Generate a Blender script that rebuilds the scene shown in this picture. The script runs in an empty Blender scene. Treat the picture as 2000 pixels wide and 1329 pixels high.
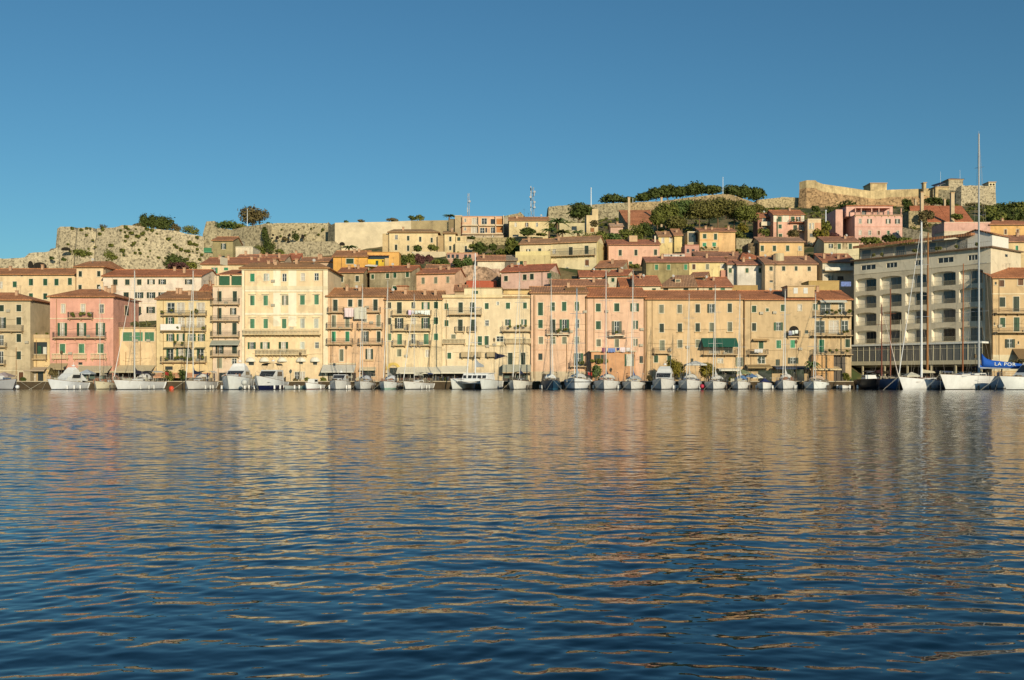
import bpy, math, random
import numpy as np
from mathutils import Vector
R = math.radians
SC = bpy.context.scene
COL = SC.collection
# ------------------------------------------------------------------ camera, sky, sun, exposure
F = 1940.0; HZ = 736.0; CH = 2.3            # focal length and horizon in photo pixels, eye height in metres
cam = bpy.data.objects.new('camera', bpy.data.cameras.new('camera')); COL.objects.link(cam)
cam.location = (0, 0, CH); cam.rotation_euler = (R(90), 0, 0)
cam.data.sensor_width = 36; cam.data.lens = 36 * F / 2000
cam.data.shift_y = (HZ - 664.5) / 2000
cam.data.clip_start = 0.5; cam.data.clip_end = 20000
SC.camera = cam
SUN_AZ, SUN_EL = 21, 15                     # sun behind the camera, to its right
w = bpy.data.worlds.new('World'); SC.world = w; w.use_nodes = True
nt = w.node_tree; bg = nt.nodes['Background']
sky = nt.nodes.new('ShaderNodeTexSky'); sky.sky_type = 'NISHITA'; sky.sun_disc = False
sky.sun_elevation = R(SUN_EL); sky.sun_rotation = R(180 - SUN_AZ)
sky.air_density = 1.0; sky.dust_density = 0.35; sky.ozone_density = 3.0; sky.altitude = 0
vm = nt.nodes.new('ShaderNodeVectorMath'); vm.operation = 'MULTIPLY'; vm.inputs[1].default_value = (.57, .958, 1.02)
nt.links.new(sky.outputs[0], vm.inputs[0]); nt.links.new(vm.outputs[0], bg.inputs[0]); bg.inputs[1].default_value = 0.084
sd = bpy.data.lights.new('sun', 'SUN'); sd.energy = 4.6; sd.angle = R(0.5); sd.color = (1.0, 0.80, 0.52)
sun = bpy.data.objects.new('sun', sd); COL.objects.link(sun)
sv = Vector((math.sin(R(SUN_AZ)) * math.cos(R(SUN_EL)), -math.cos(R(SUN_AZ)) * math.cos(R(SUN_EL)), math.sin(R(SUN_EL))))
sun.rotation_euler = sv.to_track_quat('Z', 'Y').to_euler(); sun.location = (60, -60, 60)
SC.view_settings.view_transform = 'Standard'; SC.view_settings.look = 'None'
SC.view_settings.exposure = 0.0; SC.view_settings.gamma = 1
SC.view_settings.use_curve_mapping = False
# ------------------------------------------------------------------ helpers
def lin(h, k=1.0):
    h = h.lstrip('#'); o = []
    for i in (0, 2, 4):
        c = int(h[i:i+2], 16) / 255
        o.append((c / 12.92 if c < .04045 else ((c + .055) / 1.055) ** 2.4) * k)
    return o
LIT = (1.29, 1.10, 0.82)
def alb(h):                                   # photographed sunlit colour -> albedo
    c = lin(h); return tuple(min(.82, max(.01, c[i] / LIT[i])) for i in range(3))
def nd(t, kind, **kw):
    n = t.nodes.new(kind)
    for k, v in kw.items(): setattr(n, k, v)
    return n
MATS = {}
def mat(key, col, rough=.85, noise=0, nscale=1.0, bump=0, bscale=8., spec=.3, metal=0, dirt=0, ribs=0, cell=0, streak=0, patch=0):
    if key in MATS: return MATS[key]
    m = bpy.data.materials.new(key); m.use_nodes = True; t = m.node_tree; p = t.nodes['Principled BSDF']
    p.inputs['Roughness'].default_value = rough; p.inputs['Metallic'].default_value = metal
    p.inputs['Specular IOR Level'].default_value = spec
    base = nd(t, 'ShaderNodeRGB'); base.outputs[0].default_value = (*col, 1); cur = base.outputs[0]
    tc = nd(t, 'ShaderNodeTexCoord')
    def mul(fac_socket, lo, hi, a=0.0, b=1.0):
        nonlocal cur
        mr = nd(t, 'ShaderNodeMapRange'); t.links.new(fac_socket, mr.inputs[0])
        mr.inputs[1].default_value = a; mr.inputs[2].default_value = b
        mr.inputs[3].default_value = lo; mr.inputs[4].default_value = hi
        vm = nd(t, 'ShaderNodeVectorMath', operation='SCALE'); t.links.new(cur, vm.inputs[0]); t.links.new(mr.outputs[0], vm.inputs[3])
        cur = vm.outputs[0]
    hsock = None
    if noise:
        n = nd(t, 'ShaderNodeTexNoise'); n.inputs['Scale'].default_value = nscale; n.inputs['Detail'].default_value = 6
        n.inputs['Roughness'].default_value = .65
        t.links.new(tc.outputs['Object'], n.inputs['Vector']); mul(n.outputs[0], 1 - noise, 1 + noise, .3, .7)
    if streak:
        mp = nd(t, 'ShaderNodeMapping'); mp.inputs['Scale'].default_value = (1.3, 1.3, .12); t.links.new(tc.outputs['Object'], mp.inputs[0])
        n = nd(t, 'ShaderNodeTexNoise'); n.inputs['Scale'].default_value = 1.0; n.inputs['Detail'].default_value = 4
        t.links.new(mp.outputs[0], n.inputs['Vector']); mul(n.outputs[0], 1 - streak, 1.04, .35, .6)
    if dirt:
        n = nd(t, 'ShaderNodeTexNoise'); n.inputs['Scale'].default_value = .23; n.inputs['Detail'].default_value = 8; n.inputs['Roughness'].default_value = .7
        t.links.new(tc.outputs['Object'], n.inputs['Vector']); mul(n.outputs[0], 1 - dirt, 1.05, .38, .6)
    if patch:                                   # repaired and peeling plaster, rising damp near the base
        n = nd(t, 'ShaderNodeTexNoise'); n.inputs['Scale'].default_value = .33; n.inputs['Detail'].default_value = 9; n.inputs['Roughness'].default_value = .6; n.inputs['Distortion'].default_value = .6
        oi = nd(t, 'ShaderNodeObjectInfo'); va = nd(t, 'ShaderNodeVectorMath', operation='ADD'); t.links.new(tc.outputs['Object'], va.inputs[0]); t.links.new(oi.outputs['Location'], va.inputs[1])
        t.links.new(va.outputs[0], n.inputs['Vector']); mul(n.outputs[0], 1.0, .86, .575, .60)
        n = nd(t, 'ShaderNodeTexNoise'); n.inputs['Scale'].default_value = .5; n.inputs['Detail'].default_value = 7; t.links.new(va.outputs[0], n.inputs['Vector'])
        sx = nd(t, 'ShaderNodeSeparateXYZ'); t.links.new(tc.outputs['Object'], sx.inputs[0]); ma = nd(t, 'ShaderNodeMath', operation='MULTIPLY_ADD'); t.links.new(n.outputs[0], ma.inputs[0]); ma.inputs[1].default_value = -9.0; t.links.new(sx.outputs[2], ma.inputs[2])
        mul(ma.outputs[0], .84, 1.0, -3.6, -.6)
    if cell:
        v = nd(t, 'ShaderNodeTexVoronoi'); v.inputs['Scale'].default_value = cell
        t.links.new(tc.outputs['Object'], v.inputs['Vector']); mul(v.outputs['Distance'], 1.1, .78, .1, .75)
        n2 = nd(t, 'ShaderNodeTexNoise'); n2.inputs['Scale'].default_value = cell * .8; n2.inputs['Detail'].default_value = 5
        t.links.new(tc.outputs['Object'], n2.inputs['Vector']); mul(n2.outputs[0], .5, 1.14, .38, .5)
    if ribs:
        wv = nd(t, 'ShaderNodeTexWave'); wv.bands_direction = 'X'; wv.inputs['Scale'].default_value = ribs
        wv.inputs['Distortion'].default_value = .6; t.links.new(tc.outputs['Object'], wv.inputs['Vector']); mul(wv.outputs['Fac'], .72, 1.12)
        n2 = nd(t, 'ShaderNodeTexNoise'); n2.inputs['Scale'].default_value = 3.5; n2.inputs['Detail'].default_value = 2
        t.links.new(tc.outputs['Object'], n2.inputs['Vector']); mul(n2.outputs[0], .7, 1.25, .35, .65)
        hsock = wv.outputs['Fac']
    t.links.new(cur, p.inputs['Base Color'])
    if bump or ribs:
        b = nd(t, 'ShaderNodeBump'); b.inputs['Strength'].default_value = bump or .5; b.inputs['Distance'].default_value = .12
        if hsock is None:
            n = nd(t, 'ShaderNodeTexNoise'); n.inputs['Scale'].default_value = bscale; n.inputs['Detail'].default_value = 5
            t.links.new(tc.outputs['Object'], n.inputs['Vector']); hsock = n.outputs[0]
        t.links.new(hsock, b.inputs['Height']); t.links.new(b.outputs[0], p.inputs['Normal'])
    MATS[key] = m; return m
def mixh(h, k=.14, to=(238, 200, 152)):
    h = h.lstrip('#'); return '#' + ''.join('%02x' % int(int(h[i:i+2], 16) * (1 - k) + to[j] * k) for j, i in enumerate((0, 2, 4)))
def wallm(h, dirty=.12): return mat('plaster_%s_%d' % (h, dirty * 100), alb(mixh(h)), .9, patch=1, noise=.05, nscale=.9, bump=.2, bscale=3, dirt=dirty, streak=dirty * .5)
def stonem(h): return mat('stone_' + h, alb(h), .95, noise=.16, nscale=.35, bump=.5, bscale=1.5, cell=1.7, dirt=.2)
def paint(h, rough=.5): return mat('paint_' + h, alb(h), rough, noise=.08, nscale=2.)
def roofm(h): return mat('roof_tiles_' + h, tuple(min(.8, c * k) for c, k in zip(alb(mixh(h, .32, (172, 128, 86))), (1.45, 1.62, 1.62))), .9, noise=.16, nscale=.6, ribs=.9, dirt=.25)
glass = mat('window_glass', (.03, .035, .04), .12, spec=.6)
glassb = mat('glass_panel', (.13, .14, .145), .15, spec=.6)
curtain = mat('curtain', (.42, .40, .36), .5, noise=.2, nscale=3)
iron = mat('iron', (.09, .08, .07), .6)
surr = mat('window_surround', (.60, .56, .45), .85)
SH = {'G': '#2c5236', 'B': '#38875a', 'Y': '#7d7b5e', 'N': '#6a4429', 'P': '#c3bfa4', 'D': '#2b3b2c', 'T': '#4f7a55'}
def shm(k):
    v = rng.choice((0, 0, 1, 2)); return mat('shutter_%s%d' % (k, v), tuple(c * (1, .72, 1.3)[v] for c in alb(SH[k])), .6, noise=.18, nscale=3)

class MB:
    def __init__(s): s.v = []; s.f = []
    def quad(s, *p):
        i = len(s.v); s.v += [tuple(q) for q in p]; s.f.append(tuple(range(i, i + len(p)))); return s
    def box(s, x0, x1, y0, y1, z0, z1):
        i = len(s.v)
        s.v += [(x0,y0,z0),(x1,y0,z0),(x1,y1,z0),(x0,y1,z0),(x0,y0,z1),(x1,y0,z1),(x1,y1,z1),(x0,y1,z1)]
        s.f += [(i,i+3,i+2,i+1),(i+4,i+5,i+6,i+7),(i,i+1,i+5,i+4),(i+1,i+2,i+6,i+5),(i+2,i+3,i+7,i+6),(i+3,i,i+4,i+7)]
        return s
    def cyl(s, a, b, r0, r1=None, n=6):
        r1 = r0 if r1 is None else r1
        a = Vector(a); b = Vector(b); d = (b - a).normalized()
        u = d.cross(Vector((0, 0, 1)) if abs(d.z) < .9 else Vector((1, 0, 0))).normalized(); v = d.cross(u)
        i = len(s.v)
        for c, r in ((a, r0), (b, r1)):
            for k in range(n):
                t = 2 * math.pi * k / n; s.v.append(tuple(c + u * (r * math.cos(t)) + v * (r * math.sin(t))))
        for k in range(n): s.f.append((i + k, i + (k+1) % n, i + n + (k+1) % n, i + n + k))
        s.f.append(tuple(i + k for k in range(n))[::-1]); s.f.append(tuple(i + n + k for k in range(n)))
        return s
    def tube(s, pts, r, n=5):
        for a, b in zip(pts, pts[1:]): s.cyl(a, b, r, r, n)
        return s
    def loft(s, rings, close=True, cap=True):
        i = len(s.v); n = len(rings[0])
        for r in rings: s.v += [tuple(p) for p in r]
        m = n if close else n - 1
        for a in range(len(rings) - 1):
            for k in range(m):
                s.f.append((i + a*n + k, i + a*n + (k+1) % n, i + (a+1)*n + (k+1) % n, i + (a+1)*n + k))
        if cap:
            s.f.append(tuple(i + k for k in range(n))[::-1]); s.f.append(tuple(i + (len(rings)-1)*n + k for k in range(n)))
        return s
    def prism(s, poly, y0, y1):                 # poly of (x, z), extruded along y
        n = len(poly)
        return s.loft([[(x, y0, z) for x, z in poly], [(x, y1, z) for x, z in poly]])
    def ball(s, c, rx, ry, rz, n=8, m=6, half=False):
        rings = []
        for a in range(m + 1):
            t = (math.pi / (2 if half else 1)) * a / m
            rr = max(math.sin(t), .02); rings.append([(c[0] + rx*rr*math.cos(2*math.pi*k/n), c[1] + ry*rr*math.sin(2*math.pi*k/n), c[2] + rz*math.cos(t)) for k in range(n)])
        return s.loft(rings)
    def build(s, name, m, parent=None, loc=None, smooth=False):
        me = bpy.data.meshes.new(name); me.from_pydata(s.v, [], s.f)
        for x in (m if isinstance(m, list) else [m]): me.materials.append(x)
        me.update()
        if smooth: me.polygons.foreach_set('use_smooth', [True] * len(me.polygons))
        o = bpy.data.objects.new(name, me); COL.objects.link(o)
        if parent is not None: o.parent = parent
        if loc is not None: o.location = loc
        return o
def tag(o, label=None, cat=None, group=None, kind=None):
    if label: o['label'] = label
    if cat: o['category'] = cat
    if group: o['group'] = group
    if kind: o['kind'] = kind
    return o
def thing(name, label, cat, loc, group=None, rz=0):
    o = bpy.data.objects.new(name, None); COL.objects.link(o); o.location = loc; o.rotation_euler = (0, 0, rz)
    o.empty_display_size = .5
    return tag(o, label, cat, group)
def copy_tree(o, parent=None):
    c = o.copy(); COL.objects.link(c)
    if parent is not None: c.parent = parent
    for ch in list(o.children): copy_tree(ch, c)
    return c
def W(px, py, Y): return Vector(((px - 1000) * Y / F, Y, CH + (HZ - py) * Y / F))
VW = {'A': (0,480,4.43), 'B': (300,480,4.43), 'C': (630,480,4.432), 'D': (850,480,4.432), 'E': (1020,480,4.432), 'F': (1240,480,4.43),
      'G': (1440,480,4.43), 'H': (1640,430,3.797), 'a': (0,400,8), 'b': (230,390,7.816), 'c': (460,390,7.816), 'd': (690,390,7.816),
      'e': (860,350,7.816), 'f': (1060,340,7.816), 'g': (1280,380,7.385), 'h': (1440,380,7.385), 'i': (1540,330,7.816), 'j': (1750,330,7.816), 'p': (0, 0, 1)}
QZ = 1.3
rng = random.Random(7)

class House:
    """a house front at depth Y; coordinates are sizes read off the photograph and turned into metres at that depth"""
    def __init__(s, view, x0, x1, ye, Y, D, label, wall, yb=None, name='house', cat='house', wins=(), side=(), roof=None, top=None, trim=None, stone=False, dirty=.12, rec=.2, rot=0):
        s.o = VW[view]; s.Y = Y; s.D = D
        s.px = lambda x: s.o[0] + x / s.o[2]; s.py = lambda y: s.o[1] + y / s.o[2]
        zb = QZ if yb is None else W(0, s.py(yb), Y).z
        xc = W((s.px(x0) + s.px(x1)) / 2, 0, Y).x
        s.org = Vector((xc, Y, zb)); s.t = thing(name, label, cat, s.org)
        s.X0, s.X1 = s.lx(x0), s.lx(x1); s.Zt = s.lz(ye); s.zb = -7.0 if yb is not None else 0.0
        s.surr = trim or surr
        wm = stonem(wall) if stone else wallm(wall, dirty)
        s.wm = wm; holes = []
        for r in wins:
            ty, xs, y0, y1, ww = r[:5]; ck = r[5] if len(r) > 5 else 'G'
            for x in xs:
                zz0, zz1 = s.lz(y1), s.lz(y0); xx = s.lx(x); hw = ww * s.sc / 2
                holes.append((xx - hw, xx + hw, zz0, zz1, ty, ck))
        s.holes = holes
        s.rd = D / 2; s.gable = 0
        if roof: s.rd = roof.get('d', D / 2)
        b = MB(); s.facade(b, rec)
        X0, X1, Z0, Z1 = s.X0, s.X1, s.zb, s.Zt
        gz = None
        if roof and roof.get('t', 'g') == 'g':
            gz = s.lz(roof['y'], s.rd) - .12
        for X in (X0, X1):
            if gz and X == (X0 if False else X):
                b.quad((X, 0, Z0), (X, 0, Z1), (X, s.rd, gz), (X, D, Z1), (X, D, Z0))
            else: b.quad((X, 0, Z0), (X, 0, Z1), (X, D, Z1), (X, D, Z0))
        b.quad((X0, D, Z0), (X1, D, Z0), (X1, D, Z1), (X0, D, Z1))
        b.quad((X0, 0, Z1), (X1, 0, Z1), (X1, D, Z1), (X0, D, Z1))
        s.wall = b.build('wall', wm, s.t)
        for h in holes: s.window(*h)
        for (ty, x, y0, y1, ww, *ck) in side: s.sidewin(ty, x, y0, y1, ww, ck[0] if ck else 'G')
        s.roofo = None
        if roof: s.roof(roof)
        if rot: s.t.rotation_euler.z = R(rot); s.t.scale.x = 1 / math.cos(R(rot))
        if yb is None: s.fittings()
    def fittings(s):
        rg = random.Random(int(s.org.x * 10)); wn = [h for h in s.holes if h[3] - h[2] < 3 and h[2] > 4]
        for h in rg.sample(wn, min(len(wn), 3)):
            x = h[1] + rg.uniform(.5, .9); z = h[2] - rg.uniform(.1, .5)
            if x + .5 < s.X1: b = MB(); b.box(x, x + .75, -.32, -.04, z, z + .5); b.box(x + .1, x + .15, -.2, -.003, z - .12, z - .002); b.box(x + .6, x + .65, -.2, -.003, z - .12, z - .002); b.build('air_conditioner', paint('#b8a98a'), s.t)
        for k in range(2):
            z = rg.uniform(.18, .8) * s.Zt; n = 8; a, c = s.X0 + rg.uniform(0, 3), s.X1 - rg.uniform(0, 3); b = MB()
            b.tube([(a + (c - a) * i / n, -.05, z + .12 * math.cos(i * 1.7)) for i in range(n + 1)], .022, 3); b.build('cable', mat('cable', (.10, .08, .06), .8), s.t)
        x = s.X0 + .5 + rg.random(); b = MB(); b.cyl((x, -.09, .1), (x, -.09, s.Zt - .4), .055, n=5); b.build('drainpipe', paint('#a07c50'), s.t)
    @property
    def sc(s): return s.Y / F / s.o[2]
    def lx(s, x, d=0): return (s.px(x) - 1000) * (s.Y + d) / F - s.org.x
    def lz(s, y, d=0): return CH + (HZ - s.py(y)) * (s.Y + d) / F - s.org.z
    def facade(s, b, rec):
        X0, X1, Z0, Z1 = s.X0, s.X1, s.zb, s.Zt
        hs = [(max(h[0], X0 + .05), min(h[1], X1 - .05), max(h[2], Z0 + .02), min(h[3], Z1 - .05)) for h in s.holes if h[4] != 'x']
        hs = [h for h in hs if h[1] > h[0] and h[3] > h[2]]
        xs = sorted({X0, X1, *[h[0] for h in hs], *[h[1] for h in hs]}); zs = sorted({Z0, Z1, *[h[2] for h in hs], *[h[3] for h in hs]})
        for z0, z1 in zip(zs, zs[1:]):
            run = None
            for x0, x1 in zip(xs, xs[1:]):
                cx, cz = (x0 + x1) / 2, (z0 + z1) / 2
                inside = any(h[0] < cx < h[1] and h[2] < cz < h[3] for h in hs)
                if inside:
                    if run is not None: b.quad((run, 0, z0), (x0, 0, z0), (x0, 0, z1), (run, 0, z1)); run = None
                elif run is None: run = x0
            if run is not None: b.quad((run, 0, z0), (X1, 0, z0), (X1, 0, z1), (run, 0, z1))
        for h in hs:
            b.quad((h[0],0,h[2]),(h[0],rec,h[2]),(h[0],rec,h[3]),(h[0],0,h[3])); b.quad((h[1],0,h[2]),(h[1],0,h[3]),(h[1],rec,h[3]),(h[1],rec,h[2]))
            b.quad((h[0],0,h[2]),(h[1],0,h[2]),(h[1],rec,h[2]),(h[0],rec,h[2])); b.quad((h[0],0,h[3]),(h[0],rec,h[3]),(h[1],rec,h[3]),(h[1],0,h[3]))
            b.quad((h[0],rec,h[2]),(h[1],rec,h[2]),(h[1],rec,h[3]),(h[0],rec,h[3]))
    def window(s, x0, x1, z0, z1, ty, ck):
        f = MB(); e = .13
        if ty != 'k':
            f.box(x0 - e, x0, -.035, .02, z0, z1); f.box(x1, x1 + e, -.035, .02, z0, z1)
            f.box(x0 - e, x1 + e, -.035, .02, z1, z1 + e)
        f.box(x0 - e - .05, x1 + e + .05, -.10, .03, z0 - .13, z0)
        wo = f.build('window', s.surr, s.t)
        s.fill(wo, x0, x1, z0, z1, ty, ck)
    def leaf(s, x0, x1, z0, z1, y):
        m = MB(); fr = .07
        m.box(x0, x0 + fr, y, y + .045, z0, z1); m.box(x1 - fr, x1, y, y + .045, z0, z1)
        m.box(x0 + fr, x1 - fr, y, y + .045, z0, z0 + fr); m.box(x0 + fr, x1 - fr, y, y + .045, z1 - fr, z1)
        zm = (z0 + z1) / 2; m.box(x0 + fr, x1 - fr, y, y + .045, zm - .04, zm + .04)
        n = max(3, int((z1 - z0) / .16)); h = (z1 - z0) / n
        for k in range(n):
            za = z0 + k * h
            m.quad((x0 + fr, y + .012, za), (x1 - fr, y + .012, za), (x1 - fr, y + .04, za + h), (x0 + fr, y + .04, za + h))
        return m
    def fill(s, wo, x0, x1, z0, z1, ty, ck):
        c = (x0 + x1) / 2; g = .012
        if ty == 'c':
            ajar = rng.random()
            s.leaf(x0 + g, c - g, z0 + g, z1 - g, .03).build('shutter', shm(ck), wo)
            s.leaf(c + g, x1 - g, z0 + g, z1 - g, .03).build('shutter', shm(ck), wo)
            return
        if ty == 's':
            m = MB(); m.box(x0 + g, x1 - g, .02, .06, z0 + g, z1 - g)
            for k in range(1, int((x1 - x0) / .35)): m.box(x0 + k*.35, x0 + k*.35 + .03, .005, .02, z0 + g, z1 - g)
            m.build('roller_blind', shm(ck), wo); return
        if ty == 'o':
            lw = (x1 - x0) / 2
            s.leaf(x0 - lw - .02, x0 - .02, z0, z1, -.09).build('shutter', shm(ck), wo)
            s.leaf(x1 + .02, x1 + lw + .02, z0, z1, -.09).build('shutter', shm(ck), wo)
        if ty == 'h':
            s.leaf(x0 + g, c - g, z0 + g, z1 - g, .03).build('shutter', shm(ck), wo)
            lw = (x1 - x0) / 2; s.leaf(x1 + .02, x1 + lw + .02, z0, z1, -.09).build('shutter', shm(ck), wo)
        p = MB(); p.box(x0 + .01, x1 - .01, .15, .18, z0 + .01, z1 - .01)
        p.build('pane', glass if (ty == 'k' or rng.random() < .6) else curtain, wo)
        if ty != 'k':
            q = MB(); e = .07
            q.box(x0 + .01, x0 + e, .10, .145, z0 + .01, z1 - .01); q.box(x1 - e, x1 - .01, .10, .145, z0 + .01, z1 - .01)
            q.box(c - .04, c + .04, .10, .145, z0 + .01, z1 - .01)
            q.box(x0 + e, c - .04, .105, .14, z1 - e, z1 - .01); q.box(c + .04, x1 - e, .105, .14, z1 - e, z1 - .01)
            q.box(x0 + e, c - .04, .105, .14, z0 + (z1-z0)*.55, z0 + (z1-z0)*.55 + .05); q.box(c + .04, x1 - e, .105, .14, z0 + (z1-z0)*.55, z0 + (z1-z0)*.55 + .05)
            q.build('sash', paint('#f2ead2'), wo)
    def sidewin(s, ty, x, y0, y1, ww, ck):     # on the wall that faces the middle of the harbour
        XW = s.X1 if s.org.x < 0 else s.X0; sg = 1 if s.org.x < 0 else -1
        wx = s.org.x + XW; d = wx * F / (s.px(x) - 1000) - s.Y
        z0, z1 = s.lz(y1, d), s.lz(y0, d); hw = ww
        f = MB(); f.box(min(XW, XW + sg*.05), max(XW, XW + sg*.05), d - hw/2 - .12, d + hw/2 + .12, z0 - .12, z1 + .12)
        wo = f.build('window', s.surr, s.t)
        a, b_ = sorted((XW + sg * .052, XW + sg * .09))
        m = MB(); m.box(a, b_, d - hw/2, d - .02, z0, z1); m.build('shutter', shm(ck), wo)
        m = MB(); m.box(a, b_, d + .02, d + hw/2, z0, z1); m.build('shutter', shm(ck), wo)
    def roof(s, r):
        ov, os_ = r.get('ov', .55), r.get('os', .3); X0, X1 = s.X0, s.X1; D = s.D; rd = s.rd; th = .16
        ze = s.Zt; zr = s.lz(r['y'], rd); m = roofm(r.get('c', '#b8683c'))
        sl = (zr - ze) / rd if rd else 0; b = MB()
        if r.get('t', 'g') == 'g':
            sb = (zr - ze) / max(D - rd, 1)
            for (ya, za, yb, zb) in ((-ov, ze - ov * sl + .05, rd, zr), (D + ov, ze - ov * sb + .05, rd, zr)):
                b.loft([[(X0 - os_, ya, za), (X1 + os_, ya, za), (X1 + os_, ya, za + th), (X0 - os_, ya, za + th)],
                        [(X0 - os_, yb, zb), (X1 + os_, yb, zb), (X1 + os_, yb, zb + th), (X0 - os_, yb, zb + th)]])
            b.box(X0 - os_, X1 + os_, rd - .15, rd + .15, zr + th - .03, zr + th + .1)
        else:
            a0, a1 = r.get('x', (None, None))
            a0 = X0 + rd if a0 is None else s.lx(a0, rd); a1 = X1 - rd if a1 is None else s.lx(a1, rd)
            zz = ze + .02; E = [(X0 - ov, -ov, zz), (X1 + ov, -ov, zz), (X1 + ov, D + ov, zz), (X0 - ov, D + ov, zz)]
            T = [(x, y, z + th) for x, y, z in E]; P = (a0, rd, zr + th); Q = (a1, rd, zr + th)
            b.quad(*E[::-1])
            for k in range(4): b.quad(E[k], E[(k+1) % 4], T[(k+1) % 4], T[k])
            b.quad(T[0], T[1], Q, P); b.quad(T[1], T[2], Q); b.quad(T[2], T[3], P, Q); b.quad(T[3], T[0], P)
        s.roofo = b.build('roof', m, s.t)
        e = MB(); e.box(X0 - (os_ if r.get('t', 'g') == 'g' else ov) + .02, X1 + (os_ if r.get('t', 'g') == 'g' else ov) - .02, -ov + .02, -.002, ze - .14 - (ov*sl if r.get('t','g')=='g' else 0)*.5, ze - .0 - (ov*sl if r.get('t','g')=='g' else 0)*.5)
        e.build('eaves', paint('#8a6238'), s.t)
        for k in range(r.get('ch', 1) + (rng.random() < .5)):
            x = rng.uniform(X0 + 1, X1 - 1); y = rd * rng.uniform(.35, .9); z = ze + (zr - ze) * y / rd
            c = MB(); hh = rng.uniform(.7, 1.3); c.box(x - .28, x + .28, y - .25, y + .25, z - .3, z + hh)
            c.box(x - .36, x + .36, y - .33, y + .33, z + hh + .12, z + hh + .2); c.box(x - .26, x - .16, y - .2, y + .2, z + hh, z + hh + .12); c.box(x + .16, x + .26, y - .2, y + .2, z + hh, z + hh + .12)
            c.build('chimney', wallm('#c89a70'), s.roofo)
        for k in range(r.get('an', 1) * 2):
            x = rng.uniform(X0 + 1, X1 - 1); y = rd * rng.uniform(.5, 1); z = ze + (zr - ze) * y / rd; hh = rng.uniform(1.6, 3)
            c = MB(); c.cyl((x, y, z), (x, y, z + hh), .025, .02, 4)
            for q in range(4): c.cyl((x - .35 + .04*q, y, z + hh - .12 * q), (x + .35 - .04*q, y, z + hh - .12 * q), .012, n=3)
            c.build('antenna', iron, s.roofo)
        if rng.random() < .3:
            x = rng.uniform(X0 + 1, X1 - 1); y = rd * .6; z = ze + (zr - ze) * .6; c = MB(); c.cyl((x, y, z), (x, y, z + .9), .03, n=4); c.cyl((x, y - .06, z + 1.0), (x + .05, y - .2, z + 1.05), .1, .33, 12); c.build('satellite_dish', paint('#b9b09c'), s.roofo)
    def balcony(s, x0, x1, ys, yr, st='r', dep=1.1, br=0, plants=0, col='#cfae7c'):
        X0, X1 = s.lx(x0), s.lx(x1); z = s.lz(ys); zr = s.lz(yr); b = MB()
        b.box(X0, X1, -dep, -.003, z - .16, z)
        n = br or max(2, int((X1 - X0) / 1.6))
        for k in range(n):
            x = X0 + .25 + (X1 - X0 - .5) * k / max(1, n - 1)
            b.loft([[(x-.09, -.004, z-.165), (x+.09, -.004, z-.165), (x+.09, -dep*.8, z-.165), (x-.09, -dep*.8, z-.165)],
                    [(x-.09, -.004, z-.62), (x+.09, -.004, z-.62), (x+.09, -.12, z-.62), (x-.09, -.12, z-.62)]])
        bo = b.build('balcony', wallm(col), s.t); r = MB(); zr = max(zr, z + .8)
        y0 = -dep + .05
        if st == 'r':
            n = max(3, int((X1 - X0) / .14))
            for k in range(n + 1):
                x = X0 + .04 + (X1 - X0 - .08) * k / n; r.box(x - .011, x + .011, y0 - .011, y0 + .011, z, zr)
            for k in range(1, 7):
                y = y0 + (dep - .1) * k / 7
                for x in (X0 + .04, X1 - .04): r.box(x - .011, x + .011, y - .011, y + .011, z, zr)
            r.box(X0, X1, y0 - .025, y0 + .025, zr, zr + .045)
            for x in (X0 + .04, X1 - .04): r.box(x - .025, x + .025, y0 + .03, -.004, zr, zr + .045)
            r.build('railing', iron, bo)
        elif st in 'bt':
            n = max(3, int((X1 - X0) / .28))
            for k in range(n + 1):
                x = X0 + .1 + (X1 - X0 - .2) * k / n; r.cyl((x, y0 + .05, z), (x, y0 + .05, z + (zr-z)*.5), .09, .06, 6); r.cyl((x, y0 + .05, z + (zr-z)*.5), (x, y0 + .05, zr), .06, .08, 6)
            r.box(X0, X1, y0 - .05, y0 + .15, zr, zr + .12); r.build('balustrade', wallm('#e8cf9c', .1), bo)
        else:
            c = {'s': wallm(col), 'w': paint('#f5ecd8'), 'g': paint('#a59d80')}[st]
            r.box(X0, X1, y0 - .03, y0 + .05, z + .003, zr)
            for x in (X0 + .002, X1 - .062): r.box(x, x + .06, y0 + .052, -.004, z + .003, zr)
            r.build('parapet', c, bo)
        if plants:
            for k in range(plants):
                x = rng.uniform(X0 + .3, X1 - .3); p = MB(); leaves(p, (x, y0 - .05, z + rng.uniform(.5, 1.)), (.45, .25, .35), 60, .16, rng); p.build('potted_plant', leafm('m'), bo)
        return bo
    def awning(s, x0, x1, y0, y1, proj=2.2, col='#e0cfa8', val=.25):
        X0, X1 = s.lx(x0), s.lx(x1); z1 = s.lz(y0); z0 = s.lz(y1, -proj); b = MB()
        b.loft([[(X0, -.01, z1), (X1, -.01, z1), (X1, -.01, z1 - .06), (X0, -.01, z1 - .06)], [(X0, -proj, z0 + val), (X1, -proj, z0 + val), (X1, -proj, z0 + val - .05), (X0, -proj, z0 + val - .05)]])
        b.box(X0, X1, -proj - .02, -proj, z0, z0 + val)
        o = b.build('awning', paint(col, .9), s.t); q = MB()
        for x in (X0 + .1, X1 - .1): q.cyl((x, -.05, z0 - .1), (x, -proj + .02, z0 + val - .08), .025)
        q.build('awning_arm', iron, o)
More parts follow.
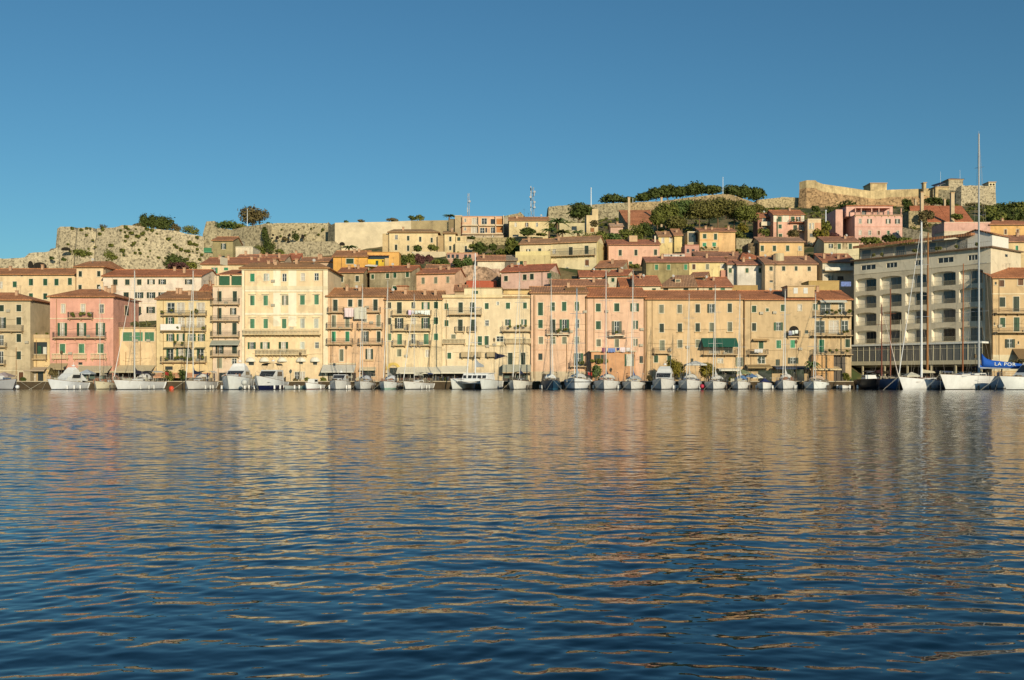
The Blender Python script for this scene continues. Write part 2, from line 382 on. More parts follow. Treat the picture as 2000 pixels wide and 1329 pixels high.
    def shop(s, x0, x1, y0):
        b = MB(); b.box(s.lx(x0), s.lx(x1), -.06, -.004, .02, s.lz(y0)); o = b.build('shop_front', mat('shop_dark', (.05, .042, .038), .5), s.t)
        c = MB(); x = s.lx(x0) + .3
        while x < s.lx(x1) - 1.2: wd = rng.uniform(.5, 1.3); c.box(x, x + wd, -.075, -.062, rng.uniform(.1, .7), s.lz(y0) - rng.uniform(.15, .5)); x += wd + rng.uniform(.4, 1.2)
        c.build('shop_door', paint(rng.choice(['#8d7a5c', '#6a4632', '#a59a80', '#5d6a58'])), o)
        d = MB(); x = s.lx(x0)
        while x < s.lx(x1): d.cyl((x, -2.1, 0), (x, -2.1, s.lz(y0) - .05), .04, n=5); x += 2.6
        d.build('awning_post', paint('#d9cfae'), s.t)
    def posts(s, x0, x1, ytop, proj=2.2, n=4):
        b = MB()
        for k in range(n):
            x = s.lx(x0) + (s.lx(x1) - s.lx(x0)) * k / (n - 1); b.cyl((x, -proj + .08, 0), (x, -proj + .08, s.lz(ytop, -proj)), .05)
        b.build('awning_post', paint('#d9cfae'), s.t)
    def band(s, y0, y1, x0=None, x1=None, proud=.07, col='#efd9a6', name='string_course'):
        b = MB(); X0 = s.X0 - .02 if x0 is None else s.lx(x0); X1 = s.X1 + .02 if x1 is None else s.lx(x1)
        b.box(X0, X1, -proud, -.002, s.lz(y1), s.lz(y0)); b.build(name, wallm(col, .1), s.t)
    def pipe(s, x, y0, y1):
        b = MB(); X = s.lx(x); b.cyl((X, -.1, s.lz(y0)), (X, -.1, max(s.lz(y1), s.zb)), .06); b.build('drainpipe', paint('#9c7448'), s.t)
    def block(s, x0, x1, y0, y1, d0, d1, name, m):
        b = MB(); b.box(s.lx(x0), s.lx(x1), d0, d1, s.lz(y1), s.lz(y0)); return b.build(name, m, s.t)
    def plants(s, x0, x1, y, n, sz=.5, d=-.4):
        for k in range(n):
            x = s.lx(x0) + (s.lx(x1) - s.lx(x0)) * rng.random(); p = MB()
            leaves(p, (x, d, s.lz(y) + sz * .6), (sz, sz * .7, sz * rng.uniform(.6, 1.1)), 90, .2, rng); p.build('potted_plant', leafm('m'), s.t)
# ------------------------------------------------------------------ foliage
LEAF = {'d': (.065, .09, .024), 'm': (.125, .145, .035), 'l': (.15, .16, .035), 'o': (.13, .11, .05), 'r': (.11, .05, .05), 'y': (.17, .15, .025), 'g': (.09,.14,.045), 'o2': (.13, .13, .04)}
def leafm(k):
    key = 'leaves_' + k
    if key in MATS: return MATS[key]
    m = mat(key, LEAF[k], .7, noise=.45, nscale=1.1, spec=.2)
    return m
def leaves(b, c, r, n, size, rg, lumps=5, flat=0):
    L = []; n = int(n * 1.5)
    for k in range(lumps):
        t = 2.4 * k + rg.uniform(-.5, .5); ph = math.acos(max(-.8, min(1, 1 - 1.7 * (k + .3) / lumps))); q = rg.uniform(.42, .62) if k % 4 else .12
        L.append((c[0] + r[0]*q*math.cos(t)*math.sin(ph), c[1] + r[1]*q*math.sin(t)*math.sin(ph), c[2] + r[2]*q*math.cos(ph), rg.uniform(.34, .5) if k % 4 else .66))
    for k in range(n):
        l = L[k % lumps] if lumps > 1 else (c[0], c[1], c[2], 1)
        t = rg.uniform(0, 2*math.pi); z = rg.uniform(-1, 1); s = math.sqrt(1 - z*z); q = rg.random() ** .35 * (1.3 if rg.random() < .13 else 1)
        d = Vector((s*math.cos(t), s*math.sin(t), z))
        p = Vector((l[0] + d.x*r[0]*l[3]*q, l[1] + d.y*r[1]*l[3]*q, l[2] + d.z*r[2]*l[3]*q))
        nn = (d + Vector((rg.uniform(-1,1), rg.uniform(-1,1), rg.uniform(-.6,1))) * .9).normalized()
        u = nn.cross(Vector((rg.uniform(-1,1), rg.uniform(-1,1), rg.uniform(-1,1)))).normalized(); v = nn.cross(u)
        a = size * rg.uniform(.6, 1.3); e = a * rg.uniform(.5, .9)
        b.quad(p - u*a, p - v*e*.8, p + u*a, p + v*e)
    return b
def tree(px, pyb, pyt, wpx, Y, label, name='tree', cat='tree', k='m', trunk=.3, n=900, size=.42, group=None, umbrella=False, lumps=9, lean=0, dry=.9):
    """px centre, pixel rows of base and top, crown width in photo pixels"""
    s = Y / F; base = W(px, pyb, Y); h = (pyb - pyt) * s; wd = wpx * s / 2
    t = thing(name, label, cat, base, group); th = h * trunk; rg = random.Random(int(px * 7 + pyt))
    if trunk > 0:
        b = MB(); r = max(.12, h * .03); top = Vector((lean, 0, th * 1.15)); b.cyl((0, 0, -.6), top, r, r * .65, 7)
        for q in range(5):
            a = q * 1.3 + rg.random(); e = top + Vector((math.cos(a) * wd * .55, math.sin(a) * wd * .4, (h - th) * rg.uniform(.3, .55))); b.cyl(top - Vector((0,0,.1)), e, r * .45, r * .15, 5)
        b.build('trunk', mat('bark', (.16, .11, .07), .95, noise=.3, nscale=3), t)
    b = MB(); cz = th + (h - th) / 2; rz = (h - th) / 2
    if umbrella:
        leaves(b, (lean, 0, cz), (wd * 1.3, wd * dry, rz * 1.5), n, size, rg, lumps=lumps * 2)
    else: leaves(b, (lean, 0, cz), (wd * 1.3, wd * dry, rz * 1.35), n, size, rg, lumps=lumps)
    b.build('crown', leafm(k), t); return t
def shrub(px, pyb, pyt, wpx, Y, label, k='m', n=260, size=.3, group=None, name='shrub', cat='shrub'):
    s = Y / F; t = MB(); h = (pyb - pyt) * s; rg = random.Random(int(px * 13 + pyb))
    leaves(t, (0, 0, h / 2), (wpx * s * .6, wpx * s * .45, h * .65), n, size, rg, lumps=6)
    o = t.build(name, leafm(k), None, W(px, pyb, Y)); return tag(o, label, cat, group)
# ------------------------------------------------------------------ water
def wmaterial():
    m = bpy.data.materials.new('sea_water'); m.use_nodes = True; t = m.node_tree; p = t.nodes['Principled BSDF']
    p.inputs['Base Color'].default_value = (.001, .014, .032, 1); p.inputs['Roughness'].default_value = .025; p.inputs['IOR'].default_value = 1.33
    tc = nd(t, 'ShaderNodeTexCoord'); mp = nd(t, 'ShaderNodeMapping'); mp.inputs['Rotation'].default_value = (0, 0, R(12)); mp.inputs['Scale'].default_value = (.9, 1.35, 1)
    t.links.new(tc.outputs['Object'], mp.inputs[0])
    n = nd(t, 'ShaderNodeTexNoise'); n.inputs['Scale'].default_value = 3.6; n.inputs['Detail'].default_value = 3; t.links.new(mp.outputs[0], n.inputs['Vector'])
    b = nd(t, 'ShaderNodeBump'); b.inputs['Strength'].default_value = 1; b.inputs['Distance'].default_value = .026
    sx = nd(t, 'ShaderNodeSeparateXYZ'); t.links.new(tc.outputs['Object'], sx.inputs[0]); mr = nd(t, 'ShaderNodeMapRange'); t.links.new(sx.outputs[1], mr.inputs[0]); mr.inputs[1].default_value = 14; mr.inputs[2].default_value = 70; mr.inputs[3].default_value = .04; mr.inputs[4].default_value = 1; t.links.new(mr.outputs[0], b.inputs['Strength'])
    rr_ = nd(t, 'ShaderNodeMapRange'); t.links.new(sx.outputs[1], rr_.inputs[0]); rr_.inputs[1].default_value = 20; rr_.inputs[2].default_value = 110; rr_.inputs[3].default_value = .02; rr_.inputs[4].default_value = .09; t.links.new(rr_.outputs[0], p.inputs['Roughness'])
    t.links.new(n.outputs[0], b.inputs['Height']); t.links.new(b.outputs[0], p.inputs['Normal'])
    return m
def water():
    rg = np.random.default_rng(5)
    NY, NX = 1700, 1250
    Yr = 4.0 * (200 / 4.0) ** (np.arange(NY) / (NY - 1)); S = np.linspace(-1, 1, NX)
    X = (Yr[:, None] * .64 + 11) * S[None, :]; Y = np.repeat(Yr[:, None], NX, 1); Z = np.zeros_like(X)
    sp = np.gradient(Yr)[:, None]
    # calmer and ruffled patches lying on the harbour
    patch = .5 + .5 * np.sin(X * .045 + 1.7 * np.sin(Y * .03) + .8) * np.sin(Y * .085 + .6 * np.sin(X * .06))
    ruff = np.exp(-((X + 24) / 17) ** 2 - ((Y - 52) / 17) ** 2)
    N = 120
    wx = .4 * np.sin(X * 1.2 + 1.3 * np.sin(Y * .4)) + .25 * np.sin(X * 1.9 + Y * .8); wy = .25 * np.sin(X * 1.6 + .5 * Y) + .3 * np.sin(X * .37 - Y * .6 + 1)
    for k in range(N):
        lam = .09 * (1.25 / .09) ** (rg.random() ** 1.0)
        ang = rg.normal(R(-8), R(38) if lam < .3 else R(25))
        st = .0057 * (1.0 if lam > .2 else .6) * (1.0 if lam < .7 else .8)
        a = st * lam / (2 * math.pi) * 1.35
        kx, ky = math.sin(ang) * 2*math.pi/lam, math.cos(ang) * 2*math.pi/lam
        fade = np.clip((lam / sp - 1.8) / 2, 0, 1)
        am = a * fade * ((.62 + .5 * patch + 1.1 * ruff) if lam < 1.1 else 1)
        Z += am * np.sin(kx * (X + wx * min(lam, .6)) + ky * (Y + wy * min(lam, .6)) + rg.random() * 6.283)
    Z *= np.clip((1 - np.abs(S[None, :])) * 25, 0, 1)
    co = np.stack([X, Y, Z], -1).reshape(-1, 3).astype(np.float32)
    # outer sheets: sea to the horizon, joined to the rippled part at its rim
    me = bpy.data.meshes.new('water'); i = np.arange((NY-1) * (NX-1)); r, c = divmod(i, NX - 1); v = r * NX + c
    q = np.stack([v, v + 1, v + NX + 1, v + NX], -1).astype(np.int32)
    nv = len(co); L = 9000.0
    ext = np.array([(-L, -L, 0), (L, -L, 0), (L, 4, 0), (-L, 4, 0), (-4*.64-11, 4, 0), (4*.64+11, 4, 0), (-L, 200, 0), (-200*.64-11, 200, 0), (200*.64+11, 200, 0), (L, 200, 0)], np.float32)
    co2 = np.concatenate([co, ext]); e = nv
    q2 = np.array([(e, e+1, e+2, e+3), (e+3, e+4, e+7, e+6), (e+5, e+2, e+9, e+8)], np.int32)
    q = np.concatenate([q, q2]); me.vertices.add(len(co2)); me.vertices.foreach_set('co', co2.ravel())
    me.loops.add(q.size); me.loops.foreach_set('vertex_index', q.ravel()); me.polygons.add(len(q))
    me.polygons.foreach_set('loop_start', (np.arange(len(q)) * 4).astype(np.int32)); me.polygons.foreach_set('loop_total', np.full(len(q), 4, np.int32))
    me.update(calc_edges=True); me.polygons.foreach_set('use_smooth', [True] * len(q)); me.materials.append(wmaterial())
    o = bpy.data.objects.new('water', me); COL.objects.link(o); tag(o, kind='structure')
water()
# ------------------------------------------------------------------ quay and hillside
qm = mat('quay_stone', alb('#54452f'), .95, noise=.3, nscale=.8, bump=.5, bscale=2)  # stone colour darkened overall to carry the shade between moored boats
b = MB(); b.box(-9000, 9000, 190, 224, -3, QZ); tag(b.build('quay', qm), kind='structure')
b = MB(); b.box(-260, 300, 189.8, 190.5, QZ + .001, QZ + .16); tag(b.build('quay_edge', mat('kerb', alb('#c5b089'), .9, noise=.2)), kind='structure')
GP = [-2500, -300, 0, 110, 400, 660, 900, 1100, 1300, 1500, 1700, 1900, 2300, 4500]
GY = [223, 230, 240, 250, 262, 275, 290, 305, 330, 352, 380, 430, 520]
GT = {  # photo row of the ground at each depth, per column of GP
 223: [640]*9 + [640, 742, 742, 640, 640], 230: [620]*5 + [612]*4 + [612, 741, 741, 612, 612], 240: [604]*5 + [585]*4 + [585, 700, 700, 585, 585],
 250: [602, 596, 592, 590, 585, 552, 548, 550, 552, 550, 575, 575, 560, 600], 262: [601, 590, 588, 588, 580, 535, 530, 525, 525, 522, 522, 530, 540, 580],
 275: [600, 585, 582, 580, 560, 522, 510, 505, 500, 505, 505, 510, 520, 560], 290: [600, 580, 575, 572, 550, 512, 493, 488, 476, 490, 488, 478, 500, 550],
 305: [600, 575, 568, 565, 540, 508, 476, 470, 462, 474, 472, 458, 480, 540], 330: [600, 570, 560, 558, 530, 500, 466, 455, 443, 446, 448, 436, 460, 530],
 352: [600, 545, 540, 540, 535, 490, 458, 446, 432, 425, 425, 414, 440, 530], 380: [602, 560, 545, 520, 500, 470, 450, 438, 420, 410, 408, 404, 420, 530],
 430: [605, 570, 545, 505, 475, 466, 452, 440, 415, 404, 402, 402, 412, 530], 520: [640, 620, 600, 580, 560, 560, 550, 540, 520, 510, 500, 500, 520, 600]}
def ground_y(px, Y):
    Y = min(max(Y, 223), 520)
    for a, b_ in zip(GY, GY[1:]):
        if a <= Y <= b_:
            t = (Y - a) / (b_ - a); return np.interp(px, GP, GT[a]) * (1 - t) + np.interp(px, GP, GT[b_]) * t
def ground_z(px, Y): return CH + (HZ - ground_y(px, Y)) * Y / F
def terrain():
    NX, NYY = 260, 110; b = MB(); pxs = np.linspace(-2500, 4500, NX); ys = 223 + (520 - 223) * (np.arange(NYY) / (NYY - 1)) ** 1.3
    rg = random.Random(3)
    for p in pxs: b.v.append(((p - 1000) * 222.6 / F, 222.6, .5))
    for Y in ys:
        for p in pxs:
            b.v.append(((p - 1000) * Y / F, Y, ground_z(p, Y) + (rg.uniform(-.35, .35) if Y > 226 else 0)))
    for j in range(NYY):
        for i in range(NX - 1): k = j * NX + i; b.f.append((k, k + 1, k + NX + 1, k + NX))
    m = mat('hill_scrub', (.20, .16, .08), .95, noise=.35, nscale=.35, bump=.6, bscale=1.5)
    t = m.node_tree; p = t.nodes['Principled BSDF']; src = p.inputs['Base Color'].links[0].from_socket
    n = nd(t, 'ShaderNodeTexNoise'); n.inputs['Scale'].default_value = .16; n.inputs['Detail'].default_value = 8; tc = nd(t, 'ShaderNodeTexCoord'); t.links.new(tc.outputs['Object'], n.inputs['Vector'])
    cr = nd(t, 'ShaderNodeValToRGB'); cr.color_ramp.elements[0].position = .47; cr.color_ramp.elements[1].position = .56
    mx = nd(t, 'ShaderNodeMix', data_type='RGBA'); t.links.new(n.outputs[0], cr.inputs[0]); t.links.new(cr.outputs[0], mx.inputs[0])
    t.links.new(src, mx.inputs[6]); mx.inputs[7].default_value = (.05, .07, .025, 1); t.links.new(mx.outputs[2], p.inputs['Base Color'])
    tag(b.build('hillside', m, smooth=True), kind='structure')
    # land reaching back to the horizon behind the ridge
    b = MB(); b.quad((-9000, 224.5, -.6), (9000, 224.5, -.6), (9000, 9000, -.6), (-9000, 9000, -.6)); tag(b.build('ground', m), kind='structure')
terrain()
def scrub():
    b = MB(); rg = random.Random(21)
    for k in range(900):
        px = rg.uniform(880, 2000); Y = rg.uniform(262, 395)
        if 1480 < px < 1800 and Y > 385: continue
        z = ground_z(px, Y); x = (px - 1000) * Y / F; r = rg.uniform(.5, 1.5)
        leaves(b, (x, Y, z + r * .4), (r * 1.3, r, r * .7), 22, .34, rg, lumps=3)
    tag(b.build('scrub', leafm('m')), 'low green scrub covering the open slopes between the hillside houses', 'scrub', kind='stuff')
scrub()
# ------------------------------------------------------------------ fortress walls
def rampart(name, label, pts, ybot, thick, m, batter=.12, cap=None, capm=None, cat='fortress wall', bumpy=0):
    """pts: (px, row of the wall top, depth)"""
    P = [W(a, b_, c) for a, b_, c in pts]; org = Vector((P[0].x, P[0].y, 0)); zb = min(W(0, ybot, p.y).z for p in P) - 4
    t = thing(name, label, cat, (org.x, org.y, zb)); org.z = zb; b = MB(); rg = random.Random(len(label))
    F0, Bk = [], []
    def off(i):
        a = P[max(0, i-1)]; c = P[min(len(P)-1, i+1)]; d = Vector((c.x - a.x, c.y - a.y, 0)).normalized(); return Vector((-d.y, d.x, 0))
    if bumpy:                                   # subdivide for a crumbling top
        Q = []
        for a, c in zip(P, P[1:]):
            n = max(1, int((c - a).length / 1.6))
            for k in range(n): q = a.lerp(c, k / n); q.z += rg.uniform(-bumpy, bumpy) if k else 0; Q.append(q)
        Q.append(P[-1]); P = Q
    for i, p in enumerate(P):
        o = off(i); h = p.z - zb
        F0.append([p - org, p - o * batter * h * .5 - Vector((0, 0, h * .5)) - org, p - o * batter * h - Vector((0, 0, h)) - org])
        Bk.append([p + o * thick - org, p + o * thick - Vector((0, 0, h)) - org])
    for i in range(len(P) - 1):
        b.quad(F0[i][2], F0[i+1][2], F0[i+1][1], F0[i][1]); b.quad(F0[i][1], F0[i+1][1], F0[i+1][0], F0[i][0])
        b.quad(F0[i][0], F0[i+1][0], Bk[i+1][0], Bk[i][0]); b.quad(Bk[i][0], Bk[i+1][0], Bk[i+1][1], Bk[i][1])
    for i in (0, len(P) - 1): b.quad(F0[i][0], Bk[i][0], Bk[i][1], F0[i][2])
    b.build('masonry', m, t)
    if cap:
        c = MB()
        for i in range(len(P) - 1):
            o0, o1 = off(i) * -.35, off(i+1) * -.35; a, e = P[i] - org, P[i+1] - org
            c.loft([[a + o0 - Vector((0,0,cap)), a + off(i)*thick*.9 - Vector((0,0,cap)), a + off(i)*thick*.9 + Vector((0,0,.15)), a + o0 + Vector((0,0,.15))],
                    [e + o1 - Vector((0,0,cap)), e + off(i+1)*thick*.9 - Vector((0,0,cap)), e + off(i+1)*thick*.9 + Vector((0,0,.15)), e + o1 + Vector((0,0,.15))]])
        c.build('parapet', capm, t)
    return t
st1 = stonem('#c8b287'); st2 = stonem('#b3a076'); st3 = mat('plastered_wall', alb('#e6cc9c'), .95, noise=.08, nscale=.4, bump=.3, bscale=1, dirt=.2)
brick = mat('fort_brick', alb('#c39a68'), .95, noise=.2, nscale=.3, bump=.5, bscale=2, dirt=.3, streak=.12, cell=1.4); para = mat('fort_parapet', alb('#dcbc82'), .95, noise=.2, nscale=.5, bump=.4, dirt=.35, streak=.2)
rampart('rocky_wall', 'low crumbling stone wall running down to the left edge below the ruined bastion', [(-260, 530, 338), (-20, 508, 336), (0, 505, 336), (48, 503, 336), (57, 495, 336), (97, 491, 336), (112, 484, 338)], 545, 5, st1, .25, bumpy=.25)
rampart('ruined_bastion', 'tall weathered stone bastion with gaps in its top at the far left',
        [(112, 447, 348), (118, 443, 347), (140, 443, 346), (143, 449, 346), (149, 449, 346), (152, 445, 345), (180, 445, 344), (183, 453, 344), (188, 453, 344), (190, 446, 343), (222, 445, 341), (238, 440, 340), (262, 441, 342), (300, 447, 345), (340, 451, 349), (398, 463, 354)], 560, 9, st1, .1, bumpy=.22)
def arch_on(name, label, px, py, wpx, hpx, Y, col=(.02, .018, .015)):
    s = Y / F; b = MB(); hw = wpx * s / 2; h = hpx * s; P = [(-hw, 0), (hw, 0)] + [(hw * math.cos(math.pi * k / 10), h * .35 + h * .65 * math.sin(math.pi * k / 10)) for k in range(11)]
    b.prism(P, 0, .5); o = b.build(name, mat('dark_opening', col, .95), None, W(px, py, Y)); tag(o, label, 'opening'); return o
arch_on('casemate_opening', 'wide dark arched opening in the face of the ruined bastion', 128, 489.5, 17, 6.5, 341)
arch_on('casemate_opening', 'dark round-topped opening low in the crumbling wall, left of the wide ruined arch', 59, 523, 9, 13, 331.5)
arch_on('ruined_arch', 'broad ruined arch low in the crumbling wall just above the long cream house', 77, 524, 25, 11.5, 331.5, (.05, .04, .02))
rampart('watch_wall', 'short stone wall stub with an arched niche at the right end of the ruined bastion', [(396, 458, 357), (403, 433, 357), (419, 432, 357), (421, 444, 357), (460, 450, 357)], 500, 5, st2, .04, bumpy=.1)
rampart('curtain_wall', 'grey-beige stone rampart behind the climbing green creeper', [(452, 449, 350), (478, 443, 347), (516, 438, 345)], 505, 6, st2, .15)
rampart('curtain_wall', 'beige stone rampart with dark window holes between the creeper and the smooth cream wall', [(514, 437, 350), (560, 436, 350), (640, 436, 350), (641, 434, 350)], 505, 6, stonem('#c0ab7d'), .05, bumpy=.08)
rampart('retaining_wall', 'lower grey stone retaining wall with small openings below the beige rampart', [(540, 474, 338), (600, 472, 338), (655, 472, 338), (665, 480, 338)], 520, 4, stonem('#b5a179'), .05)
rampart('buttress_wall', 'narrow shaded stone buttress at the left end of the smooth cream wall', [(641, 442, 345), (655, 436, 340)], 500, 6, st2, .02)
rampart('smooth_wall', 'long smooth cream-plastered rampart above the orange house', [(654, 435.5, 340), (760, 433.5, 342), (803, 431.5, 344)], 500, 8, st3, .02, .0, None)
rampart('smooth_wall', 'grey-beige rampart continuing right from the cream-plastered wall to the flat-roofed apartments', [(803, 431.5, 344), (880, 430.5, 352)], 480, 8, mat('plastered_grey', alb('#b59c6c'), .95, noise=.1, nscale=.4, bump=.3, dirt=.2), .02)
rampart('gable_ruin', 'blunt triangular stone ruin rising between the apartments and the lattice mast', [(978, 424, 345), (1000, 419, 345), (1012, 417, 345), (1016, 414, 345), (1020, 418, 345), (1028, 426, 345)], 440, 3, st2, .02)
arch_on('wall_arch', 'small dark arch at the foot of the smooth cream wall beside the palm', 668, 479, 10, 6, 339.5)
for i, (x, y, w_, h_) in enumerate([(541, 467, 6, 6), (555, 469, 9, 7), (563, 473, 5, 4), (591, 466, 6, 8), (565, 462, 4, 6), (533, 461, 4, 4)]):
    arch_on('wall_hole', 'dark hollow in the beige rampart, number %s from the creeper' % ['four', 'five', 'six', 'seven', 'three', 'two'][i] if False else ['dark round hollow in the beige rampart just right of the creeper', 'wide dark hollow in the beige rampart left of the lone bush', 'small square hollow at the foot of the beige rampart', 'tall dark hollow in the beige rampart right of the lone bush', 'small upright slot high beside the lone bush', 'tiny dark hole nearest the creeper'][i], x, y, w_, h_, 346.8 if y < 472 else 337)
rampart('upper_wall', 'stone rampart of the high fortress above the palms, its left corner cut back', [(1069, 408, 400), (1072, 404, 398), (1108, 401, 398), (1156, 400, 398), (1180, 398, 398), (1226, 396, 398)], 440, 6, st2, .12, bumpy=.1)
rampart('upper_wall', 'pale stone rampart rising toward the pines from behind the chimneys', [(1226, 396, 399), (1290, 393.5, 400), (1345, 386, 400), (1405, 379.5, 400), (1425, 380, 400), (1460, 391, 398), (1480, 398, 396)], 430, 6, stonem('#b79a6a'), .06, bumpy=.08)
rampart('upper_wall', 'stepped pale stone rampart between the last pine and the brick bastion', [(1478, 391, 404), (1525, 386, 404), (1526, 385, 404), (1561, 386.5, 404)], 425, 6, stonem('#c2a876'), .06)
rampart('brick_bastion', 'brick-red bastion of the hilltop fortress with a cream parapet', [(1562, 357, 402), (1575, 353.5, 400), (1592, 353.5, 400), (1596, 357, 400), (1607, 361, 400), (1650, 367, 402), (1690, 373, 404), (1712, 376, 405), (1735, 372, 405), (1790, 370.5, 405), (1825, 369, 405)], 432, 10, brick, .12, 3.2, para)
rampart('stone_bastion', 'rough square stone bastion at the right end of the hilltop fortress', [(1868, 368, 398), (1878, 362, 396), (1905, 363, 396), (1930, 364, 396), (1944, 363.5, 396)], 425, 12, st1, .1, bumpy=.2)
rampart('stone_bastion', 'grey stone wall between the brick bastion and the square stone bastion', [(1822, 370, 403), (1856, 372, 400), (1868, 374, 398)], 420, 8, st2, .03)
def fortblock(name, label, px0, px1, yt, yb_, Y, D, m, cat='tower', side=0):
    p = W(px0, yb_, Y); q = W(px1, yt, Y); t = thing(name, label, cat, p); b = MB(); b.box(0, q.x - p.x, 0, D, -2, q.z - p.z)
    b.build('wall', m, t); c = MB(); c.box(-.25, q.x - p.x + .25, -.25, D + .25, q.z - p.z + .002, q.z - p.z + .35); c.build('roof_slab', paint('#b08a5c'), t); return t, q.x - p.x, q.z - p.z
fortblock('guard_house', 'small flat-topped cream guard house on the brick bastion parapet', 1700, 1732, 359, 375, 409, 8, para)
t, wx, wz = fortblock('keep', 'square stone keep with a low pitched roof, highest block of the hilltop fortress', 1853, 1881, 352, 372, 404, 9, st1)
b = MB(); b.loft([[(-.6,-.6,wz+.36),(wx+.6,-.6,wz+.36),(wx+.6,9.6,wz+.36),(-.6,9.6,wz+.36)],[(wx*.45,4,wz+1.5),(wx*.55,4,wz+1.5),(wx*.55,5,wz+1.5),(wx*.45,5,wz+1.5)]]); b.build('roof', roofm('#a8744a'), t)
fortblock('turret_wall', 'low stone outbuilding with dark solar panel roof beside the keep', 1827, 1853, 366, 378, 402, 5, para)
b = MB(); b.loft([[(0,0,0),(4.2,0,1.3),(4.2,3.6,2.4),(0,3.6,1.1)],[(0,0,.2),(4.2,0,1.5),(4.2,3.6,2.6),(0,3.6,1.3)]]); tag(b.build('sloping_roof', mat('slate', (.03,.035,.06), .5), None, W(1826, 365, 401)), 'dark blue-grey sloping roof panel leaning against the keep', 'roof panel')
t, wx, wz = fortblock('corner_turret', 'low cream turret with two round gun holes at the right end of the fortress', 1931, 1944.5, 357, 364, 396.5, 5, paint('#e6cf9c', .9))
for k in (.3, .72):
    b = MB(); b.cyl((wx*k, -.02, wz*.45), (wx*k, .3, wz*.45), .42, n=10); b.build('gun_port', mat('dark_opening', (.02,)*3), t)
fortblock('bell_turret', 'thin cream sentry turret between the brick bastion and the keep', 1804, 1809, 358, 372, 402, 2, para)
rampart('garden_wall', 'cream garden retaining wall with shrubs in front, below the long cream villa', [(806, 492, 284), (868, 492, 284), (871, 495, 284)], 520, 1, st3, 0)
rampart('garden_wall', 'beige terrace wall below the yellow cottage and the lattice mast', [(925, 465, 300), (1000, 464, 300), (1015, 462, 300), (1060, 464, 300)], 500, 1.5, stonem('#b8a06e'), 0)
rampart('garden_wall', 'pale stone terrace wall with plants between the ochre house and the pines', [(1438, 466, 285), (1470, 467, 285)], 500, 1, st2, 0)
rampart('garden_wall', 'stone retaining wall beside the pink villa, under the red roofs', [(1763, 444, 296), (1800, 452, 292), (1840, 458, 290)], 478, 1.5, st1, 0)
rampart('garden_wall', 'broken rubble wall with pinkish patches behind the cream front house with the dark flag', [(903, 521, 249), (925, 518, 250), (950, 522, 250), (965, 533, 249)], 560, 2, stonem('#c7a079'), 0, bumpy=.3)
# ------------------------------------------------------------------ waterfront houses
H = House
h = H('A', -190, 262, 475, 205, 10, 'grey-beige five-storey house cut by the left edge of the picture', '#cdb587',
      wins=[('c',[163],512,570,42,'D'),('c',[163],620,685,42,'D'),('c',[163],765,835,40,'D'),('c',[163],915,985,38,'D'),('c',[15,-120],515,570,38,'D'),('o',[22,-120],622,715,30,'D'),('w',[14,-120],775,862,36),('w',[12,-120],915,1018,36),('c',[183],1095,1188,40,'N')],
      roof={'y': 412, 't': 'h', 'x': (-60, 130), 'd': 5, 'ch': 2})
h.balcony(-185, 208, 738, 692); h.balcony(-180, 66, 875, 842); h.balcony(-180, 56, 1025, 992); h.band(480, 488); h.band(1078, 1086); h.pipe(142, 880, 1190)
h = H('A', 264, 431, 800, 206.5, 9, 'low cream infill house with a recessed balcony beside the pink house', '#e6c283',
      wins=[('k',[338],835,938,140),('w',[283],1095,1188,60),('k',[350],1088,1188,50)])
h.block(264, 431, 770, 802, -.1, .1, 'parapet', wallm('#cfae7c')); h.block(325, 355, 868, 938, .05, .12, 'door', shm('G')); h.block(372, 402, 878, 938, .05, .1, 'door', paint('#d9cdb0'))
h.balcony(245, 412, 980, 942, 'r', .9); h.awning(232, 415, 1050, 1088, 1.6, '#b99f7c'); h.plants(270, 420, 772, 3, .4, 1)
h = H('A', 433, 980, 445, 205, 14, 'salmon-pink three-storey house with a long first-floor balcony and flower boxes', '#e6a183', trim=wallm('#f0d9a8', .1),
      wins=[('w',[547],508,583,32),('w',[718,880],508,583,36),('o',[540,707,870],670,782,40),('c',[541,706,872],852,930,46,'T'),('k',[695],1010,1032,36,'N'),('k',[500],1085,1188,60),('k',[820,930],1105,1188,70)],
      side=[('c',1095,522,603,1.9,'D')], roof={'y': 383, 't': 'h', 'x': (700, 870), 'd': 7, 'ch': 3})
h.balcony(470, 925, 797, 750, 'r', 1.2); h.balcony(597, 812, 626, 578, 'r', .9, plants=9)
for x0, x1 in ((455, 595), (638, 756), (790, 928)): h.balcony(x0, x1, 975, 940, 'b', .5)
h.band(628, 634); h.band(445, 455); h.awning(440, 590, 1018, 1075, 1.8, '#b59c6e'); h.shop(440, 590, 1080); h.awning(690, 975, 1040, 1100, 2.6, '#c9b58a'); h.shop(700, 970, 1105)
h = H('A', 983, 1357, 708, 208, 10, 'plain cream wall house with three green window blinds and a roof terrace', '#edc890', wins=[('s',[1103,1195,1293],750,826,80,'T')])
h.balcony(1030, 1357, 709, 668, 'r', .3, 2); h.plants(1090, 1300, 700, 9, .9, 1.0); h.awning(985, 1350, 1035, 1100, 3.2, '#cbb78b'); h.shop(990, 1345, 1105); h.pipe(1216, 730, 1095); h.pipe(1090, 920, 1095); h.pipe(1355, 710, 1190)
h = H('B', 25, 508, 462, 205, 12, 'orange-yellow house with crowded plant-filled balconies and striped chimneys', '#ebcb8c',
      wins=[('w',[150,235,408],495,582,66),('w',[322],495,555,32),('o',[143],622,678,36),('w',[240],622,700,50),('w',[318,408],622,706,64),('o',[147,235,330],765,826,34),('o',[415],765,826,30),('w',[143,226,305,405],885,990,58,'G'),('k',[132],1045,1076,66),('k',[300],1100,1180,120),('k',[440],1100,1180,70)],
      roof={'y': 403, 'd': 7, 'ch': 2, 'c': '#a8693f'})
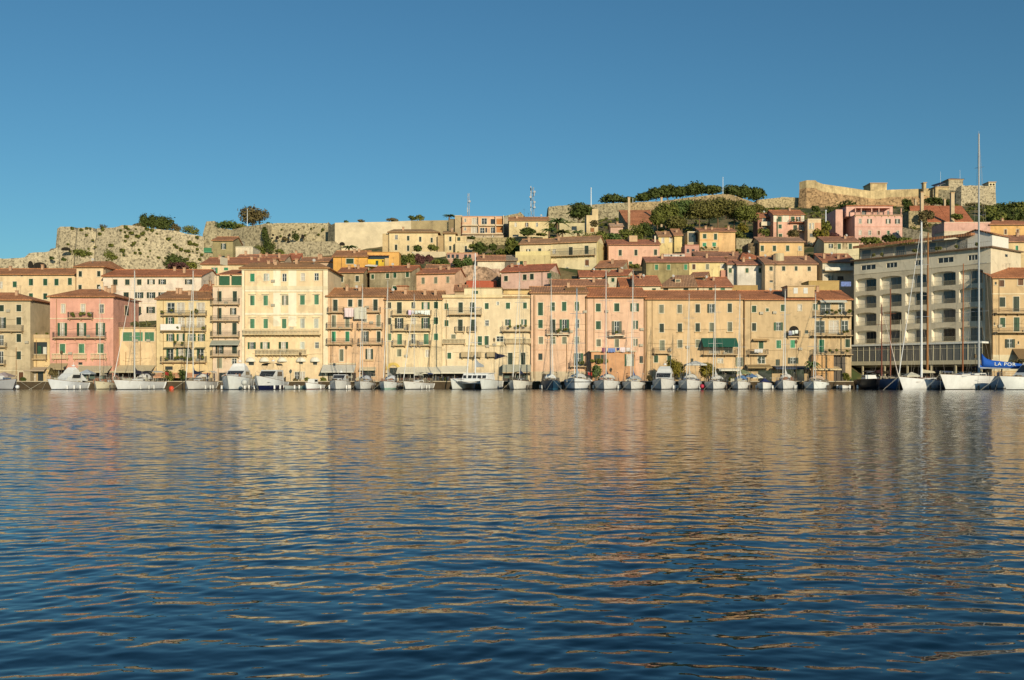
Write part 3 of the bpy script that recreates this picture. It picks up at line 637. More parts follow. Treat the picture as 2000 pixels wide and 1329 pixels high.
h.balcony(75, 465, 601, 565, 'r', 1.1, plants=5); h.balcony(70, 460, 736, 690, 'r', 1.1, plants=2); h.block(75, 250, 682, 734, -1.15, -1.09, 'canvas_screen', paint('#f6e6cd'))
h.balcony(185, 340, 876, 840, 'r', 1.1, plants=2); h.balcony(70, 462, 1005, 960, 'r', 1.1, plants=8); h.awning(90, 180, 880, 893, .7, '#6d6a4a', .05); h.awning(360, 450, 880, 893, .7, '#6d6a4a', .05)
for x in (120, 205, 285, 385): h.block(x - 8, x + 8, 890, 985, -.12, -.06, 'shutter', shm('G'))
h.awning(40, 500, 1100, 1145, 3.0, '#e0a070'); h.shop(50, 495, 1148)
h = H('B', 395, 520, 405, 213, 8, 'narrow red-roofed attic wedge rising behind the orange-yellow house', '#e7b27a', yb=520, roof={'y': 345, 'd': 4, 'ch': 0, 'c': '#b25f3a'})
h = H('B', 512, 762, 355, 205, 12, 'narrow pinkish six-storey house with two big green roller blinds at the top', '#efcda4',
      wins=[('c',[570,703],395,485,36,'D'),('c',[570],540,632,36,'D'),('o',[690],540,598,26,'D'),('c',[567,700],670,770,38,'D'),('o',[572],865,935,34,'D'),('c',[700],865,935,42,'D'),('w',[697],977,1024,42),('c',[570],975,1060,42,'Y'),('k',[640],1100,1185,150)])
for y, yr in ((507, 460), (650, 610), (786, 742), (954, 908)): h.balcony(503, 748, y, yr, 'r', 1.1)
h.block(512, 762, 345, 356, -.25, 12, 'cornice', wallm('#e2c08a')); h.block(540, 560, 252, 345, .3, 1, 'pillar', wallm('#e9cb9a')); h.block(655, 668, 252, 345, .3, 1, 'pillar', wallm('#e9cb9a'))
h.block(562, 655, 262, 345, .5, .7, 'roller_blind', shm('G')); h.block(670, 762, 262, 345, .5, .7, 'roller_blind', shm('G')); h.block(512, 762, 258, 345, 1.2, 11, 'attic_wall', wallm('#e9cb9a'))
b = MB(); x0, x1 = h.lx(545), h.lx(768); z = h.lz(255); b.loft([[(x0, -.2, z), (x1, -.2, z), (x1, -.2, z + .15), (x0, -.2, z + .15)], [(x0 + 1.5, 6, h.lz(215, 6)), (x1, 6, h.lz(215, 6)), (x1, 6, h.lz(215, 6) + .15), (x0 + 1.5, 6, h.lz(215, 6) + .15)]]); b.build('roof', roofm('#b25f3a'), h.t)
h.awning(503, 752, 820, 862, 1.3, '#a9a488')
h = H('B', 764, 1508, 200, 205, 16, 'grand pale-yellow palazzo with a balustraded balcony and domed white awnings', '#fbd89e', name='palazzo', trim=wallm('#fbe6b4', .1), dirty=.14,
      wins=[('c',[855],243,312,38,'B'),('h',[970],243,305,34,'P'),('w',[1132],243,310,38),('w',[1292],240,305,34),('w',[1410],238,302,38),('c',[855,970],432,518,38,'T'),('h',[1128],432,515,38,'Y'),('c',[1288],430,512,40,'T'),('c',[1410],427,510,38,'T'),
            ('c',[855,970,1130],635,716,38,'T'),('c',[1288,1408],632,713,38,'P'),('o',[850],836,895,34),('o',[965],836,895,40),('o',[1124],834,920,40),('c',[1287],834,895,38,'P'),('w',[1413],836,888,34),
            ('k',[845],1005,1035,46),('k',[1275],1005,1025,34),('k',[1397],1003,1032,36),('w',[1240,1288],1092,1160,40)],
      roof={'y': 152, 't': 'h', 'd': 8, 'x': (860, 1420), 'c': '#b0713f', 'ch': 3})
h.balcony(785, 1450, 768, 728, 'b', 1.3, 16, col='#e8c78c'); h.balcony(893, 1335, 942, 900, 'b', 1.1, 14, col='#e8c78c')
h.band(203, 214, proud=.3); h.band(352, 382, proud=.12); h.band(398, 404); h.band(600, 606); h.band(775, 780)
for x0, x1 in ((764, 790), (1466, 1508)): h.block(x0, x1, 214, 1185, -.1, -.003, 'pilaster', wallm('#fbe6b4', .1))
for x0, x1, y0, y1 in ((815, 1030, 216, 350), (1240, 1440, 216, 350), (815, 1030, 410, 596), (1240, 1440, 410, 596), (815, 1030, 610, 700), (1240, 1440, 610, 700)):
    pass
for x in (840, 958, 1113, 1275, 1397):
    b = MB(); c = (h.lx(x), 0, h.lz(1005)); r = 44 * h.sc; rr = []
    for k in range(6):
        t_ = math.pi / 2 * k / 5; q = math.cos(t_) if k < 5 else .05; rr.append([(c[0] + r*q*math.cos(math.pi + math.pi*j/10), -.01 + r*.8*q*math.sin(math.pi + math.pi*j/10), c[2] + r*.95*math.sin(t_)) for j in range(11)])
    b.loft(rr, close=False, cap=False); b.build('domed_awning', paint('#efe0bd', .9), h.t, smooth=True)
for x0, x1 in ((1036, 1100), (1166, 1236)):
    for y0, y1 in ((216, 350), (408, 596), (610, 700)): h.block(x0, x1, y0, y1, -.05, -.004, 'pilaster', wallm('#fdecc0', .06))
h.band(382, 397, proud=.04, col='#fdecc0'); h.band(583, 599, proud=.04, col='#fdecc0')
for x in (855, 970, 1130, 1288, 1410): h.block(x - 32, x + 32, 418, 424, -.3, -.01, 'cornice', wallm('#f6dfae')); h.block(x - 32, x + 32, 619, 624, -.3, -.01, 'cornice', wallm('#f6dfae'))
h.pipe(790, 205, 1180); h.pipe(1466, 205, 1180)
h = H('C', 40, 542, 437, 205, 12, 'pinkish-beige house with white sheets drying at its top balconies', '#efbe8b', trim=wallm('#f3dfb6', .1),
      wins=[('c',[111],468,566,38,'D'),('c',[240],467,530,38,'D'),('c',[327],467,530,38,'D'),('c',[458],466,562,38,'D'),('c',[98,215],603,705,34,'Y'),('w',[367],602,660,30),('c',[484],600,700,34,'Y'),('c',[97,215],744,830,34,'B'),('o',[370],742,832,30,'D'),('c',[486],742,834,32,'D'),('c',[164],898,1000,34,'Y'),('o',[405],895,990,32,'D'),('k',[395],1068,1130,120)],
      roof={'y': 375, 'd': 7, 'ch': 2, 'c': '#ad6a40'})
for a in ((50,190,577,535),(368,506,575,535),(40,266,717,670),(308,526,716,670),(40,268,851,806),(315,526,851,806)): h.balcony(*a)
h.band(1017, 1025, 50, 290, .2); h.awning(5, 290, 1030, 1100, 2.5, '#d2c7ab'); h.shop(45, 290, 1102); h.awning(325, 465, 1050, 1082, 1.0, '#d9c193'); h.block(190, 375, 440, 530, -.03, -.004, 'white_panel', wallm('#f4ead0', .1)) if False else None
h.block(362, 445, 985, 1000, -.3, -.004, 'window_box', wallm('#d9b07c'))
for X in (550,): h.pipe(X - 12, 440, 1150)
h = H('C', 546, 1032, 465, 205, 12, 'yellow house with a dark arched passage and a line of white washing', '#efcf98', trim=wallm('#f6e2ae', .1),
      wins=[('c',[580],492,545,28,'D'),('c',[665],490,588,42,'D'),('c',[785],490,545,32,'D'),('o',[893],490,552,34,'G'),('c',[982],487,545,36,'G'),('c',[580],627,685,28,'D'),('o',[664],627,718,36,'D'),('w',[788],627,680,36),('o',[893],625,718,36,'G'),('c',[982],622,680,36,'G'),
            ('c',[577],762,820,32,'T'),('c',[667],765,855,40,'T'),('w',[785],765,850,38),('c',[897],765,855,42,'T'),('c',[982],762,818,36,'T'),('c',[664],898,960,36,'Y'),('w',[908],903,965,34),('k',[612],1058,1180,66),('k',[760],1115,1180,180),('k',[950],1115,1180,140)],
      roof={'y': 400, 'd': 7, 'ch': 3, 'c': '#ad6a40'})
h.balcony(603, 742, 600, 562); h.balcony(742, 945, 601, 563); h.balcony(600, 738, 734, 682, 'r'); h.balcony(742, 940, 735, 684, 'r'); h.balcony(608, 725, 861, 822); h.balcony(760, 825, 861, 822); h.balcony(835, 942, 861, 822)
b = MB(); x0, x1 = h.lx(572), h.lx(652); cx = (x0 + x1) / 2; r0 = (x1 - x0) / 2; zc = h.lz(1075)
P = [(cx + (r0 + .55) * math.cos(math.pi * k / 12), zc + (r0 + .55) * math.sin(math.pi * k / 12)) for k in range(13)]; Q = [(cx + r0 * math.cos(math.pi * k / 12), zc + r0 * math.sin(math.pi * k / 12)) for k in range(13)]
b.loft([[(P[k][0], -.18, P[k][1]), (P[k][0], -.003, P[k][1]), (Q[k][0], -.003, Q[k][1]), (Q[k][0], -.18, Q[k][1])] for k in range(13)]); b.build('arch_trim', wallm('#e8bf55', .1), h.t)
h.awning(652, 1032, 1050, 1110, 3.0, '#e9d9b2'); h.shop(660, 1028, 1112); h.pipe(925, 735, 1060)
h = H('D', 60, 826, 452, 205.5, 12, 'long cream-yellow house with a balustraded terrace and grey box balconies', '#f0d3a0', trim=wallm('#f6e6bb', .1),
      wins=[('c',[97],500,552,34),('c',[220],492,580,38,'D'),('c',[321],492,580,38,'D'),('c',[446],498,550,34),('w',[541],487,514,20),('c',[630],495,548,36),('c',[777],493,546,32),('c',[98],646,698,34),('c',[218],640,740,40,'D'),('c',[325],640,740,36,'D'),('w',[448],646,694,32),('h',[622],640,692,32),('h',[760],640,686,32),
            ('c',[158],770,810,38,'Y'),('c',[387],785,865,36,'G'),('c',[445],783,864,36,'G'),('w',[560],785,830,60),('c',[122],928,980,34),('c',[650,761],928,1030,40,'D'),('k',[160],1112,1180,180),('w',[630],1108,1180,60),('w',[720],1108,1180,60)])
h.block(60, 826, 426, 453, -.15, .15, 'parapet', wallm('#eed396')); h.block(60, 826, 450, 456, -.3, -.153, 'cornice', wallm('#c9a36a'))
h.block(250, 582, 366, 426, .6, 8, 'penthouse', wallm('#f0d7a0')); h.block(590, 830, 378, 426, 1, 8, 'penthouse', wallm('#e8c27c')); h.block(332, 370, 390, 416, .52, .59, 'shutter', shm('G'))
b = MB(); b.loft([[(h.lx(585), -.4, h.lz(448)), (h.lx(826), -.4, h.lz(448)), (h.lx(826), -.4, h.lz(444)), (h.lx(585), -.4, h.lz(444))], [(h.lx(590), 1.4, h.lz(418, 1.4)), (h.lx(826), 1.4, h.lz(418, 1.4)), (h.lx(826), 1.4, h.lz(414, 1.4)), (h.lx(590), 1.4, h.lz(414, 1.4))]]); b.build('roof_strip', roofm('#b8845a'), h.t)
h.block(580, 830, 372, 378, .3, 9, 'roof_slab', roofm('#a87a55')); h.block(245, 586, 361, 366, .3, 9, 'roof_slab', roofm('#a87a55'))
h.balcony(118, 405, 595, 545, 'r', 1.4); h.balcony(172, 258, 742, 702, 'r', .6); h.balcony(278, 360, 742, 702, 'r', .6); h.balcony(575, 832, 739, 700, 'r', 1.2, plants=4)
h.balcony(60, 265, 846, 822, 'b', .6, 2); h.balcony(603, 828, 843, 820, 'b', .6, 2); h.balcony(225, 398, 960, 922, 's', 1.1, 3, col='#b39a6e'); h.balcony(447, 530, 958, 922, 's', 1.1, 2, col='#b39a6e')
h.balcony(583, 826, 1097, 1032, 'g', 2.0, 3); h.awning(0, 290, 1040, 1108, 3, '#eadbb5'); h.shop(64, 290, 1110); h.shop(585, 800, 1108); h.block(270, 600, 862, 868, -.3, -.01, 'ledge', wallm('#e3c68c'))
b = MB(); b.box(h.lx(800), h.lx(826), -.01, .0, h.lz(826), h.lz(450)); b.build('shadow_gap', mat('old_render', alb('#8a7350'), .9), h.t) if False else None
h = H('E', 76, 563, 410, 205, 12, 'pink house whose long balcony has flower pots, left of the two pink houses', '#f0be92', trim=wallm('#f3e0b4', .1),
      wins=[('c',[158],494,605,42),('c',[263],492,565,38),('c',[363],488,566,38),('c',[474],487,565,34),('c',[158],643,714,38),('c',[266],640,755,42,'D'),('o',[365],640,750,40,'G'),('w',[477],640,712,32),('c',[162,268],790,850,38,'Y'),('c',[365],790,850,38,'Y'),('c',[472],790,850,38,'Y'),('k',[157],934,990,36,'N'),('o',[487],932,1038,40,'G'),('k',[200],1110,1180,60),('w',[420],1110,1180,60)],
      roof={'y': 362, 'd': 7, 'ch': 1, 'c': '#b3714a'})
h.balcony(210, 413, 767, 722, 'r', 1.0, plants=4, col='#f0dcb2'); h.band(410, 418); h.band(903, 906, proud=.04, col='#d29a70'); h.pipe(100, 430, 1150); h.pipe(548, 440, 1150); h.balcony(412, 552, 1046, 1010, 'r', 1.2, plants=3); h.band(1090, 1180, proud=.05, col='#dcc497', name='plinth')
h.block(375, 548, 355, 388, 2, 4.5, 'attic_pergola', mat('old_wood', (.14, .09, .05), .9)); h.pipe(385, 840, 1100)
h = H('E', 566, 1066, 440, 205, 12, 'pink house with a projecting ground-floor annex and coloured washing', '#efbc92', trim=wallm('#f3e0b4', .1),
      wins=[('c',[658],502,572,42),('c',[818],500,570,44),('o',[973],500,570,36,'G'),('c',[659],655,725,42),('o',[818],655,763,42,'Y'),('h',[975],650,722,26),('c',[661],812,872,38,'Y'),('c',[819],810,880,36,'Y'),('h',[975],808,868,24,'Y'),('k',[1030],957,1017,30)],
      roof={'y': 373, 'd': 7, 'ch': 0, 'c': '#b8623a', 'ov': .8})
h.balcony(748, 880, 778, 738, 'r', 1.2, plants=1, col='#f0dcb2'); h.block(590, 965, 920, 1180, -2.4, -.003, 'annex', wallm('#e0a06a')); h.block(575, 975, 912, 922, -2.8, -.01, 'annex_roof', wallm('#ead0a0'))
for x, w_ in ((640, 26), (690, 20)): h.block(x - w_, x + w_, 948, 1012, -2.46, -2.41, 'shutter', shm('D'))
h.block(890, 940, 942, 1045, -2.46, -2.41, 'door', paint('#dfd2b0')); h.block(875, 889, 942, 1045, -2.47, -2.42, 'shutter', shm('G')); h.block(941, 955, 942, 1045, -2.47, -2.42, 'shutter', shm('G')); h.plants(600, 740, 1020, 6, .7, -2.9); h.pipe(555, 445, 1170); h.pipe(1055, 445, 1170)
h.band(441, 447); h.block(750, 900, 796, 802, -.5, -.01, 'rod', iron)
h = H('F', 95, 937, 462, 205, 12, 'wide ochre-yellow house with a dark green awning over its balcony', '#e2b981',
      wins=[('c',[230],513,584,38,'Y'),('c',[387],512,583,38,'Y'),('c',[543],508,580,38,'D'),('o',[662],506,582,34,'D'),('c',[821],502,577,36,'D'),('c',[232],676,750,38,'D'),('c',[389],674,750,38,'D'),('c',[543],672,745,38,'D'),('c',[665],668,745,38,'Y'),('c',[822],663,743,38,'Y'),('c',[236],820,905,42,'Y'),('c',[390],818,883,40,'Y'),('c',[546],815,880,38,'Y'),('w',[690],855,930,90,'D'),('w',[810],850,930,70),
            ('c',[183],950,1012,34,'G'),('c',[297],950,1010,34,'G'),('k',[494],977,1012,24),('w',[738],978,1015,44),('o',[905],968,1046,32,'Y'),('k',[800],1085,1175,160)],
      roof={'y': 397, 'd': 7, 'ch': 0, 'c': '#b8663c'})
h.balcony(160, 300, 930, 885, 'r', 1.1); h.balcony(583, 882, 941, 895, 'r', 1.4); h.awning(575, 878, 800, 878, 2.2, '#255a45', .15); h.pipe(84, 465, 1180); h.pipe(104, 465, 1180); h.awning(710, 900, 1060, 1085, 2.4, '#ecdfbd', .3)
for x in (390, 545, 665, 822): h.block(x - 28, x + 28, 748, 753, -.25, -.01, 'sill', wallm('#d9aa66'))
h = H('G', 66, 987, 466, 205, 12, 'ochre house with an arched loggia opening and two deep balconies beside the hotel', '#d3b07c',
      wins=[('c',[145],521,577,38),('c',[260],543,570,24),('c',[396],511,568,38),('w',[541],510,564,30),('c',[676],505,556,38),('c',[145],671,738,36,'D'),('o',[355],665,735,38),('k',[600],733,762,28),('w',[765],500,596,80),('w',[905],495,592,50,'D'),('w',[715],652,752,80),('w',[835],650,758,80),('w',[930],650,742,56),
            ('c',[206],828,892,40,'G'),('c',[358],820,888,40,'B'),('c',[479],818,885,40,'B'),('c',[730],815,922,42,'B'),('c',[955],810,880,40,'G'),('w',[210],955,1020,60),('k',[350],985,1040,36),('o',[483],970,1022,44,'D'),('c',[748],965,1015,38,'B'),('k',[240],1080,1175,120),('k',[500],1070,1175,160),('k',[700],1080,1175,120)],
      roof={'y': 397, 'd': 7, 'ch': 1, 'c': '#b8623a'})
h.block(432, 665, 352, 448, -.25, 4, 'dormer', wallm('#dcb47a')); h.block(425, 672, 345, 353, -.5, 4.3, 'dormer_roof', wallm('#cda878'))
for x in (502, 588): h.block(x - 18, x + 18, 366, 416, -.3, -.26, 'dormer_window', paint('#d8cfb8'))
b = MB(); x0, x1 = h.lx(447), h.lx(533); cx, r0, zc = (x0+x1)/2, (x1-x0)/2, h.lz(738)
b.prism([(x0, h.lz(783)), (x1, h.lz(783))] + [(cx + r0*math.cos(math.pi*k/12), zc + r0*math.sin(math.pi*k/12)) for k in range(13)], -.02, .0); b.build('loggia_opening', mat('dark_opening', (.02,)*3), h.t)
h.balcony(430, 540, 786, 740, 'r', .7, plants=2); h.balcony(665, 978, 606, 562, 'r', 1.3, 6, plants=7); h.balcony(640, 980, 778, 736, 'r', 1.6, 9, plants=2); h.balcony(92, 258, 941, 900, 'r', 1.3); h.balcony(642, 985, 941, 900, 'r', 1.3, plants=3)
h.awning(705, 935, 462, 492, 1.3, '#d9cfae', .1); h.awning(130, 270, 806, 822, 1.2, '#cba36b', .05); h.awning(70, 280, 1030, 1062, 2.2, '#a98c5c'); h.awning(300, 585, 1042, 1070, 3.0, '#3d4652', .3); h.awning(600, 870, 1045, 1078, 2.4, '#e8c890', .25)
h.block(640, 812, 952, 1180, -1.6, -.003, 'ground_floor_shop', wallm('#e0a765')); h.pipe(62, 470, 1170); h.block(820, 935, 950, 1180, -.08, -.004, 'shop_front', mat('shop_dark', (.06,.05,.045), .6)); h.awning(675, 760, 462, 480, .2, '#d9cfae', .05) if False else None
h = H('H', 1129, 1560, 427, 205, 13, 'ochre house cut by the right edge of the picture, right of the hotel', '#d8b27a',
      wins=[('k',[1157],460,480,14),('c',[1202],446,495,36,'N'),('c',[1342],436,485,40,'N'),('c',[1206],574,644,42,'D'),('c',[1309],568,678,44,'D'),('c',[1208],725,795,38,'G'),('c',[1312],722,826,42,'G'),('k',[1148],760,780,10),('o',[1262],884,948,36,'D'),('k',[1325],900,920,12),('c',[1450],500,560,40,'N'),('c',[1450],640,700,40,'D')],
      roof={'y': 362, 'd': 7, 'ch': 1, 'c': '#b8623a'})
h.balcony(1142, 1500, 690, 664, 'r', 1.3, 5); h.balcony(1142, 1500, 832, 804, 'r', 1.6, 3); h.band(545, 552); h.pipe(1133, 430, 1030); h.band(1000, 1120, proud=.05, col='#e3cf9f', name='plinth'); h.awning(1280, 1500, 955, 1030, 2.6, '#8a6c46', .1)

# ------------------------------------------------------------------ the hotel, turned toward the left
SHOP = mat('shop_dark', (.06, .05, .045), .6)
def hotel():
    Pl = Vector((W(1668, 0, 231.5).x, 231.5, QZ)); Pr = Vector((W(1935, 0, 207).x, 207, QZ)); d = Pr - Pl; L = d.length; ux, uy = d.x / L, d.y / L
    t = thing('hotel', 'large cream-grey hotel with rows of arched balcony niches and a glazed lower terrace', 'hotel', Pl, rz=math.atan2(uy, ux))
    def lx(px): r = (px - 1000) / F; return (r * Pl.y - Pl.x) / (ux - uy * r)
    def zz(py, px=1914): return CH + (HZ - py) * (Pl.y + uy * lx(px)) / F - QZ
    cols = [(1671.5, 1711.6), (1718.5, 1761), (1768.3, 1810), (1819.5, 1866.5), (1873, 1920)]; rows = [(524.5, 553), (561, 589), (598.5, 627), (637, 665)]
    hs = [(lx(a), lx(b_), zz(r1), zz(r0)) for a, b_ in cols for r0, r1 in rows]; top = zz(486); wm = wallm('#e4cfa4', .1); wu = wallm('#f2e0b6', .06); wr = wallm('#f8e6bf', .04); D = 14; rec = 1.05
    att = [(lx(a), lx(b_), zz(507), zz(497)) for a, b_ in ((1682, 1710), (1731, 1752), (1787, 1803), (1832, 1862), (1891, 1909))]
    b = MB(); bu = MB(); zsp = zz(516); allh = [(*q, rec) for q in hs] + [(*q, .25) for q in att]
    xs = sorted({0, L, *[q[0] for q in allh], *[q[1] for q in allh]}); zs = sorted({0, top, zsp, *[q[2] for q in allh], *[q[3] for q in allh]})
    for z0, z1 in zip(zs, zs[1:]):
        for x0, x1 in zip(xs, xs[1:]):
            cx, cz = (x0+x1)/2, (z0+z1)/2
            if not any(q[0] < cx < q[1] and q[2] < cz < q[3] for q in allh): (bu if cz > zsp else b).quad((x0,0,z0),(x1,0,z0),(x1,0,z1),(x0,0,z1))
    for x0, x1, z0, z1, r in allh:
        b, keep = MB(), b
        b.quad((x0,0,z0),(x0,r,z0),(x0,r,z1),(x0,0,z1)); b.quad((x1,0,z0),(x1,0,z1),(x1,r,z1),(x1,r,z0)); b.quad((x0,0,z0),(x1,0,z0),(x1,r,z0),(x0,r,z0)); b.quad((x0,0,z1),(x0,r,z1),(x1,r,z1),(x1,0,z1)); b.quad((x0,r,z0),(x1,r,z0),(x1,r,z1),(x0,r,z1)); b.build('balcony_recess' if r > 1 else 'window_recess', wr if r > 1 else wu, t); b = keep
    bu.build('attic_wall', wu, t)
    b.quad((L,0,0),(L,D,0),(L,D,top),(L,0,top)); b.quad((0,0,0),(0,0,top),(0,D,top),(0,D,0)); b.quad((0,D,0),(0,D,top),(L,D,top),(L,D,0)); b.quad((0,0,top),(L,0,top),(L,D,top),(0,D,top))
    b.build('wall', wm, t)
    for i, (x0, x1, z0, z1) in enumerate(hs):
        m = MB(); n = 10; c = (x0+x1)/2; a = (x1-x0)/2          # segmental arch filling the head of the niche
        m.loft([[(c + a*math.cos(math.pi*(1-k/n)), .003, z1 + .003), (c + a*math.cos(math.pi*(1-k/n)), .003, z1 - .5 + .47*math.sin(math.pi*k/n))] for k in range(n+1)], close=False, cap=False)
        bo = m.build('niche_arch', wm, t)
        m = MB(); m.box(x0 + (x1-x0)*.42, x1 - .35, rec - .09, rec - .04, z0 + .02, z1 - .35); w_ = m.build('glass_door', glassb if i % 3 else glass, t)
        m = MB(); xx0, xx1 = x0 + (x1-x0)*.42, x1 - .35
        for x in (xx0, (xx0*2+xx1)/3, (xx0+2*xx1)/3, xx1 - .06): m.box(x, x + .06, rec - .15, rec - .092, z0 + .02, z1 - .35)
        m.build('door_frame', paint('#8d7c5e'), w_)
        m = MB(); nb = int((x1-x0)/.16)
        for k in range(nb): x = x0 + .05 + (x1-x0-.1)*k/nb; m.box(x, x+.02, .05, .07, z0, z0 + .95)
        m.box(x0, x1, .04, .08, z0 + .95, z0 + 1.0); m.build('railing', paint('#b9a880'), t)
    for x0, x1, z0, z1 in att:
        m = MB(); m.box(x0+.02, x1-.02, .18, .22, z0+.02, z1-.02); g = m.build('attic_window', glass, t)
        m = MB()
        for k in (1, 2): x = x0 + (x1-x0)*k/3; m.box(x-.05, x+.05, .12, .175, z0+.02, z1-.02)
        m.build('sash', paint('#e9dfc4'), g)
    z = zz(516); m = MB(); m.box(-.1, L + .1, -.08, -.003, z, z + .12); m.build('string_course', wm, t)
    m = MB(); m.box(-.5, L + .7, -.9, D, top + .003, top + .25); m.build('terrace_slab', paint('#8a6b4a'), t)
    m = MB(); m.box(.6, L - 5, 1.6, D - 1, top + .25, zz(459.5)); pw = m.build('penthouse', wallm('#f0deb2', .08), t)
    x = 1.2
    while x < L - 7.5:
        w_ = rng.uniform(1.4, 2.6); m = MB(); m.box(x, x + w_, 1.5, 1.58, top + .3, top + 2.5); g = m.build('glass_door', glassb if rng.random() < .6 else curtain, t); x += w_ + rng.uniform(.3, .9)
    m = MB(); rz_ = zz(458); m.loft([[(0, -.5, rz_ - .15), (L - 4, -.5, rz_ - .15), (L - 4, -.5, rz_ + .45), (0, -.5, rz_ + .45)], [(1, 7, rz_ + 1.1), (L - 4, 7, rz_ + 1.1), (L - 4, 7, rz_ + 1.3), (1, 7, rz_ + 1.3)]]); m.build('roof', roofm('#a5603c'), t)
    m = MB()
    for k in range(int(L / .5)): m.box(k*.5, k*.5 + .02, -.75, -.72, top + .25, top + 1.2)
    m.box(0, L + .5, -.76, -.71, top + 1.2, top + 1.25); m.build('railing', paint('#9a8a6c'), t)
    for k in range(9):
        q = MB(); leaves(q, (rng.uniform(1, L - 1), -.4, top + .9), (.5, .4, .6), 70, .2, rng); q.build('potted_plant', leafm('m'), t)
    # gabled white block and terrace on the corner
    m = MB(); m.prism([(L - 7.4, top + .25), (L - .4, top + .25), (L - .4, top + 2.9), (L - 3.8, top + 4.1), (L - 7.4, top + 3.1)], 1.5, 9); m.build('corner_penthouse', paint('#efe2c4', .9), t)
    m = MB(); m.loft([[(L-8, y, top+3.0), (L-3.8, y, top+4.25), (L-3.8, y, top+4.4), (L-8, y, top+3.15)] for y in (1.1, 9.3)]); m.loft([[(L-3.8, y, top+4.25), (L+.1, y, top+2.9), (L+.1, y, top+3.05), (L-3.8, y, top+4.4)] for y in (1.1, 9.3)]); m.build('corner_roof', roofm('#a5603c'), t)
    m = MB(); m.box(L + .003, L + .05, 6.5, 7.6, zz(499), zz(494)); m.build('side_window', glass, t)
    # glazed terrace at the foot, on posts
    z0, z1, z2, z3 = zz(712), zz(704), zz(672), zz(668.5); pr = 4.2; xa, xb = -1.2, L + .3
    m = MB(); m.box(xa, xb, -pr, -.003, z0, z1); gt = m.build('terrace_deck', paint('#d6c397', .9), t)
    m = MB(); m.box(xa, xb, -pr - .25, -.003, z2, z3); m.build('terrace_roof', paint('#efe6cc', .8), t)
    m = MB(); m.box(xa + .1, xb - .1, -pr + .1, -pr + .14, z1 + .002, z2 - .002); gl = m.build('terrace_glazing', glassb, t)
    m = MB(); n = 22
    for k in range(n + 1):
        x = xa + .1 + (xb - xa - .2) * k / n; r = .09 if k % 5 == 0 else .035; m.box(x - r, x + r, -pr + .02, -pr + .095, z1 + .002, z2 - .002)
    m.box(xa, xb, -pr + .03, -pr + .09, z1 + (z2-z1)*.72, z1 + (z2-z1)*.72 + .07)
    m.build('glazing_bars', paint('#e2d0a4'), gl)
    m = MB()
    for k in range(7): x = xa + .4 + (xb - xa - .8) * k / 6; m.box(x - .15, x + .15, -pr + .2, -pr + .5, 0, z0 - .002)
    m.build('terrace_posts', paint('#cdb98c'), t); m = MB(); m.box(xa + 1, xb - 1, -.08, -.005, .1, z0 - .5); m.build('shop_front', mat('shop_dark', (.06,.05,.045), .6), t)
hotel()
# ------------------------------------------------------------------ houses up the hill
def terr(view, x0, x1, yt, Y, D, label, wall, yb, rim=None, **k):
    h = House(view, x0, x1, yt, Y, D, label, wall, yb=yb, **k)
    h.block(x0, x1, yt - .6 * h.o[2], yt + .8 * h.o[2], -.12, D + .1, 'roof_slab', paint(rim or '#b58a5e')); return h
h = H('A', -260, 658, 250, 234, 14, 'long low cream house with green shutters behind the grey-beige house at the far left', '#f0cd95', yb=640,
      wins=[('c',[128],311,360,34),('c',[268,392,489],288,345,36),('c',[605],281,341,34),('w',[8],315,370,28),('c',[268,392],414,464,34),('c',[-110,-20],311,360,34),('k',[130],252,262,24),('k',[188],258,266,16)], roof={'y': 206, 'ch': 3, 'c': '#b5693c', 'an': 2})
h.pipe(655, 255, 470)
h = H('A', 662, 892, 187, 229, 17, 'tall cream house with an unpainted grey side wall between the two long houses', '#efc893', yb=640, wins=[('c',[695],222,270,28,'D'),('c',[855],221,268,28,'D'),('c',[693],341,390,28,'D'),('c',[853],339,375,28,'D')], roof={'y': 141, 't': 'h', 'x': (770, 960), 'd': 8, 'ch': 0, 'c': '#b5693c'})
h.block(894, 898, 200, 470, 1, 16, 'rendered_side_wall', wallm('#a08a68'))
h = H('A', 892, 1742, 264, 227, 17, 'long white-pink house with dark shutters behind the pink house and the cream wall', '#f6dcb9', yb=700,
      wins=[('c',[998,1102,1205],293,341,38,'D'),('o',[1308,1405],292,336,32,'D'),('c',[1092],405,450,44,'D'),('o',[1205,1308,1408],404,455,36,'D'),('c',[1208],530,585,26,'D'),('o',[1305],530,585,36,'D'),('o',[1632],292,336,30,'D'),('o',[1640],404,440,30,'D')],
      side=[('c',1808,310,355,1.0,'D')], roof={'y': 214, 'd': 8, 'ch': 2, 'c': '#b85f38'})
h.band(384, 388, proud=.05); h.band(497, 501, proud=.05)
h = H('B', 416, 1010, 160, 239, 12, 'cream house with blue-green shutters just above the house with green roller blinds', '#f0cf97', yb=420, wins=[('o',[528],191,240,26,'B'),('c',[627],191,215,36,'B')], roof={'y': 112, 'd': 7, 'ch': 3, 'c': '#ad5f3d'})
h = H('c', -20, 740, 930, 251, 10, 'low red-roofed house wedged between the grand palazzo and the stone rampart', '#e7c79c', yb=1010, wins=[('k',[672],945,975,22)], roof={'y': 852, 'd': 6, 'ch': 3, 'c': '#b06848'})
h = H('c', 790, 960, 915, 262, 5, 'tiny red-roofed shed on the skyline of roofs left of the orange house', '#c9a880', yb=1000, roof={'y': 838, 'd': 4, 'ch': 0, 'an': 0, 'c': '#ad5236'})
h = H('c', 1000, 1500, 948, 258, 9, 'long low brown-roofed house directly left of the orange house', '#e0b890', yb=1010, roof={'y': 893, 'd': 5, 'ch': 3, 'an': 0, 'c': '#a86a48'})
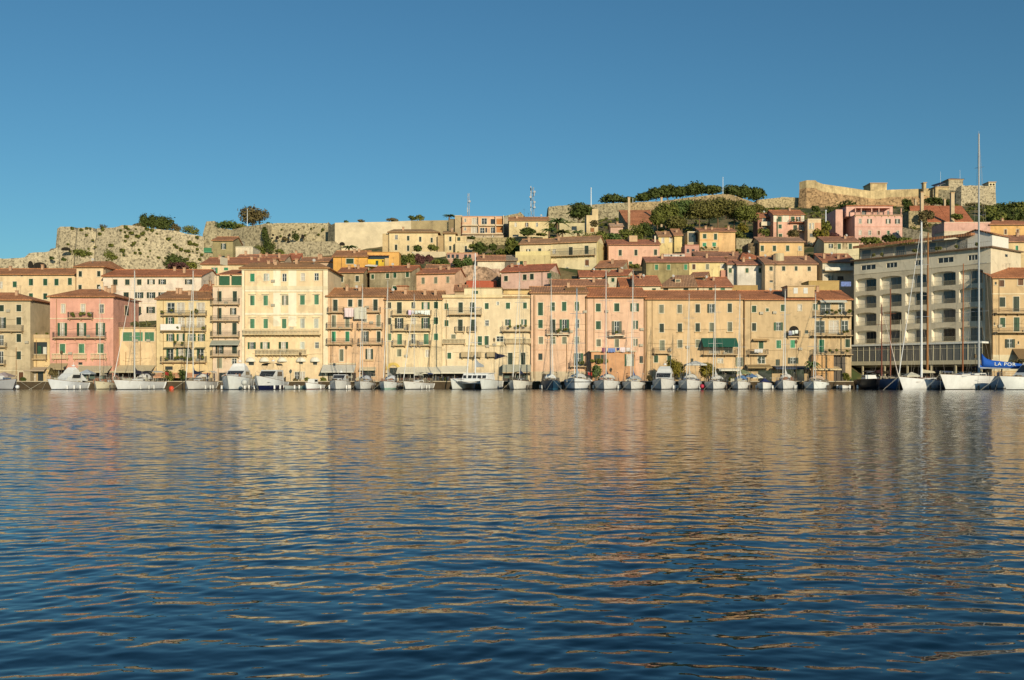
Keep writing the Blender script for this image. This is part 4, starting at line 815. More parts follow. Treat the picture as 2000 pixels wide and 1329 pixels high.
h = H('b', 1450, 1756, 625, 268, 9, 'olive-grey narrow house with a green balcony under the fortress wall', '#a3925f', yb=935, wins=[('o',[1616],672,758,40,'D'),('k',[1613],860,905,44,'N')], roof={'y': 580, 'd': 5, 'ch': 0, 'c': '#b0683f'})
h.block(1330, 1448, 800, 815, -1, .5, 'balcony', paint('#5b9a70')); h.block(1330, 1448, 745, 800, -1.05, -.98, 'green_netting', mat('green_net', (.05, .2, .11), .8))
terr('c', 0, 265, 725, 270, 8, 'plain cream flat-roofed house right of the olive-grey house', '#efd9ad', 900, rim='#e2cfa6')
terr('b', 1758, 1850, 612, 276, 6, 'small cream box on the roof terrace right of the olive-grey house', '#f0dcae', 720, rim='#e2cfa6')
h = H('C', 92, 388, 93, 252, 10, 'bright orange house with one wide green shutter, under the palm', '#f4ae4c', yb=215, dirty=.12, wins=[('c',[237],113,158,64,'G')], roof={'y': 52, 'd': 6, 'ch': 1, 'c': '#b06a40'}); h.pipe(166, 95, 200)
h = terr('C', 388, 662, 58, 253, 9, 'orange house with a yellow recessed terrace, right of the one with the wide green shutter', '#efae55', 230, rim='#d99a4c', wins=[('k',[480],88,205,190),('c',[640],300,310,10)][:1])
h.block(384, 578, 118, 205, .1, .18, 'recessed_wall', wallm('#f2c02e')); h.block(460, 482, 130, 205, .02, .09, 'door', shm('G')); h.block(515, 528, 125, 142, .03, .09, 'window', shm('N')); h.block(540, 575, 110, 205, -.3, .02, 'beige_panel', wallm('#d9b070'))
b = MB(); b.loft([[(h.lx(392), -.5, h.lz(90)), (h.lx(580), -.5, h.lz(90)), (h.lx(580), -.5, h.lz(86)), (h.lx(392), -.5, h.lz(86))], [(h.lx(400), 3, h.lz(70, 3)), (h.lx(580), 3, h.lz(70, 3)), (h.lx(580), 3, h.lz(66, 3)), (h.lx(400), 3, h.lz(66, 3))]]); b.build('porch_roof', roofm('#b06a40'), h.t)
b = MB(); b.loft([[(h.lx(380), -2.2, h.lz(185)), (h.lx(480), -2.2, h.lz(190)), (h.lx(480), -2.2, h.lz(187)), (h.lx(380), -2.2, h.lz(182))], [(h.lx(380), -.2, h.lz(165)), (h.lx(480), -.2, h.lz(172)), (h.lx(480), -.2, h.lz(169)), (h.lx(380), -.2, h.lz(162))]]); b.build('white_canopy', paint('#f3e8d2'), h.t)
h = H('C', 140, 352, 233, 231, 9, 'beige stone house touching the right side of the grand palazzo', '#bfa372', yb=430, stone=False, dirty=.4, wins=[('c',[168],265,315,22,'D'),('c',[300],262,312,30,'D')], roof={'y': 198, 'd': 5, 'ch': 1, 'c': '#a95b3a'})
h = H('C', 352, 402, 190, 240, 5, 'narrow rough stone tower between the two stone houses', '#b39a6c', yb=420, stone=True, wins=[('k',[380],270,285,12,'N')])
h = H('C', 402, 772, 224, 234, 9, 'grey-green stone house with four small green windows', '#b8a478', yb=430, dirty=.45, rot=-12, wins=[('c',[429],246,286,26),('c',[562],240,283,28),('c',[627],238,281,28),('c',[738],236,277,28),('c',[625],352,390,34)], roof={'y': 183, 'd': 6, 'ch': 1, 'c': '#b15a38'})
h.block(665, 750, 362, 400, -1.6, -.01, 'lean_to', wallm('#dba676')); h.block(660, 755, 354, 362, -1.9, -.01, 'lean_to_roof', roofm('#b15a38'))
h = H('d', 890, 1555, 1130, 236, 9, 'salmon house with three grey-green shuttered windows, right of the stone houses', '#efb88c', yb=1500, trim=wallm('#e6c79c'), rot=-12, wins=[('c',[1063],1190,1285,48,'Y'),('c',[1260],1187,1282,48,'Y'),('c',[1447],1182,1276,44,'Y'),('k',[940],1235,1252,24,'N')], roof={'y': 1068, 'd': 5, 'ch': 2, 'c': '#b26242'})
h = H('d', 1110, 1450, 1050, 250, 5, 'thin brown roof just behind the salmon house', '#c9a47c', yb=1100, roof={'y': 1005, 'd': 4, 'ch': 0, 'an': 0, 'c': '#a86a48'})
h = H('d', 548, 1290, 505, 292, 9, 'long cream villa under the smooth rampart with two rows of dark windows', '#f2d193', yb=800, wins=[('w',[657],542,610,40,'N'),('c',[838],556,628,36,'D'),('c',[1022],570,645,34,'D'),('c',[1197],585,658,32,'D'),('c',[653],690,775,38,'D'),('c',[838],702,788,36,'D'),('c',[1022],712,790,34,'D')], roof={'y': 462, 't': 'h', 'x': (620, 1190), 'd': 5, 'ch': 0, 'an': 1, 'c': '#a97a4c'})
h.block(440, 547, 515, 800, .8, 8.8, 'side_wing', wallm('#d8b67c'))
h = H('d', 1392, 1558, 520, 290, 8, 'narrow cream wing at the right end of the long cream villa', '#f2d193', yb=800, wins=[('c',[1481],568,640,34,'D'),('c',[1481],710,775,34,'D')], roof={'y': 488, 't': 'h', 'd': 4, 'x': (1380, 1490), 'ch': 0, 'an': 0, 'c': '#a97a4c'})
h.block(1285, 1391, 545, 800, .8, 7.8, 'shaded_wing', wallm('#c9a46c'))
h = terr('d', 1558, 1815, 655, 288, 7, 'low cream terrace house stepping down from the cream villa wing', '#f2d49a', 800, rim='#e4c48c', wins=[('c',[1718],711,790,34,'D')]); h.block(1560, 1725, 545, 655, 1.5, 6, 'upper_room', wallm('#e9c98c')); h.block(1585, 1630, 566, 620, 1.4, 1.49, 'window', shm('D'))
h = terr('d', 1425, 1900, 815, 262, 6, 'small pinkish garden pavilion among shrubs below the cream villa', '#dca585', 900, rim='#c98f60', wins=[('k',[1455],840,895,40,'N'),('k',[1520],840,895,40,'N'),('k',[1590],840,895,40,'N'),('k',[1715],840,895,46,'N'),('k',[1780],840,895,40,'N')])
# flat-roofed apartments on the ridge
h = terr('e', 335, 972, 572, 312, 9, 'peach flat-roofed apartment block with open loggias on the ridge', '#ecb98a', 865, rim='#d99a6a', wins=[('w',[380],605,655,28,'N'),('w',[525],600,695,80,'P'),('w',[670],600,690,80,'P'),('k',[802],612,690,66),('k',[908],606,696,100,'N'),('w',[378],740,785,28,'N'),('w',[520],738,830,90,'P'),('w',[640],745,830,70,'P'),('k',[700],745,820,26),('w',[800],738,830,60,'P'),('k',[908],715,820,100,'N')])
h.block(335, 972, 703, 720, -.8, -.004, 'floor_slab', wallm('#efd0a0')); h.block(335, 972, 832, 850, -.9, -.004, 'floor_slab', wallm('#efd0a0')); h.block(862, 954, 606, 696, .08, .15, 'lattice_screen', wallm('#c98040')); h.block(862, 954, 716, 820, .08, .15, 'lattice_screen', wallm('#c98040'))
h.block(960, 972, 560, 860, -.9, -.005, 'pier', wallm('#efd0a0')); h.block(578, 590, 572, 832, -.8, -.005, 'pier', wallm('#e9b888')); h.block(840, 850, 572, 832, -.8, -.005, 'pier', wallm('#efc89a'))
h = terr('e', 222, 334, 560, 313, 8, 'narrow olive-beige stair tower at the left end of the peach apartments', '#c0a575', 840, rim='#d9b585'); h.block(322, 345, 660, 850, -.4, -.01, 'red_panel', wallm('#a0462c'))
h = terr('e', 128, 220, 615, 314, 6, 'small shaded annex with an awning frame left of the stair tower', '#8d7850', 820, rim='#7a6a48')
h = H('e', 400, 965, 862, 309, 7, 'low white-walled basement storey beneath the peach apartments', '#d9bd90', yb=960, wins=[('o',[505],866,890,14,'D'),('o',[800],862,886,14,'D'),('k',[655],866,884,16)])
h = terr('e', 975, 1048, 590, 316, 6, 'grey flat-topped annex between the apartments and the cream cottage', '#b3a584', 880, rim='#a89878')
h = H('e', 1050, 1655, 632, 306, 9, 'pale yellow cottage with three dark windows below the lattice mast', '#f2d392', yb=890, wins=[('w',[1150],668,728,26,'N'),('o',[1320],668,728,24,'N'),('w',[1475],668,728,26,'N'),('k',[1150],850,880,90)], roof={'y': 590, 'd': 5, 'ch': 1, 'c': '#b8754a'})
h = H('e', 1215, 1690, 990, 264, 10, 'yellow house with a terrace and one tall green door, left of the big yellow house', '#ead198', yb=1600, rot=-10, wins=[('o',[1345],1070,1110,30,'D'),('c',[1517],1062,1178,46,'D'),('c',[1263],1268,1340,40)], roof={'y': 925, 'd': 6, 'ch': 0, 'c': '#b07850'})
h.block(1170, 1690, 1180, 1600, -2.4, -.005, 'lower_storey', wallm('#dfc684')); h.block(1170, 1690, 1120, 1180, -2.4, -2.3, 'terrace_parapet', wallm('#f0d68c')); h.block(1238, 1285, 1265, 1340, -2.46, -2.41, 'shutter', shm('G'))
h = H('f', 125, 812, 1045, 262, 12, 'big yellow house with a long bracketed balcony and two green doors', '#ebd39a', yb=1620, rot=-16, wins=[('w',[178],1142,1208,44,'P'),('c',[428],1116,1238,58,'D'),('c',[665],1104,1230,58,'D'),('w',[372],1425,1490,40,'Y'),('w',[672],1315,1420,56,'Y')], side=[('c',1005,1160,1250,1.2,'G')], roof={'y': 970, 'd': 6, 'ch': 0, 'c': '#b07850'})
h.balcony(115, 800, 1248, 1150, 'r', 1.3, 9); h.block(645, 700, 1322, 1400, -.04, -.005, 'shutter', shm('N')); h.block(815, 830, 1040, 1600, .3, 11.9, 'gable_wall', wallm('#d9c27c'))
h = H('f', 1006, 1786, 1078, 265, 9, 'pink house with three green windows behind the chimneyed roofs', '#efb48e', yb=1600, wins=[('c',[1183],1160,1248,46,'D'),('c',[1423],1158,1246,46,'D'),('c',[1722],1155,1240,46,'D'),('c',[1340],1340,1420,46),('c',[1715],1345,1420,46)], roof={'y': 1020, 'd': 5, 'ch': 0, 'c': '#a95b40'})
h.block(1335, 1460, 925, 1020, 2, 6, 'roof_wall', wallm('#d8ae7c')); h.block(1722, 1745, 930, 1030, 2, 2.8, 'chimney_stack', wallm('#ecd6b0'))
h = H('D', 366, 602, 130, 258, 7, 'blank cream-white house in front of the dark slate-walled one', '#f2ddb2', yb=260, roof={'y': 90, 'd': 5, 'ch': 1, 'an': 0, 'c': '#b06e4c'})
h = H('D', 604, 706, 128, 260, 7, 'narrow dark slate-grey house left of the yellow pair', '#6c6455', yb=220, roof={'y': 92, 'd': 5, 'ch': 0, 'an': 0, 'c': '#8d7a68'})
h = H('D', 571, 982, 222, 239, 9, 'pink house with tilted green shutters and an unplastered stone gable', '#e8b698', yb=480, rot=-18, wins=[('c',[612],258,303,32,'D'),('c',[775],250,298,32,'D'),('c',[836],246,296,32,'D')], roof={'y': 173, 'd': 6, 'ch': 2, 'c': '#b9573a'})
h.block(984, 990, 222, 400, .1, 9, 'stone_gable', stonem('#bda67a')); h.block(922, 926, 225, 400, -.08, -.01, 'drainpipe', iron); h.block(968, 1004, 245, 290, -.06, -.01, 'shutter', shm('G'))
h = terr('D', 270, 530, 300, 246, 5, 'brick-red terrace enclosure behind the parapet of the long cream house', '#c1593a', 380, rim='#b08a6a')
h = H('D', 250, 560, 200, 254, 6, 'broken pinkish rubble house front above the brick-red terrace', '#cfa885', yb=330, stone=True, wins=[('k',[312],262,295,26),('k',[425],178,190,30)][:1])
h = H('D', 170, 270, 390, 226, 4, 'little brown-tiled roof beside the penthouse of the long cream house', '#d9b585', yb=440, roof={'y': 348, 'd': 3, 'ch': 0, 'an': 0, 'c': '#a56646'})
h = H('E', 500, 738, 268, 247, 7, 'small white house with a red roof below the big yellow house', '#f0dfb8', yb=420, wins=[('k',[640],284,298,24),('k',[560],285,298,18)], roof={'y': 224, 'd': 4, 'ch': 0, 'an': 0, 'c': '#b65c3c'})
h = H('E', 742, 906, 258, 244, 9, 'small cream-white house with two green shutters and a stone gable, below the pink house', '#f0dcae', yb=420, rot=-18, wins=[('c',[786],280,314,26),('c',[859],278,311,34)], roof={'y': 218, 'd': 5, 'ch': 2, 'an': 0, 'c': '#b65c3c'})
h.block(907, 912, 255, 360, .1, 9, 'stone_gable', stonem('#bda67a'))
h = H('E', 642, 858, 188, 256, 8, 'stone cottage with a big chimney between the yellow and pink houses', '#b7a27a', yb=300, stone=True, rot=-18, wins=[('k',[675],196,214,14),('k',[825],196,214,14)], roof={'y': 136, 'd': 6, 'ch': 1, 'an': 0, 'c': '#b06a4a'})
h = H('E', 262, 738, 348, 229, 8, 'low cream house with a wide brown roof just behind the pink house with the pergola', '#f2d79c', yb=470, roof={'y': 300, 'd': 5, 'ch': 1, 'c': '#b06a4a'})
h = H('E', 855, 1140, 352, 231, 8, 'low cream-walled house whose red roof slopes behind the two pink houses', '#f0dcae', yb=450, wins=[('c',[1056],370,400,30)][:0], roof={'y': 285, 'd': 6, 'ch': 1, 'an': 0, 'c': '#bb6038'})
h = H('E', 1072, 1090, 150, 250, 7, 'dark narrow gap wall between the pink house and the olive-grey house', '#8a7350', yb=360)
h = H('F', 98, 468, 142, 246, 8, 'olive-grey house with three green windows under a ribbed brown roof', '#a8935c', yb=420, dirty=.35, trim=wallm('#cdb98a'), wins=[('c',[187],165,210,28,'B'),('c',[292],165,210,28,'B'),('c',[440],163,210,28,'B')], roof={'y': 104, 'd': 5, 'ch': 1, 'c': '#a8604a'})
h = H('F', 470, 792, 140, 246.5, 8, 'pale yellow house with brown shutters joined to the olive-grey house', '#f2d489', yb=420, wins=[('c',[510],162,206,26,'N'),('c',[628],161,206,26,'Y'),('w',[760],160,200,36,'P')], roof={'y': 103, 'd': 5, 'ch': 1, 'c': '#a8604a'}); h.block(740, 792, 215, 275, -.6, -.01, 'pink_stair_wall', wallm('#cf8c6c'))
h = H('F', 6, 222, 345, 227, 8, 'low cream attic house with a plain red roof behind the wide ochre-yellow house, left end', '#f0dcae', yb=470, wins=[('c',[165],370,402,32)], roof={'y': 268, 'd': 7, 'ch': 0, 'c': '#ba6440'})
h = H('F', 224, 520, 362, 227.5, 8, 'low house with a grey-brown roof and square dormer behind the wide ochre-yellow house', '#ead09a', yb=470, rot=-8, wins=[('c',[270],366,400,42,'D'),('c',[440],362,396,42,'D')], roof={'y': 262, 't': 'h', 'x': (300, 470), 'd': 7, 'ch': 0, 'c': '#a57050'})
h.block(350, 400, 278, 318, 2, 4.5, 'dormer', wallm('#d9b88a')); h.block(358, 392, 288, 306, 1.95, 1.99, 'dormer_window', shm('Y')); h.block(345, 406, 272, 279, 1.8, 4.6, 'dormer_roof', roofm('#a57050'))
h = H('F', 482, 600, 272, 233, 7, 'small stone attic with a white-filled opening, topmost of the low roofs behind the ochre-yellow house', '#b7a477', yb=380, stone=True, rot=-20, wins=[('k',[553],284,318,62)], roof={'y': 238, 'd': 5, 'ch': 0, 'an': 0, 'c': '#b06a4a'}); h.block(525, 580, 302, 316, .03, .1, 'white_sheet', paint('#f4ead6'))
h = H('F', 522, 842, 355, 228, 8, 'low cream house with a bright red roof behind the wide ochre-yellow house, right end', '#f0dcae', yb=470, wins=[('c',[655],358,396,34),('c',[760],356,388,38,'T'),('k',[545],362,396,14,'N')], roof={'y': 280, 'd': 7, 'ch': 0, 'c': '#ba6440'})
h = terr('F', 830, 1063, 345, 229, 5, 'blank mustard terrace wall behind the ridge of the ochre houses', '#c9a05a', 430, rim='#b58a4c')
h = H('F', 802, 1060, 160, 245, 8, 'white house with two green shutters right of the pale yellow house', '#efe0c0', yb=320, wins=[('c',[825],196,236,26),('c',[967],195,236,26)], roof={'y': 134, 'd': 4, 'ch': 0, 'c': '#a8604a'})
h = H('F', 800, 930, 122, 254, 6, 'small cream house with a sliver of window above the white house', '#f0d08c', yb=180, wins=[('k',[900],126,136,26)], roof={'y': 62, 'd': 6, 'ch': 0, 'an': 0, 'c': '#9c6048'})
h = H('F', 925, 1090, 118, 252, 6, 'plain cream house with a fiery red hipped roof left of the square ochre house', '#f0d08c', yb=170, roof={'y': 68, 't': 'h', 'd': 4, 'x': (930, 975), 'ch': 0, 'an': 0, 'c': '#bb5c38'})
h = H('G', 0, 235, 165, 243.5, 8, 'white house front with stained lower wall right of the first white one', '#f2e3c6', yb=320, wins=[('c',[84],196,235,26),('c',[198],194,236,26)], roof={'y': 134, 'd': 4, 'ch': 0, 'c': '#a8604a'})
h = H('g', 45, 272, 602, 276, 10, 'pale yellow hillside house with two brown windows at the foot of the pines', '#f0ce82', yb=880, wins=[('w',[108],630,700,34,'N'),('w',[220],618,690,34,'N')], roof={'y': 548, 'd': 4, 'ch': 1, 'an': 0, 'c': '#a8724c'})
h = H('g', 274, 384, 590, 275, 9, 'blank pale yellow gable end joined to the house at the foot of the pines', '#eecb7c', yb=860, roof={'y': 510, 'd': 6, 'ch': 0, 'an': 0, 'c': '#b8744c'})
h = H('g', 640, 912, 532, 276, 9, 'ochre house with two rows of green shutters and a red-flowered balcony below the pines', '#f0bf78', yb=870, wins=[('c',[711],572,636,50),('c',[868],568,655,44),('c',[708],700,752,52,'B'),('c',[848],695,750,52,'B')], roof={'y': 498, 'd': 5, 'ch': 2, 'an': 1, 'c': '#b06848'})
h.balcony(640, 900, 815, 775, 'r', 1.2, plants=4); h.band(655, 662, proud=.06, col='#d9894c')
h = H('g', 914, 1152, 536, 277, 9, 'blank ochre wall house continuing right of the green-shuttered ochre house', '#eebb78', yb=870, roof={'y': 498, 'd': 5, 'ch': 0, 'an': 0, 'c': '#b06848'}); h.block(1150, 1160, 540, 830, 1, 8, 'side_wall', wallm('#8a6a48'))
h = terr('g', 462, 636, 540, 279, 7, 'open cream veranda with a dark interior left of the green-shuttered ochre house', '#d9bf90', 720, rim='#e2cda4', wins=[('k',[550],556,690,140)])
h = terr('g', 425, 632, 730, 266, 6, 'tiny pink house with a stepped parapet left of the green-shuttered ochre house', '#dc9a7c', 890, rim='#b3694c', wins=[('k',[470],788,840,34,'N'),('k',[545],790,890,44,'N'),('k',[597],810,830,20,'N')])
h = terr('g', 122, 424, 862, 262, 5, 'long low white wall house under the pale yellow hillside house', '#f0e6cc', 940, rim='#e2b08a', wins=[('k',[230],875,895,28),('k',[365],868,892,28,'B')])
h = H('g', 600, 1025, 900, 255, 6, 'low cream house with three white pillars and a brown roof', '#eac48a', yb=960, roof={'y': 838, 'd': 6, 'ch': 0, 'an': 0, 'c': '#9c6048'})
h = H('h', 320, 962, 684, 258, 10, 'square ochre house with three green shutters and a shaded stone left side', '#efbf7a', yb=1000, wins=[('c',[360],740,818,46),('c',[535],740,818,46),('c',[726],738,818,46),('c',[905],750,810,44,'P'),('k',[435],925,942,36,'N')], roof={'y': 628, 'd': 5, 'ch': 0, 'an': 0, 'c': '#a8755a'})
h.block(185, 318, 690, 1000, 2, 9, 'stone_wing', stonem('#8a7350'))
h = H('h', 400, 1148, 1003, 240, 9, 'peach house with four small green windows and a cylindrical stone chimney stack', '#f0ca94', yb=1400, wins=[('c',[487],1040,1102,46,'D'),('c',[668],1038,1102,46,'D'),('c',[848],1038,1102,40,'D'),('c',[1037],1042,1105,46,'D'),('k',[490],1240,1268,46,'N')], roof={'y': 905, 'd': 7, 'ch': 0, 'c': '#a86a4c'})
b = MB(); b.cyl((h.lx(652), 3.4, h.lz(985)), (h.lx(652), 3.4, h.lz(832)), 1.25, n=14); b.build('chimney_stack', wallm('#cdb98a'), h.roofo); h.block(560, 606, 850, 965, 2.6, 4.4, 'roof_hatch', wallm('#7a6248'))
h = H('h', 1230, 1700, 975, 240, 8, 'white glazed veranda house with a coarse tiled roof left of the hotel', '#ead7b0', yb=1260, wins=[('w',[1340],1010,1060,150,'P'),('k',[1660],990,1030,60),('o',[1348],1170,1240,34,'Y'),('k',[1490],1180,1240,90)], roof={'y': 868, 'd': 6, 'ch': 2, 'c': '#a85c40'})
h.block(1240, 1640, 1060, 1105, -1.4, -1.3, 'veranda_parapet', paint('#e2d6b8')); h.block(1240, 1640, 1105, 1118, -1.5, -.01, 'veranda_floor', paint('#b09468'))
h = terr('h', 1030, 1470, 1250, 231, 6, 'mustard-plastered roof terrace with a blue sign panel left of the hotel', '#cfa860', 1330, rim='#c79b50'); h.block(1485, 1630, 1262, 1330, -.5, -.4, 'blue_sign_panel', mat('blue_panel', (.06, .13, .42), .5, noise=.5, nscale=2))
h = H('h', 1252, 1756, 684, 264, 9, 'cream house with green shutters and patches of bare stone below the pink villa', '#ecd6a0', yb=900, wins=[('o',[1350],715,775,30,'D'),('c',[1470],712,790,46),('c',[1630],710,790,46)], roof={'y': 622, 'd': 5, 'ch': 1, 'c': '#9c6048'})
h.block(1510, 1590, 700, 795, -.03, -.004, 'bare_stone_patch', stonem('#bfa477')); h.block(1395, 1445, 705, 790, -.03, -.004, 'bare_stone_patch', stonem('#bfa477'))
h = H('h', 520, 965, 290, 302, 9, 'house with a white top storey and salmon lower storeys under the brick bastion', '#f2b08c', yb=640, wins=[('c',[612],318,395,56),('c',[800],320,392,52),('o',[880],325,390,30,'D'),('c',[617],436,492,46),('c',[835],445,520,54,'D'),('w',[915],450,515,50),('c',[622],570,620,50)], roof={'y': 238, 'd': 5, 'ch': 1, 'c': '#b8653f'})
h.block(522, 570, 295, 400, -.04, -.005, 'white_plaster', wallm('#f4e4be')); h.block(652, 745, 295, 400, -.04, -.005, 'white_plaster', wallm('#f4e4be')); h.block(920, 965, 295, 400, -.04, -.005, 'white_plaster', wallm('#f4e4be')); h.balcony(745, 1005, 408, 380, 'r', 1.4, plants=2, col='#b8653f'); h.balcony(880, 1010, 528, 480, 'r', 1.4)
h.block(570, 582, 350, 630, -.3, 0 - .01, 'buttress', wallm('#4f5c40'))
h = H('h', 295, 515, 330, 306, 6, 'shaded reddish house with a small lit balcony left of the white and salmon house', '#a06a54', yb=640, wins=[('w',[385],345,395,40),('k',[400],470,505,60)], roof={'y': 280, 'd': 4, 'ch': 0, 'an': 0, 'c': '#b8653f'}); h.balcony(335, 470, 450, 400, 's', 1.0, col='#efd9b0')
h = terr('h', 1015, 1208, 358, 298, 6, 'cream square bay with three tall windows right of the white and salmon house', '#e9c490', 640, rim='#efd6a4', wins=[('w',[1048],415,500,22,'P'),('w',[1090],415,500,22,'P'),('k',[1075],565,615,60)]); h.block(1120, 1205, 410, 560, -.04, -.005, 'brick_panel', wallm('#d99a6c'))
h = terr('i', 1012, 1738, 706, 300, 10, 'pink villa with a colonnaded penthouse and green shutters under the fortress', '#f0b598', 1060, rim='#eaa283', wins=[('w',[1095],764,835,36,'N'),('o',[1238],768,834,34,'D'),('o',[1522],768,838,36,'D'),('o',[1663],768,838,36,'D'),('w',[1095],942,1010,36,'N'),('w',[1240],944,1012,38,'N'),('c',[1525],946,1010,38),('w',[1668],946,1014,38,'N'),('c',[1378],948,1010,36,'N')])
h.block(925, 1640, 548, 706, 2.5, 9.9, 'penthouse', wallm('#f0b598')); h.block(915, 1650, 538, 548, 2.0, 10.2, 'penthouse_roof', roofm('#b8653f')); h.block(1022, 1550, 600, 606, -.2, 2.4, 'pergola_roof', roofm('#9c4a34'))
for x in (1022, 1110, 1270, 1380, 1545, 1720): h.block(x - 7, x + 7, 606, 705, -.1, .2, 'pergola_post', wallm('#f0b090'))
for x, w_ in ((1195, 70), (1420, 36), (1570, 30)): h.block(x - w_/2, x + w_/2, 620, 695, 2.42, 2.48, 'glass_door', glass)
h.balcony(1012, 1738, 708, 675, 'r', .3); h.band(882, 890, proud=.05, col='#e09878')
h = H('i', 720, 830, 622, 304, 10, 'narrow pink stair tower left of the pink villa in front of the dark trees', '#f0b598', yb=980)
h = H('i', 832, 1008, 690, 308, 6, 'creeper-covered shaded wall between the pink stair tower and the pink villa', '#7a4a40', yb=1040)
# red-roofed sheds and their tall chimneys under the fortress
def bigroof(view, xs0, xs1, yt, xb0, xb1, yb, Y, D, label, col):
    o = VW[view]; f = lambda x, y, d: Vector(((o[0] + x/o[2] - 1000) * (Y+d) / F, Y + d, CH + (HZ - o[1] - y/o[2]) * (Y+d) / F))
    A, B_, C_, D_ = f(xb0, yb, 0), f(xb1, yb, 0), f(xs1, yt, D), f(xs0, yt, D); t = thing('barracks', label, 'building', (A.x, A.y, A.z - 5)); O = Vector((A.x, A.y, A.z - 5))
    b = MB(); b.quad(*(p - O for p in (A, B_, C_, D_))); dz = Vector((0, 0, -.3)); b.quad(*(p - O + dz for p in (D_, C_, B_, A))); b.quad(A-O, D_-O, D_-O+dz, A-O+dz); b.quad(B_-O, B_-O+dz, C_-O+dz, C_-O); b.quad(A-O, A-O+dz, B_-O+dz, B_-O); b.build('roof', roofm(col), t)
    w_ = MB(); z = Vector((0, 0, .35)); Ab, Bb, Cb, Db = (Vector((p.x, p.y, O.z)) for p in (A, B_, C_, D_)); w_.quad(Ab-O, Bb-O, B_-z-O, A-z-O); w_.quad(Ab-O, A-z-O, D_-z-O, Db-O); w_.quad(Bb-O, Cb-O, C_-z-O, B_-z-O); w_.quad(Cb-O, Db-O, D_-z-O, C_-z-O); w_.build('wall', stonem('#b8a070'), t)
bigroof('j', 205, 640, 562, 240, 800, 800, 330, 14, 'barracks with a broad red roof, left of the pair beneath the brick bastion', '#bb5a36')
bigroof('j', 648, 1000, 565, 800, 1180, 800, 330, 14, 'barracks with a broad red roof, right of the pair beneath the brick bastion', '#bb5a36')
bigroof('f', 1160, 1640, 552, 1290, 1730, 770, 325, 14, 'barracks with a brick-red roof between two tall chimneys, left of the pine grove', '#b5643e')
bigroof('f', 1655, 1800, 545, 1735, 1830, 700, 330, 12, 'narrow red-roofed barracks end against the left edge of the pine grove', '#b5643e')
h = H('j', 195, 390, 645, 326, 6, 'pale stone hut in front of the left red roof under the fortress', '#b8a070', yb=880, stone=True)
def stack(view, x, yt, yb, wpx, Y, label, col='#d8b98a'):
    o = VW[view]; s = Y / F; px, pt, pb = o[0] + x/o[2], o[1] + yt/o[2], o[1] + yb/o[2]; w_ = wpx / o[2] * s; h_ = (pb - pt) * s; t = thing('chimney_stack', label, 'chimney', W(px, pb, Y)); b = MB(); b.box(-w_/2, w_/2, 0, w_, -2, h_)
    b.build('shaft', wallm(col), t); c = MB(); c.box(-w_*.6, w_*.6, -w_*.1, w_*1.1, h_ + .002, h_ + .3); c.build('cap', wallm('#c49a68'), t)
stack('j', 402, 365, 700, 44, 328, 'tall cream chimney rising from the left red barracks roof'); stack('j', 868, 372, 720, 52, 326, 'tall cream chimney with a dark left side on the right red barracks roof'); stack('j', 302, 468, 570, 26, 346, 'short cream chimney behind the ridge of the left red barracks roof'); stack('j', 748, 472, 575, 28, 346, 'short cream chimney behind the ridge of the right red barracks roof')
stack('f', 1318, 368, 770, 34, 324, 'tall narrow chimney with a satellite dish in front of the left barracks'); stack('f', 1815, 368, 720, 30, 326, 'tall rounded chimney at the edge of the pine grove')
h = H('f', 668, 846, 632, 318, 8, 'blank pale tower-like house front below the fortress rampart', '#e7c68c', yb=920, wins=[('k',[757],825,890,60,'N')]); h.block(755, 846, 535, 632, 0.0, 7.9, 'raised_wall', wallm('#e0bf86')); h.block(730, 785, 825, 892, .05, .15, 'brown_door', wallm('#a86a3c'))
h = H('f', 1035, 1225, 800, 312, 6, 'low pinkish wall house at the foot of the brick-red barracks', '#eab896', yb=880, roof={'y': 770, 'd': 3, 'ch': 0, 'an': 0, 'c': '#c99a7a'})
h = H('f', 255, 640, 750, 312, 5, 'broken cream garden house behind the palm trees', '#d9c38c', yb=900, wins=[('k',[300],740,760,20),('k',[480],800,860,80)][1:])
h = terr('j', 735, 1442, 818, 272, 8, 'plain pink blank-walled building behind the hotel roof', '#f0b598', 960, rim='#e8c09c'); h = terr('j', 735, 1250, 955, 262, 6, 'low cream wall building in front of the plain pink one, behind the hotel', '#efd9ae', 1060, rim='#e2c493')
h = H('j', 1442, 2300, 858, 272, 9, 'orange-yellow house with two dark windows at the right edge behind the hotel', '#efb565', yb=1100, wins=[('c',[1672],925,1000,36,'N'),('c',[1856],925,1005,36,'N')], roof={'y': 795, 't': 'h', 'd': 5, 'x': (1480, 1800), 'ch': 1, 'c': '#b8653f'})
h = H('j', 1580, 2300, 1112, 242, 9, 'cream-yellow house with turquoise shutters behind the right side of the hotel', '#ecc88a', yb=1500, wins=[('c',[1845],1175,1270,40,'B')], roof={'y': 1030, 'd': 6, 'ch': 1, 'c': '#a8674c'})
